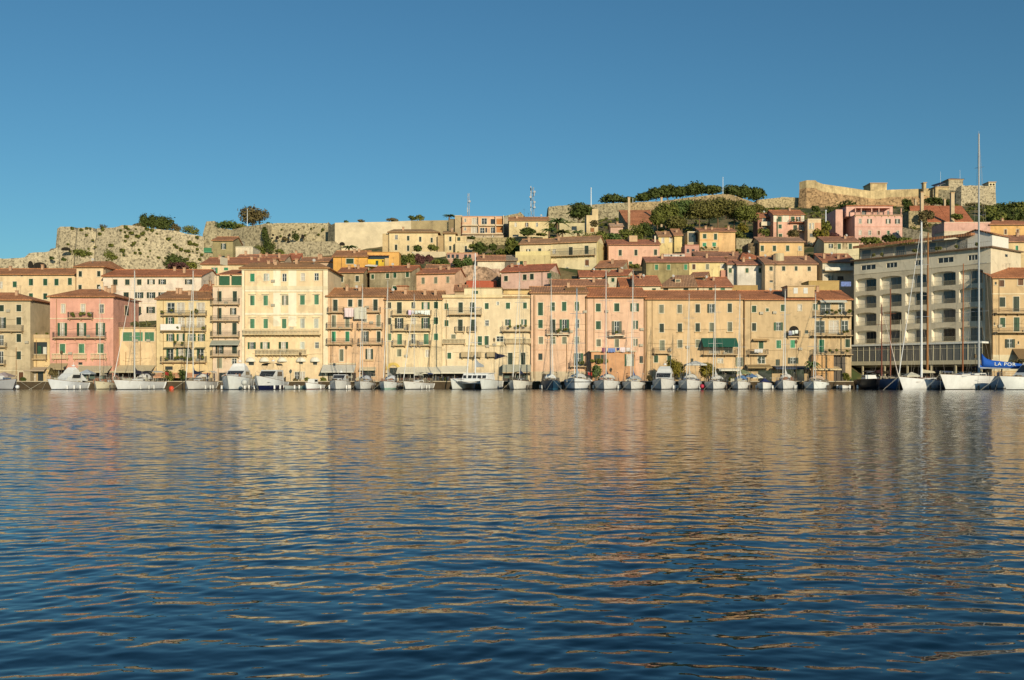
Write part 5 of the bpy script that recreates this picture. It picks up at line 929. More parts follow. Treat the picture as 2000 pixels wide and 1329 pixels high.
# ------------------------------------------------------------------ trees, palms and shrubs
def palm(px, pyb, pyt, wpx, Y, label, k='g', group=None):
    s = Y / F; h = (pyb - pyt) * s; wd = wpx * s / 2; t = thing('palm_tree', label, 'palm', W(px, pyb, Y), group); rg = random.Random(int(px)); th = h * .68
    b = MB(); b.cyl((0, 0, -.5), (.1, 0, th), .28, .22, 8); b.build('trunk', mat('bark', (.16, .11, .07), .95, noise=.3, nscale=3), t); b = MB()
    for q in range(22):
        a = q * 2.4; up = rg.uniform(.1, 1); L = wd * rg.uniform(.85, 1.1); prev = Vector((.1, 0, th)); dirv = Vector((math.cos(a), math.sin(a), 0)); side = Vector((-math.sin(a), math.cos(a), 0))
        for j in range(5):
            u = (j + 1) / 5; p = Vector((.1, 0, th)) + dirv * (L * u) + Vector((0, 0, (h - th) * (2.1 * up * u - (.9 + up) * u * u))); wv = .42 * (1 - u * .75)
            for sg in (-1, 1): b.quad(prev, p, p + side * sg * wv - Vector((0, 0, wv * .8)), prev + side * sg * wv * 1.1 - Vector((0, 0, wv * .8)))
            prev = p
    b.build('crown', leafm(k), t)
T = tree; S = shrub
T(284, 449, 420, 26, 352, 'tallest dark tree behind the ruined bastion, leftmost of the three', k='d', n=700, trunk=.02, size=.38); T(300, 449, 421, 22, 353, 'dark pointed tree behind the ruined bastion, middle of the three', k='d', n=650, trunk=.02, size=.38); T(321, 455, 422, 34, 355, 'dark broad tree behind the ruined bastion, rightmost of the three', k='d', n=1000, trunk=.02, size=.38)
S(268, 447, 436, 22, 351, 'small bush at the foot of the dark trees on the ruined bastion', 'o'); S(341, 456, 436, 26, 357, 'brownish shrub right of the dark trees on the bastion', 'o', n=350); S(371, 461, 440, 42, 360, 'wide rounded green bush on the right end of the bastion', 'm', n=500)
S(200, 448, 438, 24, 349, 'thin wispy plants on top of the ruined bastion', 'o', n=120, size=.2)
S(445, 450, 432, 54, 358, 'dense low hedge behind the arched wall stub', 'g', n=700, size=.4); S(470, 448, 436, 30, 356, 'yellow-green low growth left of the bare-trunked tree', 'l', n=300)
T(493, 446, 405, 58, 356, 'brownish open-crowned tree with pale bare trunks standing above the rampart', k='o', trunk=.12, n=1500, size=.4); S(524, 441, 434, 14, 352, 'small bush on the rampart top right of the bare-trunked tree', 'd', n=120)
for (x, yb, yt, w_, kk) in ((517, 470, 442, 14, 'd'), (525, 500, 462, 26, 'd'), (505, 503, 478, 36, 'm')): S(x, yb, yt, w_, 341, {517: 'upper hanging creeper on the rampart joint', 525: 'dark creeper mass spilling down the rampart', 505: 'bright green bush at the foot of the creeper'}[x], kk, n=500)
S(545, 498, 486, 26, 334, 'low green shrub behind the tiny red-roofed shed', 'm'); S(578, 472, 455, 20, 344, 'lone round bush growing on the beige rampart', 'd', n=260); S(556, 472, 464, 14, 344, 'olive tuft left of the lone bush on the beige rampart', 'o', n=120)
T(340, 530, 498, 44, 325, 'big dark bush with a reddish skirt in front of the stone bastion', name='bush', cat='bush', k='d', n=900, trunk=0); S(346, 529, 512, 56, 322, 'reddish flowering growth below the big dark bush', 'r', n=500, size=.35); S(374, 528, 510, 32, 323, 'yellow-green shrubs right of the big dark bush', 'l', n=350); S(392, 545, 530, 20, 300, 'dark scrub by the side wall of the cream house with blue-green shutters', 'd')
S(160, 504, 487, 46, 330, 'long dark bush on the ledge below the ruined bastion', 'm', n=500); S(214, 512, 488, 20, 330, 'upright dark bush right of the long bush below the bastion', 'm', n=300)
S(101, 508, 501, 10, 333, 'small round bush on the crumbling wall, left of its neighbour', 'd', n=90); S(124, 511, 503, 10, 332, 'small round bush on the crumbling wall, below the casemate', 'd', n=90)
rg = random.Random(11); g0 = None
for k in range(75):                        # tufts rooted in the cracks of the bastion
    x = rg.uniform(120, 395); yt_ = np.interp(x, [112, 238, 300, 398], [450, 445, 452, 468]); y = yt_ + (rg.random() ** 1.5) * (510 - yt_)
    Yw = np.interp(x, [112, 238, 398], [347.5, 339.5, 353.5]) - .12 * (y - yt_) * 340 / F - .1
    if g0 is None: g0 = S(x, y, y - 4, 6, Yw, 'small dark tuft growing from the face of the ruined bastion', 'm', n=60, size=.25, group='tufts growing on the bastion wall', name='wall_plant', cat='wall plant')
    else:
        c = g0.copy(); COL.objects.link(c); c.location = W(x, y, Yw); q = rg.uniform(.5, 1.6); c.scale = (q * rg.uniform(.8, 1.5), q, q); c.rotation_euler.z = rg.uniform(-.5, .5)
for k in range(14):
    x = rg.uniform(520, 640); y = rg.uniform(445, 470); c = g0.copy(); COL.objects.link(c); c.location = W(x, y, 349.3); q = rg.uniform(.4, 1.1); c.scale = (q, q, q)
    c['label'] = 'small dark tuft growing from the face of the beige rampart'; c['group'] = 'tufts growing on the beige rampart'
S(676, 436, 431, 10, 345, 'tiny dark tuft on the left end of the smooth cream wall', 'd', n=80); S(705, 435, 429, 14, 346, 'small dark bush on the smooth cream wall', 'o', n=110); S(765, 434, 426, 26, 348, 'reddish-brown bush on the smooth cream wall', 'o', n=200); S(805, 432, 421, 18, 349, 'left of two rounded dark bushes above the cream wall corner', 'd', n=200); S(819, 432, 420, 22, 349, 'right of two rounded dark bushes above the cream wall corner', 'm', n=240)
palm(681, 496, 477, 34, 262, 'small palm behind the bright orange house'); palm(877, 432, 417, 26, 330, 'little dark palm at the left end of the apartments')
for i, (x, yb, yt, w_, kk, l) in enumerate([(786, 522, 496, 30, 'd', 'dark bushy tree right of the orange terraced house'), (803, 520, 494, 26, 'm', 'green shrub against the left end of the cream garden wall'), (819, 516, 496, 24, 'r', 'purplish shrub in front of the cream garden wall'), (838, 513, 498, 16, 'r', 'slender purplish bush in front of the cream garden wall'), (866, 522, 505, 30, 'd', 'dark shrubs left of the pinkish garden pavilion'), (815, 492, 479, 20, 'd', 'dark rounded shrub in front of the cream villa'), (845, 491, 478, 22, 'm', 'green feathery shrub in front of the cream villa'), (895, 526, 504, 26, 'd', 'dark bush in front of the pinkish pavilion'), (912, 524, 502, 24, 'g', 'bright green bush right of the pinkish pavilion'), (850, 516, 508, 26, 'm', 'low green hedge in the garden below the cream villa')]): S(x, yb, yt, w_, 276 if yb < 495 else 258, l, kk, n=380)
T(938, 500, 474, 26, 280, 'dark spiky tree right of the cream terrace house', k='d', n=450, trunk=.1); T(962, 492, 476, 16, 282, 'small round dark tree by the terrace wall', k='d', n=260, trunk=.1); T(1001, 500, 466, 34, 276, 'large dark green tree left of the yellow houses', k='m', n=800, trunk=.05); S(981, 500, 488, 36, 277, 'low shrubs left of the large dark green tree', 'm', n=350); S(925, 488, 476, 22, 284, 'green shrub on the terrace below the apartments', 'm'); S(920, 468, 462, 22, 300, 'low dark plants below the apartment basement', 'd', n=160)
T(1030, 463, 446, 34, 295, 'dome-shaped dark tree in front of the pale yellow cottage', k='d', n=450, trunk=.12); S(1056, 461, 456, 30, 297, 'clipped low hedge at the foot of the yellow cottage', 'm', n=180)
palm(1088, 466, 418, 52, 290, 'tall dark palm left of the blank tower-like house'); palm(1072, 468, 440, 34, 280, 'lower palm in front of the tall palm'); palm(1098, 470, 446, 40, 276, 'spreading palm just above the yellow house roof', 'm'); palm(1128, 468, 446, 26, 282, 'small palm at the foot of the tower-like house')
T(1131, 436, 396, 50, 330, 'large round dark tree in front of the high rampart', k='d', n=1100, trunk=.12)
for (x, yb, yt, w_, kk, l) in [(1176, 470, 452, 30, 'm', 'green shrub right of the tower-like house'), (1197, 470, 455, 30, 'g', 'bright green spiky bush above the pink house roof'), (1222, 470, 448, 30, 'm', 'olive shrub below the brick-red barracks'), (1246, 470, 436, 38, 'm', 'broad tree-like shrub below the brick-red barracks'), (1262, 466, 430, 30, 'd', 'dark shrub at the right foot of the brick-red barracks'), (1160, 445, 430, 16, 'o', 'brownish bush behind the tower-like house')]: S(x, yb, yt, w_, 285, l, kk, n=450)
for (x, yb, yt, w_, l) in [(1197, 398, 382, 42, 'wide flat-topped pine on the rampart, alone at the left'), (1227, 397, 387, 26, 'small low pine just right of the lone flat-topped one'), (1257, 395, 379, 28, 'skyline pine at the left end of the long row'), (1281, 392, 369, 38, 'skyline pine second from the left of the long row'), (1303, 391, 365, 38, 'skyline pine third from the left of the long row'), (1328, 389, 366, 34, 'skyline pine in the middle of the long row'), (1357, 386, 359, 42, 'tallest skyline pine of the long row'), (1391, 382, 364, 36, 'last skyline pine left of the thin pole'), (1431, 388, 364, 38, 'skyline pine just right of the thin pole'), (1455, 392, 366, 32, 'skyline pine second right of the thin pole'), (1478, 394, 369, 32, 'rightmost skyline pine of the long row')]:
    T(x, yb, yt, w_, 404, l, name='pine_tree', cat='pine', k='d', trunk=.16, n=1200, size=.5, umbrella=True)
for (x, yb, yt, w_, Y, l, kk) in [(1300, 458, 396, 48, 304, 'leftmost big pine of the grove behind the pale yellow houses', 'm'), (1331, 452, 391, 54, 308, 'grove pine second from the left, rounded crown', 'm'), (1366, 450, 390, 56, 306, 'grove pine with two visible trunks above the ochre house', 'm'), (1402, 449, 389, 54, 308, 'grove pine with a forked trunk above the blank ochre wall', 'm'), (1434, 448, 392, 50, 306, 'grove pine over the right end of the blank ochre wall', 'm'), (1456, 447, 404, 40, 302, 'rightmost pine of the grove, lower than the rest', 'd'), (1284, 458, 412, 30, 300, 'narrow dark pine at the left edge of the grove', 'd'), (1318, 460, 424, 36, 296, 'low pine in front of the left side of the grove', 'm'), (1349, 425, 394, 50, 318, 'far pine filling the middle of the grove', 'd'), (1418, 425, 393, 50, 320, 'far pine filling the right of the grove', 'd'), (1385, 440, 405, 44, 314, 'dark pine in the heart of the grove', 'd'), (1478, 424, 400, 30, 330, 'rounded tree right of the grove below the pale rampart', 'd')]:
    T(x, yb, yt, w_, Y, l, name='pine_tree', cat='pine', k={0: 'm', 1: 'd', 2: 'o2', 3: 'g'}[int(x) % 4], trunk=.36, n=2300, size=.33, lumps=[7, 16, 10][int(x) % 3])
S(1450, 456, 436, 22, 296, 'yellow-green bush at the right foot of the grove', 'y', n=300); S(1440, 466, 450, 34, 290, 'dark shrubs by the terrace wall right of the ochre house', 'm', n=350); S(1492, 462, 446, 26, 294, 'rounded bush in front of the shaded reddish house', 'm', n=300); S(1463, 408, 402, 30, 340, 'low dark scrub below the pale rampart', 'd', n=200)
for (x, yb, yt, w_, Y, l, kk) in [(1548, 465, 449, 24, 292, 'brownish-orange bush in front of the white and salmon house', 'o'), (1604, 468, 448, 34, 290, 'yellowish bush right of the cream square bay', 'y'), (1628, 470, 455, 30, 291, 'mauve-tinged bush beneath the pink stair tower', 'r'), (1612, 452, 432, 24, 300, 'bright green bush by the white pole', 'l'), (1630, 450, 398, 44, 318, 'dark tree behind the pink stair tower', 'd'), (1653, 424, 390, 44, 326, 'tall dark tree left of the pink penthouse', 'd'), (1593, 414, 402, 16, 345, 'small dark bush at the foot of the brick bastion', 'd'), (1700, 478, 463, 44, 282, 'wide bush in the garden below the pink villa', 'm'), (1736, 478, 458, 32, 283, 'dark rounded bush below the pink villa', 'd'), (1765, 478, 464, 34, 282, 'low bush at the right foot of the pink villa', 'm'), (1772, 412, 388, 22, 345, 'slim dark tree between the pink villa and the red barracks', 'd'), (1822, 402, 385, 44, 352, 'dark bush band behind the left barracks ridge', 'd'), (1848, 404, 390, 24, 352, 'dark bush behind the gap between the barracks roofs', 'd'), (1870, 430, 418, 24, 322, 'small olive bush on the right barracks roof edge', 'm'), (1812, 430, 410, 26, 322, 'olive shrub in front of the left barracks roof', 'o'), (1802, 446, 414, 18, 318, 'brown twiggy tree in front of the tall cream chimney', 'o')]: S(x, yb, yt, w_, Y, l, kk, n=550, size=.36)
for i, (x, yb, yt, w_) in enumerate([(1935, 436, 402, 40), (1962, 434, 398, 44), (1990, 432, 394, 46), (2020, 432, 392, 50), (1948, 440, 415, 40), (1975, 440, 412, 44)]):
    T(x, yb, yt, w_, 345 if i < 4 else 330, ['leftmost dark pine below the square bastion', 'second dark pine below the square bastion', 'third dark pine from the square bastion, near the right edge', 'dark pine cut by the right edge of the picture', 'lower dark pine in front, beneath the corner turret', 'lower dark pine in front, next to the right edge'][i], name='pine_tree', cat='pine', k='d' if i % 2 else 'm', trunk=.15, n=1000, size=.5)
S(1905, 406, 396, 40, 385, 'dry brush at the foot of the square stone bastion', 'o', n=300)
# ------------------------------------------------------------------ masts and poles on the ridge
def lattice(px, pyb, pyt, wpx, Y, label, panels=0):
    s = Y / F; h = (pyb - pyt) * s; w_ = wpx * s / 2; t = thing('radio_mast', label, 'radio mast', W(px, pyb, Y)); b = MB()
    for sx, sy in ((-1, -1), (1, -1), (1, 1), (-1, 1)): b.cyl((sx*w_, sy*w_, 0), (sx*w_*.7, sy*w_*.7, h), .09, .07, 4)
    n = int(h / 1.2)
    for k in range(n):
        z = h * k / n; z2 = h * (k + 1) / n; sg = 1 if k % 2 else -1
        for a, c in (((-w_, -w_), (w_, -w_)), ((w_, -w_), (w_, w_)), ((-w_, w_), (w_, w_)), ((-w_, -w_), (-w_, w_))): b.cyl((a[0]*.85, a[1]*.85, z if sg > 0 else z2), (c[0]*.85, c[1]*.85, z2 if sg > 0 else z), .05, n=3)
    b.build('lattice', paint('#b5b3a8'), t); rg = random.Random(4)
    for k in range(panels):
        z = h * (.25 + .75 * k / panels); sx = rg.choice((-1, 1)); c = MB()
        if k % 3 == 1: c.cyl((sx*w_*1.3, -w_ - .3, z), (sx*w_*1.3, -w_ - .6, z), .42, .38, 12); nm = 'dish'
        else: c.box(sx*w_*1.1 - .13, sx*w_*1.1 + .13, -w_ - .45, -w_ - .2, z - .8, z + .8); nm = 'antenna_panel'
        c.build(nm, paint('#b5b2a8'), t)
lattice(915, 422, 378, 3.5, 330, 'slim grey lattice radio mast above the flat-roofed apartments', 2); lattice(1040, 424, 366, 6, 340, 'taller lattice radio mast crowded with panels and dishes', 13)
def pole(px, pyb, pyt, Y, r, label, col='#e8e6df', name='pole'):
    b = MB(); h = (pyb - pyt) * Y / F; b.cyl((0, 0, 0), (0, 0, h), r, r * .7, 6); b.ball((0, 0, h), r * 1.3, r * 1.3, r * 1.3); tag(b.build(name, paint(col), None, W(px, pyb, Y)), label, 'pole')
pole(1154.5, 404, 368, 398, .22, 'white pole standing on the rampart above the tower-like house', name='flagpole'); pole(1412, 382, 347, 402, .14, 'thin pale pole on the skyline between two pines', name='flagpole'); pole(1613, 436, 412, 300, .2, 'short white pole left of the pink stair tower'); pole(1837, 372, 336, 404, .06, 'hair-thin antenna pole on the fortress, left one'); pole(1875, 353, 333, 404, .06, 'hair-thin antenna pole on the keep roof')
pole(483, 442, 408, 352, .12, 'pale lamp pole beside the bare-trunked tree on the rampart'); pole(1236, 396, 388, 396, .1, 'stub of a pale pole on the rampart'); pole(806, 520, 493, 262, .07, 'thin pale pole in the garden below the cream villa')
# ------------------------------------------------------------------ on the quay
def lamp(px, pyt, label, Y=193.5, arms=1, col='#5a4a35'):
    t = thing('street_lamp', label, 'street lamp', (W(px, 0, Y).x, Y, QZ)); h = W(0, pyt, Y).z - QZ; b = MB(); b.cyl((0, 0, 0), (0, 0, .7), .13, .09, 8); b.cyl((0, 0, .7), (0, 0, h), .055, .04, 6); b.build('post', paint(col), t)
    c = MB(); c.loft([[(-.12,-.12,h),(.12,-.12,h),(.12,.12,h),(-.12,.12,h)],[(-.24,-.24,h+.5),(.24,-.24,h+.5),(.24,.24,h+.5),(-.24,.24,h+.5)],[(-.03,-.03,h+.85),(.03,-.03,h+.85),(.03,.03,h+.85),(-.03,.03,h+.85)]]); c.build('lantern', paint('#6d5a3d'), t)
for px, y, l in ((120, 693, 'street lamp in front of the salmon-pink house'), (676, 683, 'street lamp in front of the pinkish-beige house with white sheets'), (586, 696, 'street lamp in front of the grand palazzo'), (965, 668, 'street lamp in front of the long cream-yellow house'), (1555, 672, 'street lamp with a lantern in front of the ochre house beside the hotel'), (390, 700, 'street lamp in front of the orange-yellow house'), (1237, 700, 'street lamp in front of the pink house with the annex'), (1905, 700, 'street lamp in front of the hotel terrace')): lamp(px, y, l)
def parasol(px, pyt, wpx, label, col, Y=197, square=True):
    t = thing('parasol', label, 'parasol', (W(px, 0, Y).x, Y, QZ)); h = W(0, pyt, Y).z - QZ; r = wpx * Y / F / 2; b = MB(); b.cyl((0, 0, 0), (0, 0, h - .1), .045); b.box(-.35, .35, -.35, .35, 0, .1); b.build('pole', paint('#cdb98c'), t)
    b = MB(); n = 4 if square else 8; a0 = math.pi / 4 if square else 0; k_ = 1.35 if square else 1.0
    ring = lambda q, z: [(q*k_*r*math.cos(a0 + 2*math.pi*i/n), q*k_*r*math.sin(a0 + 2*math.pi*i/n), z) for i in range(n)]
    b.loft([ring(1, h - .95), ring(1, h - .72), ring(.03, h)]); b.build('canopy', paint(col, .9), t)
for px, y, w_, l, c in ((170, 722, 26, 'grey-blue parasol behind the white cruiser', '#b7b8b0'), (8, 727, 30, 'mauve-grey parasol at the far left edge', '#b09a8c'), (1358, 705, 40, 'large grey-white pagoda parasol between the two clipped bushes', '#d4ccb6'), (1450, 722, 30, 'green-beige parasol right of the ochre-yellow house', '#8c8f5e'), (1465, 728, 22, 'blue parasol in front of the ochre house', '#5b7590'), (1780, 727, 30, 'cream parasol under the hotel terrace, left one', '#e4d6b0'), (1700, 732, 24, 'reddish parasol under the hotel terrace', '#b8694a'), (1875, 728, 34, 'grey-white parasol under the hotel terrace, right one', '#cfcab8'), (1478, 730, 20, 'cream parasol in front of the ochre house', '#e8d9b4'), (705, 733, 20, 'beige parasol in front of the pinkish-beige house', '#d8bf90'), (448, 727, 24, 'pale parasol in front of the pinkish six-storey house', '#e9c8a4'), (1150, 738, 16, 'white parasol left of the green climbing shrub', '#eee2c4')): parasol(px, y, w_, l, c)
palm(1585, 745, 698, 34, 199, 'palm with a dark round crown in front of the ochre house'); palm(1990, 745, 694, 46, 196, 'palm in front of the right edge house', 'o')
T(1318, 745, 703, 36, 198, 'heart-shaped yellow-green bush on the quay, taller one', name='clipped_bush', cat='bush', k='y', n=1500, size=.2, trunk=.12); T(1380, 745, 709, 30, 198, 'rounded yellow-green bush on the quay, smaller one', name='clipped_bush', cat='bush', k='y', n=1200, size=.2, trunk=.12)
T(1164, 745, 712, 20, 199, 'green climbing shrub left of the annex of the pink house', name='shrub', cat='shrub', k='g', n=700, size=.2, trunk=.1)
for i, (x, yt, w_, kk, l) in enumerate([(327, 722, 26, 'm', 'green tree-like planter at the left of the orange-yellow house'), (356, 720, 24, 'd', 'dark planter bush in front of the orange-yellow house'), (104, 717, 18, 'o', 'brownish hanging planter above the pink house shop'), (1269, 733, 10, 'o', 'small round brown bush by the two motor cruisers'), (600, 738, 12, 'm', 'round potted bush in front of the palazzo, left one'), (632, 738, 12, 'm', 'round potted bush in front of the palazzo, right one'), (576, 740, 9, 'o', 'little brown potted bush in front of the palazzo'), (1652, 727, 18, 'l', 'bright green planter beside the hotel terrace'), (1722, 735, 18, 'g', 'dark green planter under the hotel terrace'), (1176, 738, 16, 'm', 'low green planter in front of the pink house annex'), (500, 735, 14, 'm', 'green potted plant by the palazzo corner'), (45, 737, 10, 'd', 'dark potted plant by the brown arched door'), (868, 738, 18, 'd', 'dark hedge planter under the long white awning, left'), (1000, 738, 16, 'o', 'yellowish planter under the long cream-yellow house'), (1430, 737, 16, 'm', 'green planter under the white awning of the ochre-yellow house'), (760, 738, 14, 'd', 'dark planter in front of the arched passage')]):
    S(x, 746, yt, w_, 195, l, kk, n=260, size=.2, name='planter', cat='planter')
def scooter(x, y, rz, m, root=None):
    t = thing('scooter', 'parked dark scooter in the row under the long white awning', 'scooter', (x, y, QZ), 'scooters parked under the long white awning', rz); b = MB()
    b.loft([[(-.15, .2, .35), (.15, .2, .35), (.15, .2, .75), (-.15, .2, .75)], [(-.2, .85, .4), (.2, .85, .4), (.18, .95, .85), (-.18, .95, .85)]]); b.box(-.18, .18, -.25, .2, .28, .38); b.loft([[(-.2, -.3, .3), (.2, -.3, .3), (.2, -.25, .35), (-.2, -.25, .35)], [(-.18, -.5, .95), (.18, -.5, .95), (.18, -.42, .97), (-.18, -.42, .97)]]); b.build('body', m, t)
    b = MB(); b.box(-.16, .16, .1, .85, .78, .9); b.build('seat', iron, t)
    for yy in (-.6, .75): b = MB(); b.cyl((-.06, yy, .26), (.06, yy, .26), .26, n=12); b.build('wheel', iron, t)
    b = MB(); b.cyl((-.35, -.45, 1.05), (.35, -.45, 1.05), .025); b.cyl((0, -.47, .9), (0, -.58, .3), .03); b.build('handlebar', iron, t); return t
sc0 = scooter(W(846, 0, 192).x, 192, .2, mat('scooter_paint', (.05, .07, .09), .35)); sc1 = scooter(W(940, 0, 192).x, 192.4, -.2, mat('scooter_silver', (.3, .3, .3), .35)); sc1['label'] = 'parked silver scooter behind the catamaran'; sc1['group'] = 'silver scooters behind the catamaran'
for k in range(6): c = copy_tree(sc0); c.location.x += 1.05 * (k + 1) * .9; c.location.y += .2 * (k % 2); c.rotation_euler.z = .1 * (k % 3) + .1
def table(px, Y, label, group):
    t = thing('cafe_table', label, 'table', (W(px, 0, Y).x, Y, QZ), group); b = MB(); b.box(-.45, .45, -.45, .45, .72, .76); b.build('tabletop', paint('#e8dcc0'), t); b = MB(); b.cyl((0, 0, 0), (0, 0, .72), .04); b.box(-.25, .25, -.25, .25, 0, .04); b.build('pedestal', iron, t)
    return t
for lo, hi, n, l in ((1700, 1900, 8, 'pale cafe table under the hotel terrace'), (1490, 1560, 4, 'pale cafe table in front of the ochre house beside the hotel'), (140, 290, 6, 'pale cafe table under the beige awnings at the left')):
    t0 = table(lo, 196, l, l + 's')
    for k in range(1, n): c = copy_tree(t0); X = W(lo + (hi - lo) * k / n, 0, 196).x; c.location.x = X; c.location.y = 195.4 + (k % 3) * .8
# washing hung out at the balconies
def laundry(view, Y, items, label, dep=1.25):
    o = VW[view]; f = lambda x, y: W(o[0] + x/o[2], o[1] + y/o[2], Y - dep); t = None
    p0 = f(items[0][0], items[0][2]); t = thing('laundry_line', label, 'laundry', p0); b = MB(); a = f(items[0][0] - 6, items[0][2]) - p0; c = f(items[-1][1] + 6, items[-1][2]) - p0; b.cyl(a, c, .015, n=4); b.build('line', iron, t)
    for x0, x1, y0, y1, col in items:
        q = MB(); n = 8; L, Rr = f(x0, y0) - p0, f(x1, y1) - p0; rg = random.Random(int(x0)); ring = []
        for j in range(n + 1):
            X = L.x + (Rr.x - L.x) * j / n; d = .06 * math.sin(j * 2.1 + x0); ring.append([(X, -.03 + d*.3, L.z), (X, -.08 + d, (L.z + Rr.z) / 2), (X, -.05 + d*1.6, Rr.z + rg.uniform(-.08, .08)), (X, -.02 + d*1.6, Rr.z + .01), (X, -.05 + d, (L.z + Rr.z) / 2), (X, 0 + d*.3, L.z)])
        q.loft(ring); q.build('hanging_cloth', paint(col, .9), t)
laundry('C', 205, [(190, 268, 540, 618, '#f1d2c0'), (272, 380, 536, 636, '#d6c9a8')], 'two big pale sheets drying at the pinkish-beige house')
laundry('C', 205, [(742, 768, 558, 600, '#f0cfd0'), (772, 790, 562, 590, '#e8dfd4'), (800, 822, 562, 590, '#f4f0e2'), (826, 848, 562, 585, '#f4f0e2'), (852, 880, 562, 592, '#f4f0e2'), (884, 928, 560, 598, '#f4f0e2')], 'row of small white washing at the yellow house with the arched passage')
laundry('E', 205, [(690, 722, 885, 922, '#8a4a66'), (740, 806, 888, 922, '#8090b4'), (815, 842, 884, 908, '#4b5578'), (848, 892, 882, 922, '#f0d8c8'), (900, 935, 884, 916, '#ead8c0')], 'purple, blue and pale washing above the annex of the pink house', 2.9)
laundry('G', 205, [(444, 470, 738, 775, '#b9b6b8'), (474, 495, 736, 768, '#f4f0e6'), (500, 526, 732, 762, '#f4f0e6')], 'grey and white washing at the arched loggia')
laundry('G', 205, [(148, 220, 898, 926, '#ddd2be')], 'white bundle of sheets on the left balcony of the ochre house', 1.4)
b = MB()
for k in range(6):
    pass
# ------------------------------------------------------------------ boats
def hullm(key, top, low, stripe=None, wl=.13):
    if key in MATS: return MATS[key]
    m = mat(key, alb(top), .3, noise=.06, nscale=1.2, spec=.5, dirt=.12); t = m.node_tree; p = t.nodes['Principled BSDF']; src = p.inputs['Base Color'].links[0].from_socket
    tc = nd(t, 'ShaderNodeTexCoord'); sx = nd(t, 'ShaderNodeSeparateXYZ'); t.links.new(tc.outputs['Object'], sx.inputs[0])
    c = nd(t, 'ShaderNodeMath', operation='LESS_THAN'); t.links.new(sx.outputs[2], c.inputs[0]); c.inputs[1].default_value = wl
    mx = nd(t, 'ShaderNodeMix', data_type='RGBA'); t.links.new(c.outputs[0], mx.inputs[0]); t.links.new(src, mx.inputs[6]); mx.inputs[7].default_value = (*alb(low), 1); cur = mx.outputs[2]
    if stripe:
        a, b_, col = stripe; g = nd(t, 'ShaderNodeMath', operation='COMPARE'); t.links.new(sx.outputs[2], g.inputs[0]); g.inputs[1].default_value = (a + b_) / 2; g.inputs[2].default_value = (b_ - a) / 2
        m2 = nd(t, 'ShaderNodeMix', data_type='RGBA'); t.links.new(g.outputs[0], m2.inputs[0]); t.links.new(cur, m2.inputs[6]); m2.inputs[7].default_value = (*alb(col), 1); cur = m2.outputs[2]
    t.links.new(cur, p.inputs['Base Color']); MATS[key] = m; return m
WH = ('hull_white', '#e9dfc8', '#3b3a34')
def width(u, full): return (1 - max(0, (u - .42) / .58) ** full) * (.80 + .20 * min(1, u / .35))     # u: 0 stern .. 1 bow
def hull(L, B, fs, fb, m, t, rake=.09, full=2.2, flare=.0, stern=.04, keel=.5):
    N = 18; rings = []
    for i in range(N + 1):
        u = i / N; w_ = B / 2 * max(width(u, full), .015); zt = fs + (fb - fs) * u ** 1.8; yb = L / 2 - L * u
        k = max(0, (u - .6) / .4) ** 2; r_ = []
        for v, q in ((1, 1), (.62, .96 - flare*.4*k), (.25, .88 - flare*k*.9), (0, .78 - flare*k*1.1), (-.35, .35)):
            z = zt * v if v >= 0 else -keel; off = rake * L * k * (1 - max(v, -.1)) * 1.0 - stern * L * (1 - u) ** 6 * (1 - v) * .8
            r_.append((w_ * max(q, .05), yb + off, z))
        rings.append(r_ + [(-x, y, z) for x, y, z in r_[::-1]])
    b = MB(); b.loft(rings, close=False, cap=False); n = len(rings[0]); b.f.append(tuple(range(n)))
    ho = b.build('hull', m, t, smooth=True); d = MB()
    for i in range(N):
        a, c = rings[i], rings[i+1]; dz = Vector((0, 0, -.02)); d.quad(Vector(a[0])+dz, Vector(c[0])+dz, Vector(c[-1])+dz, Vector(a[-1])+dz)
    d.build('deck', paint('#e2d5b8', .7), t)
    r = MB(); pts = [Vector((x[0][0]*.985, x[0][1], x[0][2] + .03)) for x in rings]; r.tube(pts, .035, 4); r.tube([Vector((-p.x, p.y, p.z)) for p in pts], .035, 4); r.build('toe_rail', mat('teak', (.22, .13, .06), .7), t)
    return rings
def rails(rings, t, h=.6, step=2, col='#c9c5b8', i0=0):
    b = MB(); P = []
    for i in range(i0, len(rings), step):
        q = rings[i][0]; P.append(Vector((q[0]*.93, q[1], q[2]))); b.cyl(P[-1], P[-1] + Vector((0,0,h)), .014, n=4); b.cyl(Vector((-P[-1].x, P[-1].y, P[-1].z)), Vector((-P[-1].x, P[-1].y, P[-1].z + h)), .014, n=4)
    for sg in (1, -1):
        for hh in (h, h*.55): b.tube([Vector((sg*p.x, p.y, p.z + hh)) for p in P], .012, 3)
    e = rings[-1][0]; b.cyl(P[-1] + Vector((0,0,h)), (0, e[1] - .1, e[2] + h), .02, n=4); b.cyl(Vector((-P[-1].x, P[-1].y, P[-1].z+h)), (0, e[1] - .1, e[2] + h), .02, n=4)
    b.build('guard_rail', mat('steel', (.5, .5, .48), .3, metal=.8), t)
def fenders(rings, t, idx, col='#f0e6d0', side=(1, -1)):
    for i in idx:
        for sg in side:
            q = rings[i][1]; b = MB(); b.loft([[(q[0]*sg + sg*.18 + .17*math.cos(a), q[1] + .17*math.sin(a), z) for a in [k*math.pi/4 for k in range(8)]] for z in (.12, .75)]); b.cyl((q[0]*sg + sg*.14, q[1], .75), (rings[i][0][0]*sg, q[1], rings[i][0][2]), .012, n=3); b.build('fender', paint(col) if col != 'k' else iron, t)
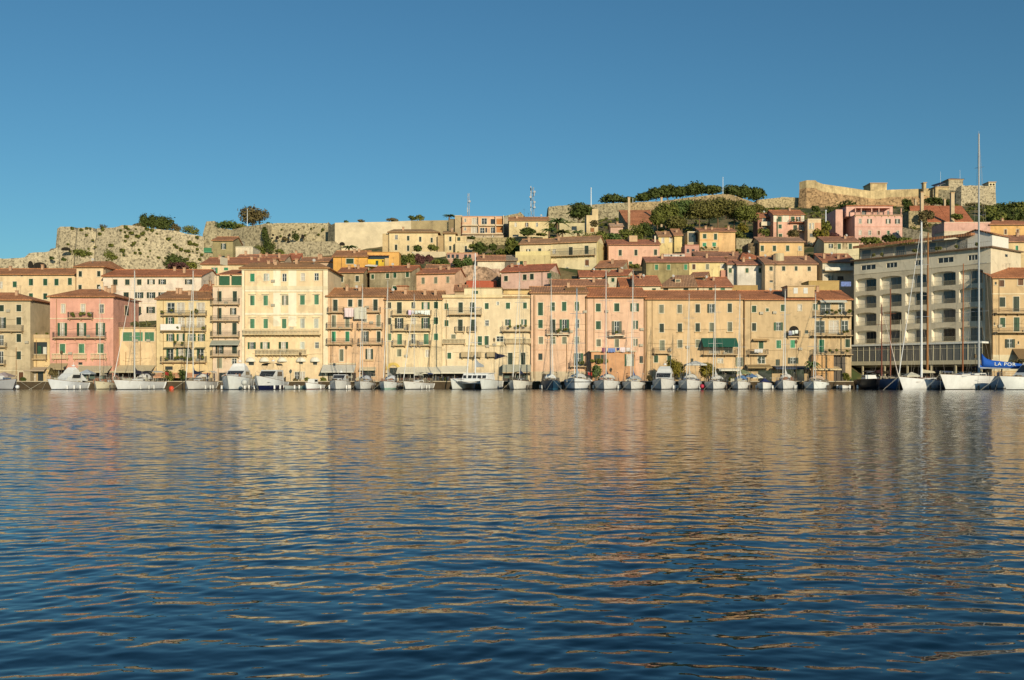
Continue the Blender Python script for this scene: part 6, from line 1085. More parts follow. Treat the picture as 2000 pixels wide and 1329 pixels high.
def gear(rings, t, L, B, fs, rg):
    b = MB(); 
    for k in range(16):
        y = rg.uniform(-L*.3, L*.46); x = rg.uniform(-B*.33, B*.33); s_ = rg.uniform(.1, .3); z = fs + .02
        b.box(x - s_, x + s_, y - s_, y + s_, z, z + rg.uniform(.2, .95))
    b.box(-B*.34, B*.34, -L*.3, L*.46, fs + .005, fs + .03); b.build('deck_gear', paint(rg.choice(['#8a7a5e', '#c9bb98', '#5c6470', '#9a6a4a', '#4a4438'])), t)
    b = MB()
    for k in range(7):
        y = rg.uniform(0, L*.46); x = rg.uniform(-B*.4, B*.4); b.cyl((x, y, fs), (x + rg.uniform(-.2, .2), y, fs + rg.uniform(.8, 1.7)), .05 + .08 * (k % 2), n=5)
    b.box(-B*.3, B*.3, L*.02, L*.44, fs + .035, fs + .05); b.build('deck_clutter', paint(rg.choice(['#3a3428', '#514636', '#2c3440'])), t)
    b = MB(); e = rings[-1][0]
    for sg in (-1, 1): b.cyl((0, e[1] + .1, e[2] + .05), (sg * 1.6, e[1] - 3.2, -.3), .02, n=3)
    b.build('mooring_line', paint('#cfc3a2'), t)
def place(px0, px1, L, B, bow, Yb):
    """yaw so that the boat spans px0..px1; bow -1 to the left, +1 to the right"""
    if px0 > 1040 and px1 - px0 < 62 and bow < 0:  # moored end-on, bow swung a little past the camera's direction
        a = math.atan(((px0 + px1) / 2 - 1000) / F) + R(5); return W((px0 + px1) / 2, 0, Yb + L * .35).x, Yb + L / 2 * math.cos(a), -a
    best = None
    for k in range(0, 176):
        a = R(k / 2); sg = -bow                     # stern lies on the side sg of the bow
        pa, pb = (px0, px1) if bow < 0 else (px1, px0)
        ext = max(B / 2 * (1 - (1 - d) ** 2.2) * math.cos(a) - d * .58 * L * math.sin(a) for d in (0, .1, .2, .35, .5, .75, 1)); xb = (pa - 1000) * Yb / F + sg * ext; xs, ys = xb + sg * L * math.sin(a), Yb + L * math.cos(a)
        e = abs(1000 + F * (xs + sg * B * .4 * math.cos(a)) / ys - pb)
        if abs(xb) and e < (best[0] if best else 1e9): best = (e, xb, xs, ys, a)
    _, xb, xs, ys, a = best
    return (xb + xs) / 2, (Yb + ys) / 2, bow * a
def sailboat(px0, px1, L, B, bow, Yb, label, mpx=None, mtop=540, hm=WH, fs=1.05, fb=1.5, cover='#2b3550', mastc='#cdc4ae', mr=.06, cab=True, dodger='#d9cdb4', group=None, name='sailboat', full=2.2, genoa='#eae0c8', fend=True, flagc=None, spread=2, mast_t=None):
    if px0 > 1040 and px1 - px0 < 62: B = max(B, .084 * (px1 - px0))
    x, y, yaw = place(px0, px1, L, B, bow, Yb); t = thing(name, label, 'sailboat', (x, y, 0), group, yaw); rg = random.Random(int(px0 * 3 + 1))
    rings = hull(L, B, fs, fb, hullm(*hm), t, full=full); dk = lambda u: fs + (fb - fs) * u ** 1.8
    # coachroof
    if cab:
        y0, y1 = L * .12, -L * .24; b = MB(); w0, w1 = B * .30, B * .17; z0 = dk(.4) - .05
        b.loft([[(-w0, y0, z0), (w0, y0, z0), (w0*.88, y0, z0 + .62), (-w0*.88, y0, z0 + .62)], [(-w0*.95, 0, z0), (w0*.95, 0, z0), (w0*.8, 0, z0 + .58), (-w0*.8, 0, z0 + .58)], [(-w1, y1, z0 + .1), (w1, y1, z0 + .1), (w1*.7, y1 + .5, z0 + .38), (-w1*.7, y1 + .5, z0 + .38)]]); co = b.build('coachroof', paint('#e6dcc4', .4), t)
        for sg in (-1, 1):
            b = MB(); b.loft([[(sg*(w0*.97), y0 - .4, z0 + .2), (sg*(w0*.92), y0 - .4, z0 + .45), (sg*(w0*.92 + .02), y0 - .4, z0 + .45), (sg*(w0*.97 + .02), y0 - .4, z0 + .2)], [(sg*(w0*.93), .3, z0 + .22), (sg*(w0*.87), .3, z0 + .44), (sg*(w0*.87 + .02), .3, z0 + .44), (sg*(w0*.93 + .02), .3, z0 + .22)]]); b.build('cabin_window', glass, co)
        if dodger:
            b = MB(); b.loft([[(w0*1.05*math.cos(a), y0 + yy, z0 + .5 + (hh)*math.sin(a)) for a in [math.pi*k/8 for k in range(9)]] for yy, hh in ((-.7, .3), (-.2, .95), (.9, 1.0))], close=False, cap=False); b.build('spray_hood', paint(dodger, .9), t)
    mt = -L * .06
    if mpx is not None:
        mt = min((abs(1000 + F * (x - q * math.sin(yaw)) / (y + q * math.cos(yaw)) - mpx) + 1.2 * abs(q + L * .06), q) for q in [L * (-.24 + .02 * j) for j in range(25)])[1]
    if mast_t is not None: mt = mast_t * L
    yc = y + mt * math.cos(yaw); zt = W(0, mtop, yc).z; zd = dk(.5) + .45
    b = MB(); b.cyl((0, mt, zd - .4), (0, mt, zt), mr, mr * .72, 8); b.cyl((0, mt, zt), (.0, mt, zt + .5), .015, n=4); b.box(-.25, .25, mt - .015, mt + .015, zt + .12, zt + .15); mo = b.build('mast', paint(mastc, .4), t)
    b = MB()
    for k in range(spread): z = zd + (zt - zd) * ((k + 1) / (spread + 1) + .06); w_ = B * (.30 - .05 * k); b.cyl((-w_, mt + .12, z), (w_, mt + .12, z), .035, n=4)
    b.build('spreaders', paint(mastc, .4), mo)
    bl = L * .36; zb = zd + .9; b = MB(); b.cyl((0, mt + .1, zb), (0, mt + bl, zb + .05), .075, n=6); bo = b.build('boom', paint(mastc, .4), t)
    b = MB(); b.loft([[(.05, mt + .05, zb), (-.05, mt + .05, zb), (-.04, mt + .05, zb + 1.35), (.04, mt + .05, zb + 1.35)], [(.2, mt + .5, zb - .02), (-.2, mt + .5, zb - .02), (-.12, mt + .5, zb + .62), (.12, mt + .5, zb + .62)], [(.17, mt + bl*.55, zb), (-.17, mt + bl*.55, zb), (-.1, mt + bl*.55, zb + .38), (.1, mt + bl*.55, zb + .38)], [(.08, mt + bl*.97, zb), (-.08, mt + bl*.97, zb), (-.04, mt + bl*.97, zb + .18), (.04, mt + bl*.97, zb + .18)]]); b.build('sail_cover', paint(cover, .9), bo, smooth=False)
    b = MB(); bowp = Vector((0, -L/2 + .15, dk(1))); top = Vector((0, mt, zt - .3)); b.cyl(top, (0, L/2 - .1, dk(0)), .018, n=3)
    zs = zd + (zt - zd) * (1 / (spread + 1) + .06); sp = B * .30
    for sg in (-1, 1): b.tube([top, (sg*sp, mt + .12, zs), (sg*B*.42, mt + .25, dk(.5))], .016, 3); b.cyl((0, mt, zs), (sg*B*.4, mt + .5, dk(.5)), .014, n=3)
    b.build('rigging', mat('wire', (.30, .29, .27), .4), t)
    if genoa:
        b = MB(); a = bowp + Vector((0, .05, .5)); c = top.lerp(bowp, .06); b.cyl(a, a.lerp(c, .3), .08, .065, 6); b.cyl(a.lerp(c, .3), c, .065, .03, 6); b.cyl(bowp, a, .02, n=4); b.build('furled_sail', paint(genoa, .9), t)
    rails(rings, t)
    if fend: fenders(rings, t, (6, 8, 11), 'k' if rg.random() < .7 else '#d9d0ba')
    gear(rings, t, L, B, fs, rg)
    b = MB(); y0, y1, zb_, wb = L * .22, L * .44, dk(.1) + 1.95, B * .40
    b.loft([[(wb * math.cos(a), yy, zb_ - .25 + .3 * math.sin(a)) for a in [math.pi * k / 6 for k in range(7)]] for yy in (y0, (y0 + y1) / 2, y1)], close=False, cap=False)
    bm = b.build('bimini', paint(rg.choice(['#b9ae94', '#4d5870', '#8a8468', '#d6ccb2', '#3f4650', '#a58a68']), .9), t); b = MB()
    for sg in (-1, 1):
        for yy in (y0, y1): b.cyl((sg * wb, yy, zb_ - .25), (sg * wb, (y0 + y1) / 2, dk(.1)), .02, n=3)
    b.build('bimini_frame', mat('steel', (.5, .5, .48), .3, metal=.8), bm)
    # cockpit wheel, stern gear
    b = MB(); yy = L * .36; b.cyl((0, yy, dk(.1) + .2), (0, yy, dk(.1) + 1.0), .05, n=6)
    b.tube([(.45*math.cos(a), yy, dk(.1) + 1.0 + .45*math.sin(a)) for a in [k*math.pi/5 for k in range(11)]], .02, 3); b.build('steering_wheel', mat('steel', (.5, .5, .48), .3, metal=.8), t)
    b = MB(); b.cyl((B*.3, L*.46, dk(0)), (B*.3, L*.5, dk(0) + 1.9), .018, n=4); fl = b.build('stern_pole', paint('#d8c9a4'), t)
    if flagc:
        q = MB(); z = dk(0) + 1.9; q.loft([[(B*.3, L*.5, z), (B*.3, L*.5, z - .6)], [(B*.3 + .4, L*.5 + .1, z - .1), (B*.3 + .4, L*.5 + .1, z - .7)], [(B*.3 + .8, L*.5, z - .15), (B*.3 + .8, L*.5, z - .8)]], close=False, cap=False); q.build('flag', paint(flagc, .9), fl)
    return t
def cruiser(px0, px1, L, B, bow, Yb, label, top=720, hm=WH, fs=1.2, fb=1.9, style='fly', canvas='#efe6d0', bimini=None, full=2.6, name='motor_cruiser', flare=.25, wl=None, sup=.62):
    x, y, yaw = place(px0, px1, L, B, bow, Yb); t = thing(name, label, 'motor boat', (x, y, 0), None, yaw); rings = hull(L, B, fs, fb, hullm(*hm), t, full=full, flare=flare, rake=.12)
    dk = lambda u: fs + (fb - fs) * u ** 1.8; zt = W(0, top, y).z; z0 = dk(.35) - .03; H1 = (zt - z0) * sup; w0 = B * .40
    b = MB(); b.loft([[(-w0, L*.28, z0), (w0, L*.28, z0), (w0*.9, L*.28, z0 + H1), (-w0*.9, L*.28, z0 + H1)], [(-w0, -L*.02, z0), (w0, -L*.02, z0), (w0*.88, L*.03, z0 + H1), (-w0*.88, L*.03, z0 + H1)], [(-w0*.8, -L*.22, z0 + .12), (w0*.8, -L*.22, z0 + .12), (w0*.78, -L*.15, z0 + .45), (-w0*.78, -L*.15, z0 + .45)]]); sp = b.build('superstructure', paint('#e9e0c9', .35), t)
    for sg in (-1, 1):
        b = MB(); e = .015; A = lambda q, v: (sg*(w0*(1 - .1*v) + e), q, z0 + H1*v); b.quad(*(A(L*.22, .45), A(-L*.0, .45), A(L*.04, .85), A(L*.22, .85))[::sg]); b.quad(*((A(L*.22, .45)[0]+sg*.01,)+A(L*.22,.45)[1:], (A(L*.22,.85)[0]+sg*.01,)+A(L*.22,.85)[1:], (A(L*.04,.85)[0]+sg*.01,)+A(L*.04,.85)[1:], (A(0,.45)[0]+sg*.01,)+A(0,.45)[1:])); b.build('side_window', glass, sp)
    # windscreen lying on the sloped front
    b = MB(); P = lambda sx, v: Vector((sx*w0*(.8 + .06*v), -L*.22*(1-v) + L*.0*v - .0, z0)); f0, f1 = Vector((0, -L*.15, z0 + .45)), Vector((0, L*.03, z0 + H1)); d = (f1 - f0); nrm = Vector((0, -d.z, d.y)).normalized() * -1
    if nrm.z < 0: nrm = -nrm
    a_, c_ = f0 + d*.25 + nrm*.02, f0 + d*.85 + nrm*.02; b.loft([[(-w0*.76, a_.y, a_.z), (w0*.76, a_.y, a_.z)], [(-w0*.8, c_.y, c_.z), (w0*.8, c_.y, c_.z)]], close=False, cap=False); b.build('windscreen', paint(canvas, .8) if style == 'cover' else glass, sp)
    z1 = z0 + H1
    if style in ('fly', 'cover'):
        b = MB(); b.loft([[(-w0*.85, L*.25, z1 + .003), (w0*.85, L*.25, z1 + .003), (w0*.8, L*.2, z1 + .7), (-w0*.8, L*.2, z1 + .7)], [(-w0*.8, L*.04, z1 + .003), (w0*.8, L*.04, z1 + .003), (w0*.7, L*.09, z1 + .65), (-w0*.7, L*.09, z1 + .65)]]); b.build('flybridge', paint('#e9e0c9', .35), t)
        b = MB(); zc = max(zt, z1 + 1.1); b.loft([[(-w0*.75, L*.19, z1 + .71), (w0*.75, L*.19, z1 + .71), (w0*.6, L*.16, zc), (-w0*.6, L*.16, zc)], [(-w0*.7, L*.1, z1 + .66), (w0*.7, L*.1, z1 + .66), (w0*.5, L*.13, zc), (-w0*.5, L*.13, zc)]]); b.build('bridge_enclosure', paint(canvas, .8), t)
        b = MB(); b.loft([[(-w0*.95, L*.29, z0 + .3), (w0*.95, L*.29, z0 + .3), (w0*.85, L*.29, z1), (-w0*.85, L*.29, z1)], [(-w0*.95, L*.44, z0 + .2), (w0*.95, L*.44, z0 + .2), (w0*.6, L*.33, z1 - .1), (-w0*.6, L*.33, z1 - .1)]]); b.build('cockpit_canvas', paint(canvas, .85), t)
    if style == 'open' or bimini:
        b = MB(); zb = zt; n = 8; b.loft([[(w0*.85*math.cos(a), yy, zb - .5 + .5*math.sin(a) ** .6 if math.sin(a) > 0 else zb - .5) for a in [math.pi*k/n for k in range(n+1)]] for yy in (L*.02, L*.14, L*.28)], close=False, cap=False); bm = b.build('bimini', paint(bimini or '#3c3a34', .9), t)
        b = MB()
        for sg in (-1, 1):
            for yy in (L*.03, L*.27): b.cyl((sg*w0*.85, yy, zb - .5), (sg*w0*.85, L*.15, z1 - .2), .025, n=4)
        b.build('bimini_frame', mat('steel', (.5, .5, .48), .3, metal=.8), bm)
    b = MB(); z = zt + .1; b.cyl((0, L*.2, z1 + .5), (0, L*.2, z + .9), .03, n=4); b.cyl((0, L*.2, z + .2), (0, L*.2, z + .45), .3, .3, 10); b.cyl((w0*.6, L*.22, z1 + .3), (w0*.7, L*.24, z + 2.2), .012, n=3); b.build('radar', paint('#eae3d0', .4), t)
    rails(rings, t, .65, 2, i0=7); fenders(rings, t, (6, 9, 12)); gear(rings, t, L, B, fs, random.Random(int(px0))); return t
def smallboat(px0, px1, L, B, bow, Yb, label, hm=WH, cov=None, fs=.55, fb=.8, cab=None, name='dinghy', cat='small boat', motor=True):
    x, y, yaw = place(px0, px1, L, B, bow, Yb); t = thing(name, label, cat, (x, y, 0), None, yaw); rings = hull(L, B, fs, fb, hullm(*hm), t, full=2.4, keel=.3)
    if cov:
        b = MB(); b.loft([[(-B*.46, L*.45, fs + .03), (B*.46, L*.45, fs + .03), (0, L*.45, fs + .35)], [(-B*.5, 0, fs + .05), (B*.5, 0, fs + .05), (0, 0, fs + 1.1)], [(-B*.2, -L*.42, fb), (B*.2, -L*.42, fb), (0, -L*.42, fb + .3)]]); b.build('tarpaulin', paint(cov, .9), t)
    else:
        b = MB()
        for yy in (-L*.15, L*.15): b.box(-B*.38, B*.38, yy - .12, yy + .12, fs + .0, fs + .06)
        b.build('thwart', mat('teak', (.22, .13, .06), .7), t)
    if cab:
        b = MB(); w0 = B*.3; b.loft([[(-w0, L*.1, fs), (w0, L*.1, fs), (w0*.9, L*.1, fs + cab), (-w0*.9, L*.1, fs + cab)], [(-w0, -L*.18, fs), (w0, -L*.18, fs), (w0*.85, -L*.12, fs + cab), (-w0*.85, -L*.12, fs + cab)]]); c = b.build('wheelhouse', paint('#efe5cc'), t); b = MB(); b.box(-w0*1.0, w0*1.0, -L*.1, L*.06, fs + cab*.55, fs + cab*.85); b.build('cabin_window', glass, c)
    if motor: b = MB(); b.box(-.16, .16, L/2, L/2 + .3, fs - .1, fs + .5); b.cyl((0, L/2 + .15, -.3), (0, L/2 + .15, fs), .06); b.build('outboard_motor', iron, t)
    fenders(rings, t, (8,)); return t
# --- from left to right along the quay
x_ = cruiser(-36, 32, 11, 3.6, 1, 176, 'grey-hulled boat with a jumble of fenders, cut by the left edge', top=738, hm=('hull_greyb', '#bcb6aa', '#5b5850'), canvas='#b9a698')
cruiser(87, 178, 9.2, 3.3, -1, 173.5, 'white flybridge cruiser wrapped in white canvas in front of the pink house', top=719, style='cover', hm=('hull_w1', '#e8e2d2', '#33363a'))
sailboat(170, 228, 8.5, 2.8, -1, 178, 'cream-hulled sailboat with a thin mast, between the wrapped cruiser and the long white yacht', 192, 587, hm=('hull_cream', '#efdcae', '#6b5a3c'), cover='#c9b48c', mr=.06, dodger=None, spread=1, genoa=None)
sailboat(218, 327, 12.5, 3.7, -1, 172, 'long white sailing yacht with a black sail cover in front of the plain cream wall', 262, 530, fs=1.35, fb=1.75, cover='#2a2733', mr=.13, genoa='#eddcc0', hm=('hull_w3', '#ece4d0', '#3a3a36'), flagc='#a03428')
sailboat(348, 427, 11.5, 3.6, -1, 173, 'white sailing yacht with a navy sail cover in front of the orange-yellow house', 377, 530, fs=1.35, fb=1.6, cover='#25304a', mr=.11, genoa='#f0e4c8')
cruiser(418, 484, 12, 4.4, -1, 172.5, 'tallest white motor yacht with a slab-sided cabin, beside the striped-bow cruiser', top=710, fs=1.9, fb=2.5, hm=('hull_w5', '#f2ecd9', '#1f2c3a'), style='fly', sup=.55)
cruiser(484, 565, 12.5, 4.2, -1, 172.5, 'flared white cruiser with a navy bottom and a dark bimini', top=709, fs=1.3, fb=2.5, hm=('hull_navyb', '#f1ead8', '#1d2340', None, .75), style='open', bimini='#4a4a3c', full=2.0)
smallboat(553, 582, 3.4, 1.5, -1, 177, 'grey inflatable tender right of the navy-bottomed cruiser', hm=('hull_grey', '#a9a898', '#6c6a60')); smallboat(578, 604, 3.2, 1.4, 1, 180, 'green-striped rowing dinghy near the palazzo door', hm=('hull_green', '#8fa38c', '#3c5347'))
smallboat(592, 636, 6.2, 2.3, -1, 177, 'little white fishing boat with a red stem and a dark steadying sail', hm=('hull_fish', '#f2ebd8', '#7a2f24'), cab=1.1, fs=.8, fb=1.25, name='fishing_boat', cat='fishing boat')
cruiser(636, 680, 9.5, 3.2, -1, 175, 'white cabin cruiser with small square portholes in front of the white awning', top=731, fs=1.3, fb=1.7, style='plain', sup=.95)
sailboat(684, 734, 10.5, 3.4, -1, 175.5, 'white sailboat nearest the street lamp of the sheet-hung house', 708, 558, cover='#4a3b3b', dodger='#b8b4aa', flagc=None)
sailboat(734, 786, 11, 3.5, -1, 175, 'white sailboat with a pale green waterline before the arched passage', 757, 550, hm=('hull_gl', '#f2ecdc', '#a3bfa0', None, .3), dodger='#cbc8bc', cover='#b9b29e')
sailboat(785, 850, 11, 3.3, -1, 175, 'low white sailboat with black fenders under the long white awning', 818, 578, mr=.06, cover='#cfc2a0', dodger=None, mast_t=-.08)
def catamaran():
    L, B, Yb = 12.5, 1.7, 176; x = W(927, 0, Yb).x; yaw = R(-16); t = thing('catamaran', 'white twin-hulled catamaran with a square-windowed cabin', 'catamaran', (x, Yb + 6.3, 0), None, yaw)
    for sx in (-2.75, 2.75):
        h = thing('float', None, None, (sx, 0, 0)); h.parent = t; hull(L, B, 1.5, 1.95, hullm('hull_cat', '#f3eddc', '#55534a', None, .1), h, full=2.4)
    b = MB(); b.box(-2.3, 2.3, -L*.18, L*.42, 1.0, 1.55); b.build('bridge_deck', paint('#e7dfc8'), t)
    b = MB(); b.loft([[(-2.6, L*.28, 1.56), (2.6, L*.28, 1.56), (2.4, L*.28, 2.9), (-2.4, L*.28, 2.9)], [(-2.5, -L*.08, 1.56), (2.5, -L*.08, 1.56), (2.3, -L*.02, 2.85), (-2.3, -L*.02, 2.85)]]); c = b.build('saloon', paint('#f4ecd8', .4), t)
    for k in range(5): x0 = -2.2 + k * .92; b = MB(); b.loft([[(x0, -L*.065 - .0, 2.0), (x0 + .66, -L*.065, 2.0), (x0 + .66, -L*.05, 2.55), (x0, -L*.05, 2.55)], [(x0, -L*.02, 2.0), (x0 + .66, -L*.02, 2.0), (x0 + .66, -L*.0, 2.55), (x0, -L*.0, 2.55)]]); b.build('saloon_window', glass, c)
    b = MB(); b.box(-2.6, 2.6, L*.02, L*.34, 2.91, 3.0); b.build('hardtop', paint('#efe6d0'), t)
    b = MB(); n = 10; b.loft([[(-2.0 + 4.0*i/n, -L*.2 - L*.2*j, 1.5 - .25*math.sin(math.pi*i/n)) for i in range(n+1)] for j in (0, 1)], close=False, cap=False); b.build('trampoline', mat('net', (.32, .31, .28), .9), t)
    zt = W(0, 495, 182).z; b = MB(); b.cyl((0, -.4, 2.8), (0, -.4, zt), .12, .09, 8); m = b.build('mast', paint('#e6e0d0', .4), t); b = MB()
    for z in (8.5, 15): b.cyl((-1.2, -.3, z), (1.2, -.3, z), .04, n=4)
    b.build('spreaders', paint('#e6e0d0'), m)
    b = MB(); b.cyl((0, -.3, 4.1), (0, 4.6, 4.2), .1, n=6); bo = b.build('boom', paint('#e6e0d0'), t); b = MB(); b.loft([[(.2, -.1, 4.1), (-.2, -.1, 4.1), (-.05, -.1, 5.6), (.05, -.1, 5.6)], [(.25, 1.5, 4.1), (-.25, 1.5, 4.1), (-.1, 1.5, 4.9), (.1, 1.5, 4.9)], [(.1, 4.5, 4.2), (-.1, 4.5, 4.2), (-.05, 4.5, 4.5), (.05, 4.5, 4.5)]]); b.build('sail_cover', paint('#b9b8ac', .9), bo)
    b = MB(); top = (0, -.4, zt - .3)
    for e in ((-2.7, 2.2, 1.8), (2.7, 2.2, 1.8), (0, -L*.42, 1.8)): b.cyl(top, e, .018, n=3)
    b.build('rigging', mat('wire', (.30, .29, .27), .4), t); b = MB(); a = Vector((0, -L*.42, 2.0)); b.cyl(a, a.lerp(Vector(top), .92), .11, .05, 6); b.build('furled_sail', paint('#f0e7d0', .9), t); b = MB(); b.cyl((-2.75, -L*.45, 1.9), (2.75, -L*.45, 1.9), .07, n=6); b.build('crossbeam', paint('#e6e0d0'), t)
    b = MB(); x0, z = 2.6, 7.6; b.cyl((2.0, 5.2, 3), (2.2, 5.5, 6.2), .03, n=4); fp = b.build('flag_pole', paint('#d8c9a4'), t)
    b = MB(); b.loft([[(2.0 + .35*k, 5.3 + .15*math.sin(k*1.3), 6.9 - .12*k - .1*math.sin(k)), (2.0 + .35*k, 5.3 + .15*math.sin(k*1.3 + .6), 5.5 + .1*k)] for k in range(8)], close=False, cap=False); b.build('flag', paint('#2b2c38', .9), fp)
catamaran()
sailboat(993, 1040, 11.5, 3.7, -1, 176, 'beige-white sailboat with a shaded bow, in front of the grey glass balcony', 1015, 535, hm=('hull_bg', '#efe2c4', '#5a5444'), fs=1.3, fb=1.7, dodger=None)
sailboat(1057, 1097, 11, 3.5, 1, 177, 'dark blue sailboat, darkest hull in front of the first pink house', 1065, 545, hm=('hull_blue', '#2c4a5c', '#3f6f80', None, .18), fs=1.3, fb=1.7, cover='#e4dccb', dodger='#e6e0cc')
sailboat(1099, 1158, 12, 3.9, -1, 175.5, 'white sailboat with a dark sheer line and a grey-blue mast', 1122, 565, hm=('hull_sh', '#f0e9d6', '#2f4a55', (1.28, 1.42, '#2b2a28'), .2), fs=1.35, fb=2.1, mastc='#8d9a9a', mr=.14, cover='#b9c0bc', flagc='#c0392b')
sailboat(1158, 1214, 11.5, 3.7, -1, 176, 'white sailboat with two black fenders by the climbing shrub', 1187, 530, fs=1.3, fb=1.7, dodger='#d8cfb6', mr=.1, genoa='#d9a088')
sailboat(1214, 1264, 11, 3.5, -1, 177, 'white sailboat with a blue-striped mast foot left of the bow-on motor cruiser', 1240, 530, cover='#4a5f8c', dodger='#a9a89c')
cruiser(1276, 1322, 12, 4.0, -1, 176, 'white motor cruiser seen bow-on beside the heart-shaped bush', top=716, fs=1.3, fb=2.0, style='fly', canvas='#cfcab8', full=2.8)
sailboat(1325, 1374, 11.5, 3.8, -1, 177, 'white sailboat with a red fender between the two clipped bushes', 1347, 577, fs=1.3, fb=1.8, cover='#cabfa4', flagc=None)
sailboat(1376, 1426, 11.5, 3.6, -1, 177.5, 'white sailboat directly right of the one with the red fender', 1393, 560, cover='#d8d0bc')
sailboat(1428, 1470, 10.5, 3.4, -1, 178, 'white sailboat beside the blue tarpaulined boat, to its left', 1447, 578, cover='#d8d0bc', mr=.075, dodger='#5f7c96')
smallboat(1470, 1520, 6.5, 2.6, -1, 178, 'white boat hidden under a navy blue tarpaulin', cov='#2a3458', fs=1.0, fb=1.3, name='covered_boat', motor=False)
sailboat(1518, 1558, 11, 3.6, -1, 178, 'white sailboat right of the blue tarpaulined boat', 1536, 568, fs=1.3, fb=1.7, mr=.1, cover='#e2dac6')
sailboat(1570, 1624, 9.5, 3.2, -1, 178.5, 'small white sailboat with round dark portholes before the palm', 1582, 575, mr=.07, hm=('hull_w25', '#f2ecda', '#3a3a36'), cover='#8a6a4c', dodger='#d8b48c')
smallboat(1630, 1668, 4.5, 1.9, -1, 181, 'little white motor launch by the bright green planter', fs=.5, fb=.75)
b = MB()
t = smallboat(1697, 1732, 8, 3.6, 1, 178, 'black-hulled boat with a square stern in front of the hotel', hm=('hull_black', '#191719', '#0d0c0e'), fs=1.7, fb=1.9, name='wooden_boat', cat='boat', motor=False, cab=.9)
sailboat(1730, 1778, 15, 4.2, 1, 179, 'blue-grey hulled ketch with slim red-brown masts', 1741, 595, hm=('hull_bgrey', '#6d8296', '#3a4a58'), fs=1.5, fb=2.0, mastc='#8a4f3a', mr=.13, cover='#b0705a', dodger=None, genoa='#ead2b4', name='ketch', mast_t=.05)
sailboat(1742, 1792, 17, 4.2, 1, 184, 'wooden-masted schooner tucked behind the ketch', 1790, 565, hm=('hull_wood', '#7a5a40', '#3a2c22'), fs=1.4, fb=1.9, mastc='#8f5236', mr=.14, cover='#a88a5c', dodger=None, genoa=None, name='schooner', mast_t=-.05)
sailboat(1755, 1862, 20, 4.9, -1, 172.5, 'big white classic yacht with a thick white mainmast', 1800, 435, hm=('hull_cl', '#f2ead8', '#32495c', (.0, .3, '#e9e0cc'), .1), fs=1.35, fb=2.3, mastc='#f2ead6', mr=.21, cover='#c9b890', dodger=None, genoa='#efe6d2', name='classic_yacht', full=2.0)
def woodmast(px, top, Y, label, r=.22, col='#a8703c', mw=True):
    zt = W(0, top, Y).z; t = thing('wooden_mast', label, 'mast', (W(px, 0, Y).x, Y, 1.4)); b = MB(); b.cyl((0, 0, 0), (.15, 0, zt - 1.4), r, r * .55, 8); b.build('spar', paint(col, .5), t); b = MB()
    b.cyl((-1.3, 0, (zt)*.55), (1.3, 0, (zt)*.55), .04, n=4)
    for sg in (-1, 1): b.tube([(.15, 0, zt - 1.8), (sg*1.3, 0, zt*.55), (sg*1.7, 0, 0)], .02, 3)
    b.build('shrouds', mat('wire', (.30, .29, .27), .4), t)
woodmast(1811, 455, 186, 'tall varnished wooden mast just right of the thick white mast', .24); woodmast(1880, 515, 187, 'slim red-brown wooden mast between the white mast and the tallest mast', .16, '#a8663c')
woodmast(1757, 625, 188, 'short pale spar left of the schooner masts', .09, '#d9c8a0')
bigy = sailboat(1836, 1966, 24, 5.6, -1, 172, 'largest white yacht with the tallest grey mast and a blue sail cover', 1912, 262, hm=('hull_big', '#f3ead4', '#4c4436'), fs=2.3, fb=2.7, mastc='#b9b6a8', mr=.2, cover='#2463b0', dodger=None, genoa=None, name='large_yacht', spread=4, full=2.0)
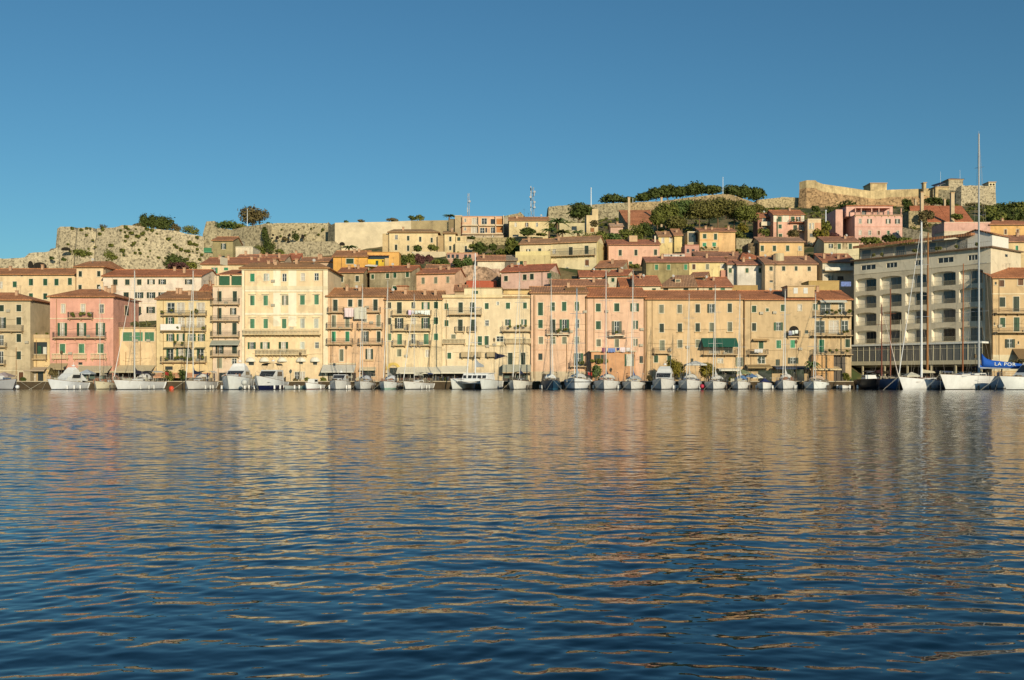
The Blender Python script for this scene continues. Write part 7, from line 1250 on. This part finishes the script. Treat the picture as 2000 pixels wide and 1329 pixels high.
# the long blue sail cover with its white lettering
def bluecover():
    Y = 178; P = lambda x, y, d=0: W(x, y, Y) + Vector((0, d, 0)); org = P(1917, 712); t = thing('sail_bag', 'bright blue sail cover with white lettering along a boom at the right edge', 'sail cover', org)
    prof = [(1918, 691, 716), (1921, 696, 717), (1927, 701, 718), (1936, 704, 718.5), (1955, 706, 719), (1975, 708.5, 719.5), (1995, 711, 719), (2030, 714, 719)]
    b = MB(); b.loft([[P(x, y0, -.05) - org, P(x, (y0*2 + y1)/3, -.34) - org, P(x, (y0 + y1*2)/3, -.36) - org, P(x, y1, -.1) - org, P(x, y1, .2) - org, P(x, (y0+y1)/2, .35) - org, P(x, y0, .08) - org] for x, y0, y1 in prof]); c = b.build('cover', paint('#1f5aa8', .8), t, smooth=True)
    b = MB(); b.cyl(P(1914, 719) - org, P(2034, 720.5) - org, .12, n=8); b.build('boom', paint('#b9b6a8', .4), t)
    cu = bpy.data.curves.new('lettering', 'FONT'); cu.body = 'LA POR'; cu.size = 1.0; cu.extrude = .015; cu.space_character = 1.15; o = bpy.data.objects.new('tmp', cu); COL.objects.link(o); dg = bpy.context.evaluated_depsgraph_get(); dg.update()
    me = bpy.data.meshes.new_from_object(o.evaluated_get(dg)); bpy.data.objects.remove(o); me.name = 'lettering'; me.materials.clear(); me.materials.append(paint('#f6f2e8', .8)); q = bpy.data.objects.new('lettering', me); COL.objects.link(q); q.parent = c
    p = P(1939.5, 714.3, -.46) - org; q.location = p; q.rotation_euler = (R(90), R(1.5), 0); q.scale = (1.02, .85, 1)
bluecover()
cruiser(1952, 2075, 15, 4.6, -1, 171, 'white motor yacht bow cut by the right edge', top=700, fs=2.0, fb=2.4, hm=('hull_w31', '#f2ece0', '#3c3a38'), style='plain', sup=.75, bimini=None)
rr = random.Random(5)
def ball_fender(px, Y, z, r, col, label):
    b = MB(); b.ball((0, 0, 0), r, r, r, 12, 8); tag(b.build('mooring_buoy', paint(col), None, (W(px, 0, Y).x, Y, z), smooth=True), label, 'buoy')
ball_fender(335, 172, .25, .45, '#e2502c', 'round orange-red mooring buoy between the two sailing yachts'); ball_fender(477, 171.5, 1.3, .55, '#cfc9b4', 'big round pale fender between the tall motor yacht and the navy-bottomed cruiser'); ball_fender(1371, 175, .6, .4, '#c23a48', 'round red fender hanging beside the white sailboat'); ball_fender(34, 174, .5, .35, '#eee6d4', 'white round fender at the far left boat')
